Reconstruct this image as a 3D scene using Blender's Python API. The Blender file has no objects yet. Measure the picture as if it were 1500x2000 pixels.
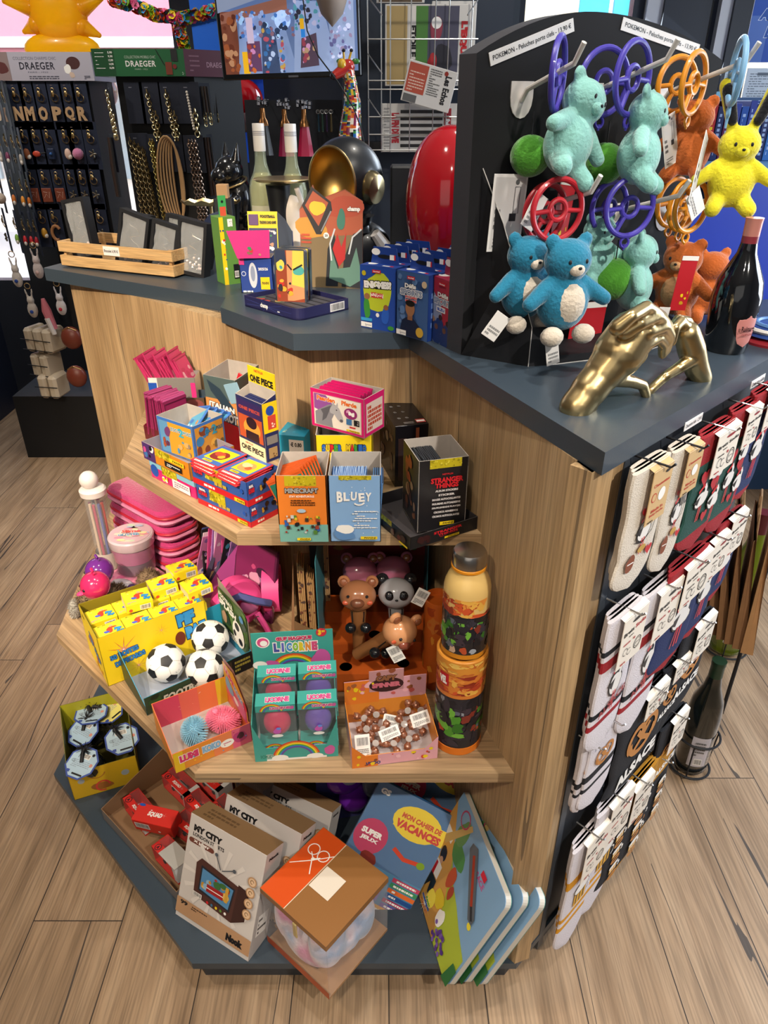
import bpy, math, random
from mathutils import Vector as V, Matrix, noise
from mathutils.geometry import tessellate_polygon
PI=math.pi
SC=bpy.context.scene; COL=SC.collection
# ---------------------------------------------------------------- camera
CH=1.5; FPX=1420.0; PITCH=math.atan(805/1420.0)
cd=bpy.data.cameras.new('camera'); cam=bpy.data.objects.new('camera',cd); COL.objects.link(cam)
cam.location=(0,0,CH); cam.rotation_euler=(PI/2-PITCH,0,0)
cd.sensor_fit='VERTICAL'; cd.sensor_height=36; cd.lens=36*FPX/2000; cd.clip_start=.02; cd.clip_end=200
SC.camera=cam
# ---------------------------------------------------------------- sky outside, exposure
SC.view_settings.view_transform='Standard'; SC.view_settings.look='None'
SC.view_settings.gamma=1; SC.view_settings.use_curve_mapping=False; SC.view_settings.exposure=0.0
w=bpy.data.worlds.new('sky'); SC.world=w; w.use_nodes=True
nt=w.node_tree; bg=nt.nodes['Background']
sky=nt.nodes.new('ShaderNodeTexSky'); sky.sky_type='NISHITA'; sky.sun_elevation=math.radians(48); sky.sun_rotation=math.radians(200); sky.sun_disc=False
sky.air_density=1.0; sky.dust_density=2.0
nt.links.new(sky.outputs[0],bg.inputs[0]); bg.inputs[1].default_value=0.85
# ---------------------------------------------------------------- ceiling lamps (light of the shop); the weak wide third one is added fill
def lamp(name,loc,target,power,color,size=.06,cone=70,blend=.5):
    l=bpy.data.lights.new(name,'SPOT'); l.energy=power; l.color=color; l.shadow_soft_size=size
    l.spot_size=math.radians(cone); l.spot_blend=blend
    o=bpy.data.objects.new(name,l); COL.objects.link(o); o.location=loc
    d=V(target)-V(loc); o.rotation_euler=d.to_track_quat('-Z','Y').to_euler(); return o
WARM=(1,.83,.62); NEUT=(1,.93,.82); COOL=(.78,.88,1)
LAMPS=[((-.95,-.7,2.55),(-.66,1.6,.88),420,WARM,34),((1.05,-.6,2.6),(.56,.95,.75),172,NEUT,45),((.1,-.5,2.6),(-.05,1.0,.5),17,NEUT,95),
       ((-.25,.95,2.6),(-.15,1.5,1.1),42,NEUT,80),((.6,.8,2.6),(.5,1.2,1.2),42,NEUT,80),((-1.7,.6,2.6),(-1.4,1.1,0),84,WARM,80),((-.6,-.6,2.6),(-.5,.35,0),88,WARM,75),
       ((.35,2.0,2.6),(.3,2.3,1.4),32,NEUT,90),((-1.9,2.4,2.6),(-1.3,3.1,1.0),55,NEUT,80),((-.9,2.3,2.6),(-.9,2.9,1.2),30,NEUT,90)]
for i,(a,b,p,cc,cn_) in enumerate(LAMPS): lamp('ceiling_spot_and_fill',a,b,p,cc,.03,cn_,.6)
# added area lights: daylight from the right side and window, fill behind the camera
def area(name,loc,target,sx,sy,power,color):
    l=bpy.data.lights.new(name,'AREA'); l.shape='RECTANGLE'; l.size=sx; l.size_y=sy; l.energy=power; l.color=color
    o=bpy.data.objects.new(name,l); COL.objects.link(o); o.location=loc
    d=V(target)-V(loc); o.rotation_euler=d.to_track_quat('-Z','Y').to_euler(); return o
area('daylight_right_side',(2.9,1.6,1.5),(1.0,1.2,.6),1.6,1.8,90,COOL)
area('fill_behind_camera',(-.6,-2.3,1.7),(0,1.2,.6),2.6,1.7,8,(1,.96,.9))
area('daylight_right_window',(1.3,3.8,1.9),(.7,1.0,.9),1.4,1.2,48,COOL)
# ---------------------------------------------------------------- pixel -> place helpers
_cp,_sp=math.cos(PITCH),math.sin(PITCH)
def ray(px,py):
    a=(px-750)/FPX; b=-(py-1000)/FPX
    return V((a, _cp+b*_sp, -_sp+b*_cp))
C0=V((0,0,CH))
def G(px,py,z):
    d=ray(px,py); t=(z-CH)/d.z; p=C0+d*t; return V((p.x,p.y,z))
def onp(px,py,o,n):
    d=ray(px,py); n=V(n); return C0+d*((V(o)-C0).dot(n)/d.dot(n))
def Y(px,py,y): return onp(px,py,(0,y,0),(0,1,0))
def hz(P,py):
    lo,hi=-1,3
    for _ in range(40):
        m=(lo+hi)/2; q=V((P[0],P[1],m-CH)); zc=q.y*_cp-q.z*_sp; yc=q.y*_sp+q.z*_cp
        s=1000-FPX*yc/zc
        if s>py: lo=m
        else: hi=m
    return m
def depth(P):
    q=V(P)-C0; return q.y*_cp-q.z*_sp
def mpp(P): return depth(P)/FPX
# ---------------------------------------------------------------- materials
def lin(h):
    h=h.lstrip('#'); r=[int(h[i:i+2],16)/255 for i in (0,2,4)]
    return tuple(c/12.92 if c<=.04045 else ((c+.055)/1.055)**2.4 for c in r)+(1,)
_mc={}
def M(hexc,rough=.5,metal=0,alpha=1,bump=0,bs=200,coat=0,sheen=0,trans=0,emit=0,ior=1.45):
    k=(hexc,rough,metal,alpha,bump,bs,coat,sheen,trans,emit)
    if k in _mc: return _mc[k]
    m=bpy.data.materials.new('surface_'+hexc); m.use_nodes=True; t=m.node_tree; b=t.nodes['Principled BSDF']; I=b.inputs
    I['Base Color'].default_value=lin(hexc); I['Roughness'].default_value=rough; I['Metallic'].default_value=metal
    I['IOR'].default_value=ior
    if alpha<1: I['Alpha'].default_value=alpha
    if coat: I['Coat Weight'].default_value=coat; I['Coat Roughness'].default_value=.08
    if sheen: I['Sheen Weight'].default_value=sheen; I['Sheen Roughness'].default_value=.4
    if trans: I['Transmission Weight'].default_value=trans
    if emit: I['Emission Color'].default_value=lin(hexc); I['Emission Strength'].default_value=emit
    if bump:
        tc=t.nodes.new('ShaderNodeTexCoord'); n=t.nodes.new('ShaderNodeTexNoise'); n.inputs['Scale'].default_value=bs; n.inputs['Detail'].default_value=3
        bp=t.nodes.new('ShaderNodeBump'); bp.inputs['Strength'].default_value=bump; bp.inputs['Distance'].default_value=.002
        t.links.new(tc.outputs['Object'],n.inputs['Vector']); t.links.new(n.outputs[0],bp.inputs['Height']); t.links.new(bp.outputs[0],I['Normal'])
        mx=t.nodes.new('ShaderNodeMix'); mx.data_type='RGBA'; mx.blend_type='MULTIPLY'; mx.inputs[0].default_value=.22
        mx.inputs[6].default_value=lin(hexc); t.links.new(n.outputs[0],mx.inputs[7]); t.links.new(mx.outputs[2],I['Base Color'])
    _mc[k]=m; return m
def K(h): return M(h,.42)                 # printed card
def KM(h): return M(h,.6)                 # matt
def KG(h): return M(h,.18,coat=.6)        # glossy plastic
def PL(h): return M(h,.95,bump=.9,bs=260,sheen=.5)   # plush
def FB(h): return M(h,.9,bump=.6,bs=500)   # fabric
GOLD=M('cdb584',.3,1); GOLDM=M('b9985a',.33,1,bump=.15,bs=25); STEEL=M('b8b8b8',.3,1); BLACK=M('0d0e12',.35); BLKM=M('15161b',.6)
NAVY=M('161c2c',.5); CARD=M('b9b0a8',.85,bump=.1,bs=60); KRAFT=M('a98560',.85,bump=.2,bs=90); WHITE=K('e8e5e2')
GLASS=M('ffffff',.02,trans=1,alpha=1); CLEAR=M('dfe6ea',.05,alpha=.06,coat=1); CLEAR2=M('e6eef2',.08,alpha=.14,coat=1)
def wood(name,base,dark,light,axis,scale=1.0,crack=.5,planks=None,rough=.5,warm=None):
    m=bpy.data.materials.new(name); m.use_nodes=True; t=m.node_tree; L=t.links; N=t.nodes.new; b=t.nodes['Principled BSDF']
    tc=N('ShaderNodeTexCoord'); src=tc.outputs['Object']
    def math_(op,a,bv=None,cv=None):
        n=N('ShaderNodeMath'); n.operation=op
        for i,x in enumerate((a,bv,cv)):
            if x is None: continue
            if isinstance(x,(int,float)): n.inputs[i].default_value=x
            else: L.new(x,n.inputs[i])
        return n.outputs[0]
    sx=N('ShaderNodeSeparateXYZ'); L.new(src,sx.inputs[0]); X,Yy,Z=sx.outputs
    gap=None; cell=None
    if planks:
        w_,off,ln=planks
        u=math_('DIVIDE',X,w_); u=math_('SUBTRACT',u,off); idx=math_('FLOOR',u); fx=math_('FRACT',u)
        wn=N('ShaderNodeTexWhiteNoise'); wn.noise_dimensions='1D'; L.new(idx,wn.inputs['W'])
        v=math_('DIVIDE',Yy,ln); v=math_('ADD',v,wn.outputs['Value']); iv=math_('FLOOR',v); fv=math_('FRACT',v)
        c2=N('ShaderNodeCombineXYZ'); L.new(idx,c2.inputs[0]); L.new(iv,c2.inputs[1]); wn2=N('ShaderNodeTexWhiteNoise'); wn2.noise_dimensions='2D'; L.new(c2.outputs[0],wn2.inputs['Vector']); cell=wn2.outputs['Value']
        e=math_('MINIMUM',fx,math_('SUBTRACT',1,fx)); e=math_('MULTIPLY',e,w_)
        e2=math_('MINIMUM',fv,math_('SUBTRACT',1,fv)); e2=math_('MULTIPLY',e2,ln)
        gap=math_('LESS_THAN',math_('MINIMUM',e,e2),.0011)
    mp=N('ShaderNodeMapping'); L.new(src,mp.inputs[0])
    s=[26*scale]*3; s[axis]=2.2*scale; mp.inputs['Scale'].default_value=s
    vec=mp.outputs[0]
    if cell is not None:
        cx=N('ShaderNodeCombineXYZ'); L.new(math_('MULTIPLY',cell,37.0),cx.inputs[0]); L.new(math_('MULTIPLY',cell,91.0),cx.inputs[1])
        va=N('ShaderNodeVectorMath'); L.new(vec,va.inputs[0]); L.new(cx.outputs[0],va.inputs[1]); vec=va.outputs[0]
    n1=N('ShaderNodeTexNoise'); n1.inputs['Scale'].default_value=1; n1.inputs['Detail'].default_value=6; n1.inputs['Distortion'].default_value=.6; L.new(vec,n1.inputs['Vector'])
    mp2=N('ShaderNodeMapping'); L.new(vec,mp2.inputs[0]); mp2.inputs['Scale'].default_value=(9,9,9) if axis!=1 else (9,4,9)
    s2=[9,9,9]; s2[axis]=3; mp2.inputs['Scale'].default_value=s2
    n2=N('ShaderNodeTexNoise'); n2.inputs['Scale'].default_value=1; n2.inputs['Detail'].default_value=3; L.new(mp2.outputs[0],n2.inputs['Vector'])
    mp3=N('ShaderNodeMapping'); s3=[.33,.33,.33]; s3[axis]=.5; mp3.inputs['Scale'].default_value=s3; L.new(vec,mp3.inputs[0])
    n3=N('ShaderNodeTexNoise'); n3.inputs['Scale'].default_value=1; n3.inputs['Detail'].default_value=2; n3.inputs['Distortion'].default_value=1.2; L.new(mp3.outputs[0],n3.inputs['Vector'])
    def ramp(fac,stops):
        r=N('ShaderNodeValToRGB'); el=r.color_ramp.elements
        while len(el)<len(stops): el.new(.5)
        for q,(p_,c_) in zip(el,stops): q.position=p_; q.color=lin(c_) if isinstance(c_,str) else (c_,c_,c_,1)
        L.new(fac,r.inputs[0]); return r.outputs[0]
    col=ramp(math_('ADD',math_('MULTIPLY',n1.outputs[0],.55),math_('MULTIPLY',n3.outputs[0],.45)),[(.3,dark),(.5,base),(.72,light)])
    def mul(a,bb,f):
        mx=N('ShaderNodeMix'); mx.data_type='RGBA'; mx.blend_type='MULTIPLY'; mx.inputs[0].default_value=f
        L.new(a,mx.inputs[6]); L.new(bb,mx.inputs[7]); return mx.outputs[2]
    col=mul(col,ramp(n2.outputs[0],[(.35,.55),(.6,1.0)]),.75)
    # cracks: thin dark bands where a low frequency stretched noise crosses one value
    mp4=N('ShaderNodeMapping'); s4=[.15,.15,.15]; s4[axis]=.06 if not planks else .1; mp4.inputs['Scale'].default_value=s4; mp4.inputs['Location'].default_value=(3.1,7.7,1.9); L.new(vec,mp4.inputs[0])
    n4=N('ShaderNodeTexNoise'); n4.inputs['Scale'].default_value=1; n4.inputs['Detail'].default_value=4; n4.inputs['Roughness'].default_value=.45; L.new(mp4.outputs[0],n4.inputs['Vector'])
    dd=math_('ABSOLUTE',math_('SUBTRACT',n4.outputs[0],.44))
    msk=math_('MULTIPLY',math_('LESS_THAN',dd,.0022),math_('GREATER_THAN',n3.outputs[0],.47))
    crk=N('ShaderNodeMix'); crk.data_type='RGBA'; crk.blend_type='MIX'; L.new(math_('MULTIPLY',msk,crack),crk.inputs[0]); L.new(col,crk.inputs[6]); crk.inputs[7].default_value=lin('3a332f'); col=crk.outputs[2]
    if cell is not None:
        col=mul(col,ramp(cell,[(0,.74),(1,1.0)]),.8)
        gp=N('ShaderNodeMix'); gp.data_type='RGBA'; L.new(gap,gp.inputs[0]); L.new(col,gp.inputs[6]); gp.inputs[7].default_value=lin('2c231d'); col=gp.outputs[2]
    L.new(col,b.inputs['Base Color']); b.inputs['Roughness'].default_value=rough
    bp=N('ShaderNodeBump'); bp.inputs['Strength'].default_value=.25; bp.inputs['Distance'].default_value=.001; L.new(n2.outputs[0],bp.inputs['Height']); L.new(bp.outputs[0],b.inputs['Normal'])
    return m
OAKZ=wood('oak_vertical','b99a72','967752','cfb188',2,crack=.6)
OAKX=wood('oak_along_x','b0936f','8c7052','c6aa86',0,crack=.6)
OAKY=wood('oak_along_y','b0936f','8c7052','c6aa86',1,crack=.6)
FLOOR=wood('oak_floor_planks','a98d70','846a50','c0a587',1,planks=(.1863,.05,1.28),crack=.9,rough=.42)
LAM=M('3c4854',.36,bump=.06,bs=900)
PALE=wood('pale_pine','d3ab76','b98d58','e0bd8c',0,scale=2.0,crack=0)
# ---------------------------------------------------------------- text outlines
_tc={}
def glyphs(s,bold=0,shear=0,spc=1):
    k=(s,bold,shear,spc)
    if k in _tc: return _tc[k]
    c=bpy.data.curves.new('t','FONT'); c.body=s; c.size=1; c.resolution_u=2; c.offset=bold; c.shear=shear; c.space_character=spc
    o=bpy.data.objects.new('t',c); me=bpy.data.meshes.new_from_object(o)
    vs=[(v.co.x,v.co.y) for v in me.vertices]; fs=[tuple(p.vertices) for p in me.polygons]
    bpy.data.objects.remove(o); bpy.data.curves.remove(c); bpy.data.meshes.remove(me)
    if not vs: vs=[(0,0),(1,0),(1,1)]; fs=[]
    xs=[v[0] for v in vs]; ys=[v[1] for v in vs]
    r=(vs,fs,min(xs),max(xs),min(ys),max(ys)); _tc[k]=r; return r
# ---------------------------------------------------------------- mesh builder
class MB:
    def __init__(s): s.v=[]; s.f=[]; s.fm=[]; s.m=[]; s.X=Matrix.Identity(4)
    def mi(s,m):
        for i,q in enumerate(s.m):
            if q is m: return i
        s.m.append(m); return len(s.m)-1
    def add(s,vs,fs,m):
        b=len(s.v); X=s.X; s.v+= [X@V(v) for v in vs]; k=s.mi(m)
        for f in fs: s.f.append([b+i for i in f]); s.fm.append(k)
        return s
    def box(s,x0,y0,z0,x1,y1,z1,m,R=None,c=None):
        vs=[V((x,y,z)) for z in (z0,z1) for x,y in ((x0,y0),(x1,y0),(x1,y1),(x0,y1))]
        if R is not None:
            cc=V(c) if c else V(((x0+x1)/2,(y0+y1)/2,(z0+z1)/2)); vs=[cc+R@(v-cc) for v in vs]
        s.add(vs,[(3,2,1,0),(4,5,6,7),(0,1,5,4),(1,2,6,5),(2,3,7,6),(3,0,4,7)],m); return s
    def bb(s,x0,y0,z0,x1,y1,z1,m,b=.002):   # box with chamfered edges
        o=[]
        for z,i in ((z0,b),(z0+b,0),(z1-b,0),(z1,b)):
            for x,y in ((x0+i,y0+i+b*(i==0)),(x0+i+b*(i==0),y0+i),(x1-i-b*(i==0),y0+i),(x1-i,y0+i+b*(i==0)),(x1-i,y1-i-b*(i==0)),(x1-i-b*(i==0),y1-i),(x0+i+b*(i==0),y1-i),(x0+i,y1-i-b*(i==0))): o.append((x,y,z))
        fs=[tuple(range(7,-1,-1)),tuple(range(24,32))]
        for r in range(3):
            for i in range(8): j=(i+1)%8; fs.append((r*8+i,r*8+j,r*8+8+j,r*8+8+i))
        return s.add(o,fs,m)
    def prism(s,poly,z0,z1,m,ms=None):
        n=len(poly); vs=[(x,y,z0) for x,y in poly]+[(x,y,z1) for x,y in poly]
        a=sum(poly[i][0]*poly[(i+1)%n][1]-poly[(i+1)%n][0]*poly[i][1] for i in range(n))
        up=list(range(n,2*n)); dn=list(range(n-1,-1,-1)); sd=[(i,(i+1)%n,n+(i+1)%n,n+i) for i in range(n)]
        if a<0: up.reverse(); dn.reverse(); sd=[tuple(reversed(f)) for f in sd]
        s.add(vs,[up,dn],m); b=len(s.v)-2*n; k=s.mi(ms or m)
        for f in sd: s.f.append([b+i for i in f]); s.fm.append(k)
        return s
    def lathe(s,pr,m,n=28,c=(0,0,0),ax=None,caps=True,sx=1,sy=1):
        R=(V(ax).normalized().to_track_quat('Z','Y').to_matrix() if ax is not None else Matrix.Identity(3)); c=V(c)
        vs=[]; fs=[]
        for r,z in pr:
            for i in range(n): a=2*PI*i/n; vs.append(c+R@V((r*sx*math.cos(a),r*sy*math.sin(a),z)))
        for j in range(len(pr)-1):
            for i in range(n): k=(i+1)%n; fs.append((j*n+i,j*n+k,j*n+n+k,j*n+n+i))
        if caps:
            if pr[0][0]>1e-6: fs.append(tuple(range(n-1,-1,-1)))
            if pr[-1][0]>1e-6: fs.append(tuple(range((len(pr)-1)*n,len(pr)*n)))
        return s.add(vs,fs,m)
    def cyl(s,p0,p1,r0,m,r1=None,n=14):
        p0,p1=V(p0),V(p1); L=(p1-p0).length
        return s.lathe([(r0,0),(r0 if r1 is None else r1,L)],m,n,p0,p1-p0)
    def ell(s,c,r,m,n=20,R=None,k=None):
        if isinstance(r,(int,float)): r=(r,r,r)
        h=k or n//2; vs=[(0,0,-1)]; fs=[]
        for j in range(1,h):
            t=-PI/2+PI*j/h
            for i in range(n): a=2*PI*i/n; vs.append((math.cos(t)*math.cos(a),math.cos(t)*math.sin(a),math.sin(t)))
        vs.append((0,0,1)); T=len(vs)-1
        for i in range(n):
            k2=(i+1)%n; fs.append((0,1+k2,1+i)); fs.append((T,T-n+i,T-n+k2))
            for j in range(h-2): a=1+j*n; fs.append((a+i,a+k2,a+n+k2,a+n+i))
        R=R or Matrix.Identity(3); c=V(c)
        return s.add([c+R@V((x*r[0],y*r[1],z*r[2])) for x,y,z in vs],fs,m)
    def cap(s,p0,p1,r0,r1,m,n=14):
        s.ell(p0,r0,m,n); s.ell(p1,r1,m,n); p0,p1=V(p0),V(p1); L=(p1-p0).length
        if L>1e-6: s.lathe([(r0,0),(r1,L)],m,n,p0,p1-p0)
        return s
    def tube(s,pts,r,m,n=8,closed=False,caps=True):
        P=[V(p) for p in pts]; N=len(P); vs=[]; fs=[]; up=None
        rr=r if isinstance(r,(list,tuple)) else [r]*N
        for i in range(N):
            a=P[(i-1)%N] if (closed or i>0) else P[i]; b=P[(i+1)%N] if (closed or i<N-1) else P[i]
            t=(b-a); t=t.normalized() if t.length>1e-9 else V((0,0,1))
            if up is None: up=t.orthogonal().normalized()
            up=(up-t*up.dot(t)); up=up.normalized() if up.length>1e-6 else t.orthogonal().normalized(); sd=t.cross(up)
            for k in range(n): q=2*PI*k/n; vs.append(P[i]+(up*math.cos(q)+sd*math.sin(q))*rr[i])
        for i in range(N if closed else N-1):
            a=i*n; b=((i+1)%N)*n
            for k in range(n): j=(k+1)%n; fs.append((a+k,a+j,b+j,b+k))
        if not closed and caps: fs.append(tuple(range(n-1,-1,-1))); fs.append(tuple(range((N-1)*n,N*n)))
        return s.add(vs,fs,m)
    def ring(s,c,R,r,m,nrm=(0,0,1),n=26,k=8,sx=1,sy=1):
        Q=V(nrm).normalized().to_track_quat('Z','Y').to_matrix(); c=V(c)
        return s.tube([c+Q@V((R*sx*math.cos(2*PI*i/n),R*sy*math.sin(2*PI*i/n),0)) for i in range(n)],r,m,k,True)
    def build(s,name,parent=None,smooth=True,ang=34,mods=None):
        me=bpy.data.meshes.new(name); me.from_pydata([tuple(v) for v in s.v],[],s.f)
        for m in s.m: me.materials.append(m)
        me.polygons.foreach_set('material_index',s.fm); me.update()
        if smooth:
            me.polygons.foreach_set('use_smooth',[True]*len(me.polygons))
            try: me.set_sharp_from_angle(angle=math.radians(ang))
            except Exception: pass
        o=bpy.data.objects.new(name,me); COL.objects.link(o)
        if parent is not None: o.parent=parent
        return o
def soft(o,vox=.003,it=6):
    m=o.modifiers.new('r','REMESH'); m.mode='VOXEL'; m.voxel_size=vox; m.use_smooth_shade=True
    if it: k=o.modifiers.new('s','SMOOTH'); k.iterations=it; k.factor=.5
    return o
# ---------------------------------------------------------------- face canvas for print
LY=.00007
class Fc:
    def __init__(s,mb,o,u,v):
        s.mb=mb; s.o=V(o); s.u=V(u); s.v=V(v); s.n=s.u.cross(s.v).normalized(); s.k=3; s.W=s.u.length; s.H=s.v.length
    def P(s,x,y,k=None): return s.o+s.u*x+s.v*y+s.n*(LY*(k or s.k))
    def p(s,pts,m):
        s.k+=1; s.mb.add([s.P(x,y) for x,y in pts],[tuple(range(len(pts)))],m); return s
    def r(s,x0,y0,x1,y1,m): return s.p([(x0,y0),(x1,y0),(x1,y1),(x0,y1)],m)
    def fill(s,m): return s.r(0,0,1,1,m)
    def e(s,cx,cy,rx,ry,m,n=20): return s.p([(cx+rx*math.cos(2*PI*i/n),cy+ry*math.sin(2*PI*i/n)) for i in range(n)],m)
    def c(s,cx,cy,r,m,n=20): return s.e(cx,cy,r,r*s.W/s.H,m,n)   # r as fraction of width
    def t(s,tx,cx,cy,w,h,m,bold=0,shear=0,ang=0,out=None,ob=.06,spc=1):
        if out is not None: s._t(tx,cx,cy,w,h,out,bold+ob,shear,ang,spc,glyphs(tx,bold,shear,spc))
        return s._t(tx,cx,cy,w,h,m,bold,shear,ang,spc,None)
    def _t(s,tx,cx,cy,w,h,m,bold,shear,ang,spc,ref):
        vs,fs,x0,x1,y0,y1=glyphs(tx,bold,shear,spc)
        if ref: _,_,x0,x1,y0,y1=ref
        s.k+=1; ca,sa=math.cos(ang),math.sin(ang); W,H=s.W,s.H; out=[]
        (ww,hh)=(w*H,h*W) if abs(abs(ang)-PI/2)<.01 else (w*W,h*H); sx=ww/max(x1-x0,1e-6); sy=hh/max(y1-y0,1e-6)
        for x,y in vs:
            a=(x-(x0+x1)/2)*sx; b=(y-(y0+y1)/2)*sy
            out.append(s.P(cx+(a*ca-b*sa)/W,cy+(a*sa+b*ca)/H))
        s.mb.add(out,fs,m); return s
    def lines(s,x0,y0,x1,y1,n,m,seed=1,fill=.55):   # rows of small print
        R=random.Random(seed); s.k+=1; vs=[]; fs=[]; dy=(y1-y0)/n
        for i in range(n):
            x=x0+R.random()*.06*(x1-x0); yb=y0+dy*i
            while x<x1:
                w=(x1-x0)*R.uniform(.05,.16); xe=min(x+w,x1)
                b=len(vs); vs+=[s.P(x,yb),s.P(xe,yb),s.P(xe,yb+dy*fill),s.P(x,yb+dy*fill)]; fs.append((b,b+1,b+2,b+3)); x=xe+(x1-x0)*.025
                if R.random()<.06: break
        s.mb.add(vs,fs,m); return s
    def bars(s,x0,y0,x1,y1,m=None,n=22,seed=3):
        s.r(x0,y0,x1,y1,WHITE); R=random.Random(seed); s.k+=1; vs=[]; fs=[]; x=x0+(x1-x0)*.06
        while x<x1-(x1-x0)*.06:
            w=(x1-x0)*R.uniform(.008,.028); b=len(vs); a=y0+(y1-y0)*.12; c=y1-(y1-y0)*.12
            vs+=[s.P(x,a),s.P(x+w,a),s.P(x+w,c),s.P(x,c)]; fs.append((b,b+1,b+2,b+3)); x+=w+(x1-x0)*R.uniform(.01,.03)
        s.mb.add(vs,fs,m or BLKM); return s
    def blob(s,cx,cy,rx,ry,m,seed=0,n=16,j=.3):
        R=random.Random(seed); q=[1+R.uniform(-j,j) for _ in range(n)]
        q=[(q[i-1]+q[i]*2+q[(i+1)%n])/4 for i in range(n)]
        return s.p([(cx+rx*q[i]*math.cos(2*PI*i/n),cy+ry*q[i]*math.sin(2*PI*i/n)) for i in range(n)],m)
    def blobs(s,x0,y0,x1,y1,n,ms,r=.08,seed=0):
        R=random.Random(seed); asp=s.W/s.H
        for i in range(n):
            rr=r*R.uniform(.4,1.1); cx=R.uniform(x0,x1); cy=R.uniform(y0,y1)
            rx=min(rr,cx-x0+.001,x1-cx+.001) if False else rr
            a=max(x0,cx-rx); b=min(x1,cx+rx); c=max(y0,cy-rr*asp); d=min(y1,cy+rr*asp)
            s.blob((a+b)/2,(c+d)/2,(b-a)/2*.86,(d-c)/2*.86,ms[i%len(ms)],seed*91+i)
        return s
    def star(s,cx,cy,r,m,n=9,inn=.45,seed=0):
        R=random.Random(seed); a=s.W/s.H; q=[]
        for i in range(2*n):
            rr=r*(R.uniform(.75,1.1) if i%2==0 else inn); q.append((cx+rr*math.cos(PI*i/n),cy+rr*a*math.sin(PI*i/n)))
        s.k+=1; s.mb.add([s.P(cx,cy)]+[s.P(*p) for p in q],[(0,1+i,1+(i+1)%(2*n)) for i in range(2*n)],m); return s
    def heart(s,cx,cy,r,m,ang=0):
        a=s.W/s.H; q=[]
        for i in range(18):
            t=2*PI*i/18; x=16*math.sin(t)**3/16; y=(13*math.cos(t)-5*math.cos(2*t)-2*math.cos(3*t)-math.cos(4*t))/16
            q.append((cx+r*(x*math.cos(ang)-y*math.sin(ang)),cy+r*a*(x*math.sin(ang)+y*math.cos(ang))))
        return s.p(q,m)
    def ln(s,pts,w,m):      # polyline stroke, w as fraction of width
        s.k+=1; q=[s.P(x,y) for x,y in pts]; ww=w*s.W/2; vs=[]; fs=[]
        for i,p in enumerate(q):
            a=q[max(i-1,0)]; b=q[min(i+1,len(q)-1)]; d=(b-a)
            d=d.normalized() if d.length>1e-9 else s.u.normalized(); nn=s.n.cross(d)*ww; vs+=[p+nn,p-nn]
        for i in range(len(q)-1): fs.append((2*i,2*i+1,2*i+3,2*i+2))
        s.mb.add(vs,fs,m); return s
    def arc(s,cx,cy,r,a0,a1,w,m,n=14,ry=None):
        a=(s.W/s.H) if ry is None else ry/r
        return s.ln([(cx+r*math.cos(a0+(a1-a0)*i/n),cy+r*a*math.sin(a0+(a1-a0)*i/n)) for i in range(n+1)],w,m)
def faces(mb,x0,y0,z0,x1,y1,z1):
    X,Yd,Z=x1-x0,y1-y0,z1-z0
    return dict(F=Fc(mb,(x0,y0,z0),(X,0,0),(0,0,Z)),R=Fc(mb,(x1,y0,z0),(0,Yd,0),(0,0,Z)),L=Fc(mb,(x0,y1,z0),(0,-Yd,0),(0,0,Z)),
        T=Fc(mb,(x0,y0,z1),(X,0,0),(0,Yd,0)),B=Fc(mb,(x1,y1,z0),(-X,0,0),(0,0,Z)))
def carton(mb,w,d,h,m,x=0,y=0,z=0,b=.0008):
    mb.bb(x,y,z,x+w,y+d,z+h,m,b); return faces(mb,x,y,z,x+w,y+d,z+h)
def tray(mb,w,d,hf,hb,mi,mo,hl=None,hr=None,t=.0012,x=0,y=0,z=0,floor=None):
    """open carton; front/back/left/right heights; inner and outer material. Returns canvases of the outer and inner faces"""
    hl=hl if hl is not None else (hf,hb); hr=hr if hr is not None else (hf,hb)
    if not isinstance(hl,tuple): hl=(hl,hl)
    if not isinstance(hr,tuple): hr=(hr,hr)
    mb.box(x,y,z,x+w,y+d,z+t,floor or mi)
    def wall(p,q,h0,h1):   # outer face on the right of p->q seen from outside (counter clockwise)
        p,q=V((*p,z)),V((*q,z)); n=(q-p).cross(V((0,0,1))).normalized(); up=V((0,0,1))
        a=[p,q,q+up*h1,p+up*h0]; b=[v-n*t for v in a]
        mb.add(a,[(0,1,2,3)],mo); mb.add(b,[(3,2,1,0)],mi); mb.add(a+b,[(3,2,6,7),(1,0,4,5),(0,3,7,4),(2,1,5,6)],mi)
        H=min(h0,h1); u=q-p
        return Fc(mb,p,u,up*H),Fc(mb,q-n*t,-u,up*H)
    F,Fi=wall((x,y),(x+w,y),hf,hf); R,Ri=wall((x+w,y),(x+w,y+d),*hr); B,Bi=wall((x+w,y+d),(x,y+d),hb,hb); L,Li=wall((x,y+d),(x,y),hl[1],hl[0])
    return dict(F=F,R=R,B=B,L=L,Fi=Fi,Ri=Ri,Bi=Bi,Li=Li)
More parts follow.
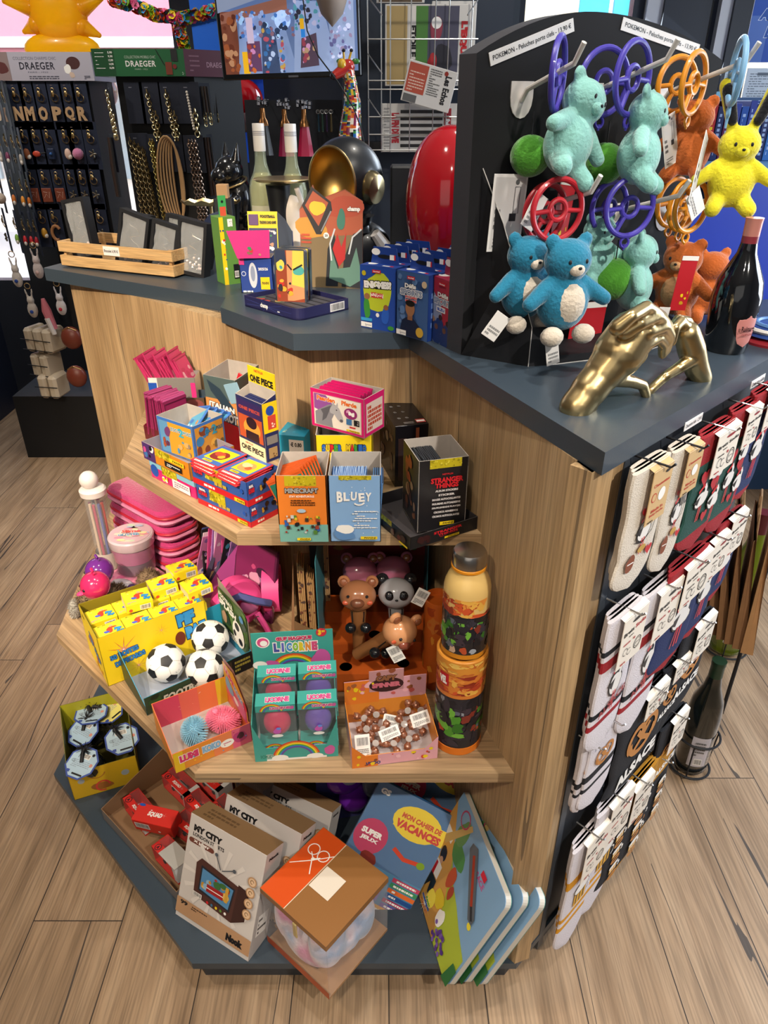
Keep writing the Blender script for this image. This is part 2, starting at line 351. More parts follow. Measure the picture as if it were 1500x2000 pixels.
# ---------------------------------------------------------------- things
def tag(o,label,cat,group=None,kind=None):
    if label: o['label']=label
    if cat: o['category']=cat
    if group: o['group']=group
    if kind: o['kind']=kind
    return o
def E(name,label,cat,loc=(0,0,0),rz=0,group=None,mat=None):
    o=bpy.data.objects.new(name,None); o.empty_display_size=.02; COL.objects.link(o)
    if mat is not None: o.matrix_world=mat
    else: o.location=loc; o.rotation_euler=(0,0,rz)
    return tag(o,label,cat,group)
def S(mb,name,label,cat,loc=(0,0,0),rz=0,group=None,mat=None,**k):
    o=mb.build(name,**k)
    if mat is not None: o.matrix_world=mat
    else: o.location=loc; o.rotation_euler=(0,0,rz)
    return tag(o,label,cat,group)
def dup(o,loc=None,rz=None,label=None,mat=None,rot=None):
    r=o.copy(); COL.objects.link(r)
    if mat is not None: r.matrix_world=mat
    if loc is not None: r.location=loc
    if rz is not None: r.rotation_euler=(0,0,rz)
    if rot is not None: r.rotation_euler=rot
    if label: r['label']=label
    for ch in o.children:
        c=ch.copy(); COL.objects.link(c); c.parent=r
        for g in ch.children: q=g.copy(); COL.objects.link(q); q.parent=c
    return r
def frame(o,x,y):
    x=V(x).normalized(); z=x.cross(V(y)).normalized(); y=z.cross(x); m=Matrix((x,y,z)).transposed().to_4x4(); m.translation=V(o); return m
def AB(a,b,z,ty=None):
    """front bottom edge from two pixels on a level -> location, turn, width (and height from the pixel row of the top of the left edge)"""
    A=G(*a,z); B=G(*b,z); d=B-A
    r=[A,math.atan2(d.y,d.x),d.length]
    if ty is not None: r.append(hz(A,ty)-z)
    return r
def struct(mb,name,**k):
    o=mb.build(name,**k); o['kind']='structure'; return o
def rad(d): return math.radians(d)
def RX(a): return Matrix.Rotation(a,3,'X')
def RY(a): return Matrix.Rotation(a,3,'Y')
def RZ(a): return Matrix.Rotation(a,3,'Z')
# ================================================================ SETTING
ZP,Z2,Z1,ZU,ZT=.08,.51,.88,1.115,1.145
mb=MB(); mb.box(-3.2,-2.6,-.05,3.2,4.0,0,FLOOR); struct(mb,'floor')
mb=MB(); mb.box(-3.2,-2.6,2.75,3.2,4.0,2.85,KM('cfcac4')); struct(mb,'ceiling')
mb=MB(); mb.box(-3.3,-2.6,0,-3.2,4.0,2.75,KM('8d8170')); struct(mb,'wall_left')
mb=MB(); mb.box(3.2,-2.6,0,3.3,4.0,2.75,KM('9a9aa0')); struct(mb,'wall_right')
mb=MB(); mb.box(-3.2,-2.7,0,3.2,-2.6,2.75,KM('8c8a88')); struct(mb,'wall_front')
DK=M('20242e',.45); DK2=M('2a303c',.5)
# shop front at the back: low wall, window panes and dark frames
mb=MB(); mb.box(-3.2,3.9,0,3.2,4.0,.62,DK); mb.box(-3.2,3.9,2.5,3.2,4.0,2.75,DK); XW=[Y(p_,30,3.9).x for p_ in (1003,1257,1287,1365,1399,1421,1458)]; mb.box(-.9,3.9,.62,XW[0],4.0,2.5,DK); struct(mb,'wall_back')
for i,(x0,x1) in enumerate(((-3.2,-2.4),(-2.4,-.9),(XW[0],XW[1]),(XW[3],XW[4]+.03),(XW[6],3.2))):
    mb=MB(); f=.05
    mb.box(x0,3.9,.62,x0+f,3.97,2.5,DK); mb.box(x1-f,3.9,.62,x1,3.97,2.5,DK); mb.box(x0+f,3.9,.62,x1-f,3.97,.68,DK); mb.box(x0+f,3.9,2.44,x1-f,3.97,2.5,DK)
    o=struct(mb,'window_%d'%(i+1))
    g=MB(); g.box(x0+f,3.93,.68,x1-f,3.935,2.44,M('f4fbff',.03,alpha=.12)); g.build('window_pane',o)
mb=MB(); mb.box(XW[1],3.86,0,XW[2],3.9,2.75,M('c9c9cc',.4)); struct(mb,'trim_1')
mb=MB(); mb.box(XW[2],3.84,0,XW[3],3.9,2.75,DK); struct(mb,'trim_3')
mb=MB(); mb.box(XW[4],3.86,0,XW[5],3.9,2.75,M('d0d0d2',.4)); struct(mb,'trim_4')
mb=MB(); mb.box(XW[5],3.84,0,XW[6],3.9,2.75,DK); struct(mb,'trim_5')
# dark low wall and taupe board at the far left
mb=MB(); mb.box(-2.15,2.4,0,-2.06,3.9,.55,NAVY); mb.box(-2.15,2.4,.55,-2.06,3.9,1.15,KM('6c675f')); struct(mb,'wall_left_partition')
# the block behind the counter that carries screen and newspapers
xw_=Y(1000,60,2.62).x; mb=MB(); mb.box(-.13,2.62,0,xw_,2.75,2.75,M('2b3340',.5)); mb.box(-.46,2.75,0,xw_,2.8,1.5,M('141821',.6)); struct(mb,'wall_back_partition')
mb=MB(); mb.box(-.13,2.55,1.36,xw_,2.62,1.385,BLKM); struct(mb,'trim_2')
# ---- outside street
def solid(name,lab,cat,mb): return S(mb,name,lab,cat)
mb=MB(); mb.box(-14,4.0,-.12,14,16,-.06,KM('b9b6b0')); o=struct(mb,'ground_outside')
mb=MB(); mb.box(-9,10.5,-.06,1.2,11,6.5,KM('e6ddd0'))
for k in range(5): mb.box(-8+k*1.9,10.44,.6,-6.9+k*1.9,10.5,2.1,KM('97a5a8'))
S(mb,'building','cream shop building across the street behind the left window','building')
mb=MB(); mb.box(1.3,11.5,-.06,9,12,6.5,KM('ecdcae'))
for k in range(4):
    for j in range(2): mb.box(1.9+k*1.8,11.44,1.0+j*2.2,2.9+k*1.8,11.5,2.4+j*2.2,KM('5d6d6a')); mb.box(1.8+k*1.8,11.4,.9+j*2.2,3.0+k*1.8,11.5,1.0+j*2.2,WHITE)
S(mb,'building','yellow rendered house across the street seen through the right window','building')
r_=E('awning','faded pink shop awning with white bands across the street','awning',(0,0,0))
za=[Y(200,p_,8).z for p_ in (18,72,93,101)]
mb=MB(); mb.add([(-7,8.0,za[1]),(1.0,8.0,za[1]),(1.0,8.6,za[0]+.22),(-7,8.6,za[0]+.22)],[(0,1,2,3)],FB('d27f88')); mb.box(-7,7.99,za[3]-.2,1.0,8.02,za[2],FB('b87078')); mb.build('awning_cloth',r_)
mb=MB(); mb.box(-7,7.95,za[2],1.0,8.0,za[1],KM('e8f4f6')); mb.box(-7,8.6,za[0]+.2,1,8.65,za[0]+.5,KM('e8f0f2')); mb.box(-7,8.62,za[0]+.6,1,8.66,za[0]+1.2,FB('d27f88')); mb.build('awning_bar',r_)
mb=MB(); 
R=random.Random(2)
for k in range(9): mb.box(2.0+k*.35,9.0,2.0+R.uniform(-.1,.1),2.3+k*.35,9.05,2.6,FB('3fb8d8'))
S(mb,'bunting','turquoise cloth strips hanging across the street outside the right window','bunting')
# ================================================================ COUNTER
def xy(p): return (p.x,p.y)
tl=[G(85,523,ZT),G(440,581,ZT),G(430,600,ZT),G(572,652,ZT),G(799,649,ZT),G(1182,884,ZT),G(1500,706,ZT)]
D5=V((math.cos(rad(45)),math.sin(rad(45)),0)); Dc=tl[5]
top=[xy(p) for p in tl[:6]]+[xy(Dc+D5*1.05),xy(Dc+D5*1.05+V((-.35,.35,0))),(.45,2.02),(-.1,2.02),(-.62,2.42)]
cn=E('shop_counter','shop counter with oak front, dark grey top and stepped oak shelves','counter',(0,0,0))
mb=MB(); mb.prism(top,ZU,ZT,LAM); mb.build('counter_top',cn,smooth=False)
# front faces
LB=V((-.778,1.845,0)); LC=V((-.138,1.31,0)); RC=V((.062,1.3,0)); RP=V((.247,.774,0))
def slab(a,b,th,z0,z1,m,name,nz=None,ms=None):
    a,b=V(a),V(b); d=(b-a).normalized(); n=V((-d.y,d.x,0))*th; mb=MB(); mb.X=Matrix.Identity(4)
    o=Matrix.Translation(a); L=(b-a).length; ang=math.atan2(d.y,d.x)
    mb.box(0,0,z0,L,th,z1,m); ob=mb.build(name,cn,smooth=False); ob.location=a; ob.rotation_euler=(0,0,ang); return ob
slab(LB,LC,.03,0,ZU,OAKZ,'front_panel'); slab(LC,RC,.03,ZP,ZU,OAKZ,'front_panel'); slab(RC,RP,.03,ZP,ZU,OAKZ,'front_panel')
PR=RP+D5*.081
mb=MB(); mb.box(0,0,ZP,.081,.03,ZU,OAKZ); ob=mb.build('edge_post',cn,smooth=False); ob.location=RP; ob.rotation_euler=(0,0,rad(45))
PN=V((D5.y,-D5.x,0)); PL_=.475
mb=MB(); mb.box(.081,.004,.03,.081+PL_,.03,ZU,M('2b2f36',.45)); mb.box(.079,-.002,.03,.097,.03,ZU,M('3d434b',.4)); mb.box(.081+PL_-.018,-.002,.03,.081+PL_,.03,ZU,M('3d434b',.4))
ob=mb.build('side_panel',cn,smooth=False); ob.location=RP; ob.rotation_euler=(0,0,rad(45))
# left end of the block and carcass
slab(LB+V((.25,.42,0)),LB+V((.001,.001,0)),.03,0,ZU,OAKZ,'end_panel')
def linex(y): return RC.x+(y-RC.y)*(RP.x-RC.x)/(RP.y-RC.y)
def shelf(p1,p2,yf,z,th,name,left):
    # tip, corner, right end on the right panel, inner corners, left end on the block face
    A=G(*p1,z); B=G(*p2,z); e=(linex(B.y),B.y)
    poly=[xy(A),xy(B),e,xy(RC),xy(LC),xy(left)]
    mb=MB(); c=((xy(LC)),)
    mb.prism([xy(B),e,xy(RC),xy(LC)],z-th,z,OAKX); mb.build(name,cn,smooth=False)
    # left wing with grain along its own edge
    d=(B-A); ang=math.atan2(d.y,d.x); mb=MB(); R=Matrix.Rotation(-ang,3,'Z')
    pl=[R@(V((x,y,0))-V((A.x,A.y,0))) for x,y in (xy(A),xy(B),xy(LC),xy(left))]
    mb.prism([xy(p) for p in pl],z-th,z,OAKX); o=mb.build(name,cn,smooth=False); o.location=(A.x,A.y,0); o.rotation_euler=(0,0,ang)
def onblock(s): return LB+(LC-LB)*s
shelf((235,905),(462,1043),0,Z1,.022,'shelf',onblock(.34)); shelf((110,1240),(380,1511),0,Z2,.022,'shelf',onblock(.02))
# plinth
A=G(105,1512,ZP); B=G(375,1882,ZP); Cc=V((RP.x+.0,B.y,0)); 
def off(p,d): return (p[0]+d[0],p[1]+d[1])
pl=[xy(A),xy(B),(RP.x+.004,B.y),xy(RP+D5*.54),xy(RP+D5*.54+V((-.25,.25,0))),(.05,1.5),xy(LB+V((.25,.42,0))),xy(onblock(-.02)),xy(G(190,1345,ZP))]
mb=MB(); mb.prism(pl,ZP-.018,ZP,LAM); mb.build('plinth_top',cn,smooth=False)
pk=[off(xy(A),(.05,.02)),off(xy(B),(.012,.022)),(RP.x-.01,B.y+.022),off(xy(RP+D5*.5),(-.02,.02)),(.3,1.5),(-.3,1.6),off(xy(LB),(.15,.1))]
mb=MB(); mb.prism(pk,0,ZP-.018,M('33383f',.5)); mb.build('plinth_base',cn,smooth=False)
# ================================================================ helpers for goods
def T(x,y,z): return Matrix.Translation((x,y,z))
def R4(ax,d): return Matrix.Rotation(rad(d),4,ax)
def PL2(a,b,z,ty=None):
    A,r,w,*h=AB(a,b,z,ty); return (T(*A)@Matrix.Rotation(r,4,'Z'),w,(h[0] if h else None))
RED,YEL,BLU,WHI,BLK,PNK,TEA,GRN,ORG,PUR=K('c4202a'),K('e6c81e'),K('1f4fa8'),K('eceae6'),K('17181c'),K('d8327c'),K('4fa39b'),K('3f8f3a'),K('e07a1f'),K('6a3f96')
OLV=K('b8a81c')
def pan(F,x0,y0,x1,y1,tx='PANINI'): F.r(x0,y0,x1,y1,YEL); F.t(tx,(x0+x1)/2+.02,(y0+y1)/2,(x1-x0)*.68,(y1-y0)*.55,BLK,.03)
def tape(F,x0,y0,x1,y1): F.r(x0,y0,x1,y1,OLV); F.blobs(x0,y0,x1,y1,26,[K('8f8418'),K('cfc23a')],.025,int(x0*99))
def sachets(n,w,h,cols,name,label,grp,cat,at,seed=1,th=.0035,face=None):
    """n thin packets; at(i) gives each world matrix"""
    mb=MB(); mb.bb(-w/2,-th/2,0,w/2,th/2,h,cols[0],.001)
    F=Fc(mb,(-w/2,-th/2,0),(w,0,0),(0,0,h)); B=Fc(mb,(w/2,th/2,0),(-w,0,0),(0,0,h))
    for q in (F,B):
        q.r(.04,.04,.96,.9,cols[1]); q.blobs(.08,.1,.92,.6,7,cols[2:] or [WHI],.2,seed); q.r(0,.94,1,1,cols[-1])
    Tt=Fc(mb,(-w/2,-th/2,h),(w,0,0),(0,th,0)); Tt.r(0,.2,1,.5,cols[-1])
    if face: face(F)
    o=None
    for i in range(n):
        if o is None: o=S(mb,name,label,cat,group=grp,mat=at(0))
        else: dup(o,mat=at(i))
# ---------------------------------------------------------------- shelf one, front: two sticker boxes
def sbox(a,b,z,ty,d,mo,name,label,cat='sticker box',dz=0,hb=None,mi=CARD,draw=None,Mx=None,w=None,h=None,hl=None,hr=None):
    if Mx is None: Mx,w,h0=PL2(a,b,z,ty); h=h or h0
    mb=MB(); f=tray(mb,w,d,h,hb or h,mi,mo,hl,hr)
    if draw: draw(f)
    o=S(mb,name,label,cat,mat=Mx,smooth=False); return o,Mx,w,d,h
def dr(f):
    F=f['F']; F.r(0,0,1,.27,K('6fa69d')); tape(F,.17,.85,.8,1.0)
    F.t('MINECRAFT',.5,.79,.66,.075,K('9a9a9a'),.05,out=BLK); F.t('STAY ADVENTUROUS',.5,.705,.5,.032,WHI,.02)
    F.lines(.26,.57,.76,.67,3,K('5a3010'),4)
    R=random.Random(5)
    for i in range(30):
        x=R.uniform(.14,.84); y=R.uniform(.16,.42); s_=R.uniform(.03,.08); F.r(x-s_/2,y-s_*.4,x+s_/2,y+s_*.4,[K('3a2c22'),K('8c3a2a'),K('2a58a0'),K('c9b02a'),K('1c1c20'),K('bcbcbc'),K('4d7a34')][i%7])
    F.e(.48,.5,.09,.03,K('9fb6c9')); pan(F,.36,.045,.64,.085)
    f['R'].fill(K('b8651f')); f['L'].fill(K('b8651f'))
mcb,MX,w,d,h=sbox((548,1058),(642,1058),Z1,929,.088,K('d9792a'),'sticker_box','orange sticker packet box at the front edge of the upper shelf','sticker box',draw=dr)
sachets(7,.06,.085,[K('c8541e'),K('1f6b58'),K('d9792a'),K('c8541e')],'sticker_packet','orange and green packet slanting in the orange sticker box','packets in the orange box','packet',
    lambda i:MX@T(.042+i*.002,.016+i*.0075,.03)@R4('Y',-24+i)@R4('X',-8),face=lambda F:F.t('MINECRAFT',.5,.6,.8,.14,WHI,.04))
def dr(f):
    F=f['F']; tape(F,.2,.94,.82,1.0); R=random.Random(3)
    for tx,x in zip('BLUEY',(.21,.34,.48,.63,.76)): F.t(tx,x,.70+R.uniform(-.01,.02),.115,.13+(.03 if tx=='B' else 0),WHI,.045,ang=R.uniform(-.08,.08))
    F.arc(.58,.66,.12,-2.4,-.6,.03,WHI)
    for k in range(8): F.lines(.42+.05*(k%3),.225+k*.036,.93,.243+k*.036,1,WHI,k+20,.8)
    for k in range(16): F.e(R.uniform(.05,.95),R.uniform(.1,.9),.008,.007,WHI,8)
    F.blob(.3,.13,.2,.1,K('5c86b8'),4); F.blob(.3,.22,.19,.07,WHI,9); pan(F,.6,.06,.93,.105)
blb,MX2,w,d,h=sbox((646,1058),(744,1058),Z1,929,.088,K('7fa6d2'),'sticker_box','pale blue sticker packet box touching the orange one','sticker box',draw=dr)
sachets(22,.058,.088,[K('2d5c9c'),K('3d78c0'),WHI,K('9fb9d8')],'sticker_packet','blue wavy sticker packet packed tight in the pale blue box','packets in the pale blue box','packet',
    lambda i:MX2@T(.005+i*.0024,.044,.012)@R4('Z',90+random.Random(i).uniform(-3,3)))
sachets(5,.058,.088,[K('5c86b8'),K('a9c4e2'),WHI,BLK],'sticker_packet','pale packet at the right side inside the pale blue box','pale packets in the pale blue box','packet',
    lambda i:MX2@T(.064+i*.0032,.044,.01)@R4('Z',90)@R4('X',4))
# ---------------------------------------------------------------- black sticker box in its tray
ST1='STRANGER'; ST2='THINGS'
Mt,wt,_=PL2((801,1075),(934,1032),Z1); ht=hz(G(801,1075,Z1),1050)-Z1
mb=MB(); f=tray(mb,wt*.98,.15,ht,ht,KM('3a3638'),BLK)
F=f['F']; F.t(ST1,.55,.72,.42,.2,RED,.04); F.t(ST2,.55,.5,.3,.16,RED,.04); F.lines(.42,.3,.7,.42,2,K('8a1c22'),2); pan(F,.5,.08,.72,.24); F.blobs(.02,.1,.3,.9,7,[K('32161a'),K('24191d')],.07,3)
L=f['L']; tape(L,.3,.6,.62,1.0); L.blobs(.62,.1,.95,.8,5,[K('5a2224'),K('6b5547'),K('3a2326')],.08,4); L.r(.8,.02,.97,.16,YEL)
S(mb,'display_tray','low black display tray with red lettering overhanging the upper shelf edge','tray',mat=Mt,smooth=False)
Ms=T(*(G(803,1046,Z1+.006)))@Matrix.Rotation(Mt.to_euler().z-.28,4,'Z')@T(.012,.006,.0)
hs=.128
def dr(f):
    F=f['F']; tape(F,.22,.88,.86,1.0)
    F.t('NETFLIX',.58,.8,.22,.022,RED,.03); F.t(ST1,.57,.72,.66,.075,RED,.05); F.t(ST2,.57,.645,.48,.07,RED,.05)
    for k,tx in enumerate(('ALBUM STICKERS','STICKER','IMAGES AUTOCOLLANTES','FIGURINE AUTOADESIVE','ZELFKLEVENDE PLAATJES','CROMOS ADHESIVOS','CROMOS AUTOCOLANTES')): F.t(tx,.57,.575-k*.06,.2+.019*len(tx),.03,K('cfcaca'),.05)
    pan(F,.45,.08,.75,.13); L=f['L']; L.blobs(.2,.1,.85,.6,12,[K('7a4a30'),K('5b3526'),K('8a6a52'),K('3a2320')],.14,8); L.blobs(.2,.55,.85,.95,6,[K('8a2a22'),K('6b1f20')],.16,9)
sbb,MX,w,d,h=sbox(None,None,0,0,.088,K('1b191c'),'sticker_box','tall black sticker packet box with red title standing in the black tray','sticker box',draw=dr,Mx=Ms,w=.082,h=hs)
sachets(12,.052,.088,[BLK,K('1d2026'),K('333b44'),K('3a3f46')],'sticker_packet','black shiny packet in the black sticker box','packets in the black box','packet',
    lambda i:MX@T(.008+i*.003,.05,.03)@R4('Z',90+random.Random(i).uniform(-4,4)))
# black game box at the back
Mx,w,_=PL2((783,950),(840,950),Z1); hb_=hz(G(783,950,Z1),832)-Z1
mb=MB(); f=carton(mb,.062,.115,hb_,M('121014',.25)); F=f['F']; F.r(.1,.1,.35,.8,K('2c1c1a')); F.r(.62,.45,.72,.95,K('7a3f28')); F.blobs(.1,.2,.6,.8,6,[K('2a2024'),K('4a342c')],.12,2)
Tp=f['T']
for k in range(3):
    for j in range(2): Tp.t('8',.26+j*.24,.3+k*.25,.09,.06,K('8a8682'),ang=.5)
Tp.r(.68,.06,.96,.2,K('a33a34')); Tp.r(.7,.1,.94,.16,WHI); Tp.lines(.3,.05,.6,.14,2,K('77706c'),4)
f['L'].blobs(.1,.2,.9,.9,12,[K('5c463c'),K('3a2a28'),K('75655a')],.1,5)
S(mb,'game_box','glossy black game box at the back right of the upper shelf','box',mat=Mx@R4('Z',14)@T(-.012,0,0))
# ---------------------------------------------------------------- horse box on the yellow box
Mm,wm,hm=PL2((622,972),(728,972),Z1,850)
mb=MB(); f=tray(mb,wm,.09,hm,hm,CARD,YEL); F=f['F']
x=.12
for i,chh in enumerate('SUPER MARIO'):
    if chh!=' ': F.t(chh,.14+i*.072,.8,.066,.115,[K('2a62b8'),K('e0c020'),K('c8252c'),K('3f9a3a'),K('2a62b8')][i%5],.07,out=K('20233a'),ob=.07)
F.r(.36,.64,.64,.7,RED); F.lines(.38,.65,.62,.69,1,WHI,2); F.lines(.66,.65,.76,.69,1,K('4b5a1c'),3); F.blobs(.1,.1,.9,.55,9,[GRN,RED,K('d09a30')],.1,2)
S(mb,'sticker_box','yellow sticker box with rainbow coloured lettering under the pink horse box','sticker box',mat=Mm,smooth=False)
zt=Z1+hm+.001
Mh,wh,hh=PL2((609,830),(712,857),zt,756)
mb=MB(); f=tray(mb,wh,.062,hh,hh,CARD,K('d0196b')); F=f['F']
F.r(.06,.07,.95,.9,K('c7a9a0')); F.r(.075,.085,.935,.885,K('e7dfd3')); F.p([(.075,.885),(.3,.885),(.42,.7),(.28,.4),(.075,.5)],K('8e4f98'))
F.t('Paarden',.3,.79,.34,.12,K('e0691c'),.05,out=WHI,ob=.05); F.t('Pferde',.73,.79,.28,.12,K('e0691c'),.05,out=WHI,ob=.05)
g1,g2,g3=K('a9a8ae'),K('86858d'),K('5b5a62')
F.p([(.09,.09),(.09,.42),(.2,.52),(.34,.66),(.42,.7),(.5,.69),(.47,.5),(.4,.3),(.42,.09)],g2); F.p([(.36,.56),(.43,.68),(.5,.69),(.55,.62),(.61,.42),(.62,.32),(.57,.27),(.51,.34),(.46,.44),(.38,.46)],g1)
F.p([(.42,.67),(.43,.78),(.47,.7)],g1); F.p([(.49,.68),(.52,.77),(.53,.67)],g1); F.e(.5,.57,.012,.016,BLK); F.e(.585,.32,.03,.04,g3); F.p([(.2,.5),(.4,.66),(.36,.5),(.3,.3),(.22,.2),(.24,.4)],g3)
F.e(.76,.56,.12,.14,K('8e2f6a')); F.blobs(.68,.46,.84,.66,5,[WHI,K('d8a0c0')],.04,6)
F.r(.68,.27,.78,.42,K('3b6ea0')); F.r(.82,.28,.92,.43,BLKM); F.blobs(.83,.3,.91,.42,2,[K('9a8f8a')],.03,2); F.r(.74,.2,.85,.235,RED); pan(F,.68,.1,.93,.15)
R_=f['R']; R_.r(.1,.1,.9,.85,K('d9c5bd')); R_.lines(.15,.15,.85,.8,6,K('b4442c'),3,.7)
S(mb,'sticker_box','pink open box with a grey horse picture on top of the yellow box','sticker box',mat=Mh,smooth=False)
sachets(8,.085,.062,[K('9c1650'),K('b01f5e'),K('c8407c'),K('d0196b')],'sticker_packet','dark pink packet standing in the pink horse box','packets in the horse box','packet',
    lambda i:Mh@T(.052,.012+i*.0055,.004+.003*(i%2)))
# ---------------------------------------------------------------- low counter display boxes on the left wing
Mb,wb,_=PL2((388,982),(491,1031),Z1); hb1=hz(G(491,1031,Z1),988)-Z1
def brawl(mb,w,d,h,z):
    f=tray(mb,w,d,h,h,K('2b4c8c'),K('3357a0'),z=z)
    for q,s in ((f['F'],1),(f['R'],.9)):
        q.r(0,0,1,.26,RED); q.lines(.2,.08,.8,.19,1,WHI,3,.9); q.e(.12,.64,.1,.27,K('27407c')); q.t('BRAWL',.12,.78,.12,.12,WHI,.05); q.t('STARS',.12,.6,.17,.2,K('c42230'),.07,out=BLK)
        if s==1: tape(q,.26,.45,.56,1); q.lines(.42,.36,.86,.52,1,K('b89a3a'),5,.9); pan(q,.78,.06,.96,.22); q.star(.92,.6,.06,K('c9b98a'),8,.035); q.c(.92,.6,.03,BLU)
        else: q.blobs(.35,.4,.6,.9,5,[BLK,K('caa23a'),K('2a1f18')],.1,4); q.blobs(.65,.4,.9,.9,5,[BLK,K('caa23a')],.1,5)
    return f
mb=MB(); brawl(mb,wb,.072,hb1*.97,0); mb.box(0,0,hb1*.95,wb,.072,hb1*.97,K('3357a0')); S(mb,'trading_card_box','closed blue and red card box under its open twin','card box',mat=Mb,smooth=False)
mb=MB(); brawl(mb,wb+.004,.075,hb1*1.05,0); Mu=Mb@T(-.003,-.002,hb1*.975); S(mb,'trading_card_box','open blue and red card box on top of its closed twin','card box',mat=Mu,smooth=False)
def cardpk(cols,tilt):
    mb=MB(); mb.bb(0,0,0,.062,.09,.003,K('c42a30'),.001); F=Fc(mb,(0,0,.003),(.062,0,0),(0,.09,0)); F.r(.03,.14,.97,.97,K('3b62a8')); F.r(.14,.3,.9,.86,YEL)
    F.blob(.5,.55,.32,.2,cols[0],3); F.blob(.45,.6,.2,.12,cols[1],4); F.blob(.6,.5,.1,.08,cols[2],5); pan(F,.25,.17,.6,.25); F.lines(.1,.03,.9,.1,1,WHI,4,.9); return mb
zt=hb1*1.05-.006
for s,(lx,cols,lab) in enumerate(((.006,(K('7a2420'),K('b0442c'),K('d8a02a')),'blue card packet with a brown picture lying at the left of the open card box'),(.07,(K('d48a52'),K('e8b488'),K('b05030')),'blue card packet with an orange picture lying at the right of the open card box'))):
    for k in range(3):
        mb=cardpk(cols,0); S(mb,'card_packet',lab if k==2 else ('red edged card packet buried in the %s pile of the open card box'%('left' if s==0 else 'right')),'packet',mat=Mu@T(lx-.004*k*(s==0)+.002*k,-.006+.002*k,zt+k*.0042-.004)@R4('Z',2*k-3)@R4('Z',0)@Matrix.Diagonal((.9 if s else 1,.82,1,1)),group='card packets in the open card box')
# tall yellow and navy card box with header
zt=Z1+hb1*2.05
Mo,wo,ho=PL2((471,880),(521,905),zt,766)
NV=K('252c5a')
mb=MB(); f=tray(mb,wo,.03,ho*.98,ho*1.12,CARD,NV,(ho*.98,ho*1.08),(ho*.98,ho*1.08)); F=f['F']
F.r(.05,.3,.95,.95,K('33245a')); F.r(.05,.3,.95,.7,K('b8502a')); F.e(.55,.5,.32,.16,K('e2953a')); F.e(.55,.6,.2,.1,K('2a1420')); F.r(.3,.3,.8,.45,K('2a1420')); F.t('ONE PIECE',.5,.82,.8,.06,K('b4483a'),.05)
F.r(0,0,1,.26,K('e9dcb0')); F.t('ONE PIECE',.5,.13,.86,.1,BLK,.05); F.t('NETFLIX',.4,.22,.3,.03,RED,.03)
R_=f['R']; R_.r(0,.5,1,1,YEL); R_.c(.5,.86,.28,K('2348a0')); R_.r(.3,.55,.85,.78,K('c94438')); R_.blobs(.35,.57,.8,.76,3,[K('e8d8c8')],.12,3); R_.r(.12,.3,.88,.44,K('7f7a76')); R_.r(.2,.06,.8,.24,K('a88a5c')); R_.blobs(.2,.06,.8,.24,3,[K('6b5138')],.12,3)
mb.box(0,.0295,ho*1.0,wo,.0308,ho*1.38,YEL); H_=Fc(mb,(0,.0295,ho*1.04),(wo,0,0),(0,0,ho*.34)); H_.fill(YEL); H_.t('ONE PIECE',.5,.45,.86,.34,BLK,.06); H_.t('NETFLIX',.42,.84,.34,.12,RED,.03)
S(mb,'trading_card_box','slim navy card box with a yellow header standing on the blue card boxes','card box',mat=Mo,smooth=False)
sachets(5,wo*.86,ho*.86,[NV,K('33245a'),K('b8502a'),NV],'card_packet','navy card packet standing in the slim yellow headed box','packets in the slim navy box','packet',lambda i:Mo@T(wo/2,.006+i*.0045,.004+i*.001))
# orange tray on pink base, blue open box in it
Mp,wp,hp=PL2((297,931),(384,976),Z1,898)
def pinkd(f):
    F=f['F']; F.r(0,.7,1,1,K('7fb4cc')); F.c(.1,.5,.09,BLU); tape(F,.28,.5,.62,1.0); F.r(.52,.1,.9,.6,WHI); F.lines(.55,.18,.87,.55,3,K('8a5a80'),3); F.blobs(.2,.15,.42,.6,4,[WHI,YEL],.07,3)
    f['R'].r(0,.7,1,1,K('7fb4cc'))
mb=MB(); f=carton(mb,wp,.1,hp,K('cc2470')); pinkd(f); S(mb,'sticker_box','closed magenta and blue box beneath the orange tray','sticker box',mat=Mp)
h2=.034
mb=MB(); f=tray(mb,wp+.006,.1,h2,h2,K('8d8791'),K('c97f22')); F=f['F']; F.r(0,0,.27,1,K('4a2f6a')); F.blobs(.02,.05,.26,.95,9,[K('c04a8a'),WHI,K('3b6ea8'),BLK],.05,4); tape(F,.3,.55,.62,1.0); F.r(.5,.2,.85,.55,BLK); F.lines(.54,.28,.82,.48,2,WHI,3); pan(F,.62,.62,.92,.85)
Mq=Mp@T(-.012,-.002,hp+.001); S(mb,'display_tray','orange display tray with yellow tape holding the blue open box','tray',mat=Mq,smooth=False)
zb=Z1+hp+.004
Mz,wz,hz_=PL2((316,880),(385,905),zb,811)
ZB_=K('3a6cb8')
def dr(f):
    F=f['F']; F.r(.05,.05,.95,.92,K('d8962c')); F.r(.05,.05,.3,.92,K('5b8fb8')); F.blobs(.1,.1,.36,.8,6,[K('5a2f4a'),K('9a4a26'),K('6b3a6a')],.12,4); F.t('ZOOTROPOLIS',.66,.75,.58,.1,K('2a7f9a'),.04,out=WHI,ob=.05); F.t('2',.66,.72,.14,.24,K('3aa0b8'),.03); F.blobs(.5,.1,.9,.5,8,[K('8a7a6a'),K('caa060'),K('4f8ab0')],.09,5)
    R_=f['R']; R_.r(.05,.05,.95,.92,K('c98a34')); R_.blobs(.05,.1,.5,.9,7,[K('3a78b0'),K('7a3a22')],.2,5); R_.t('ZOOTROPOLIS',.66,.72,.56,.1,K('1f5f7a'),.04); R_.t('2',.66,.72,.16,.26,K('2f8fb0'),.03); R_.blobs(.5,.1,.95,.5,5,[K('6a5a40'),K('d8a040')],.12,6)
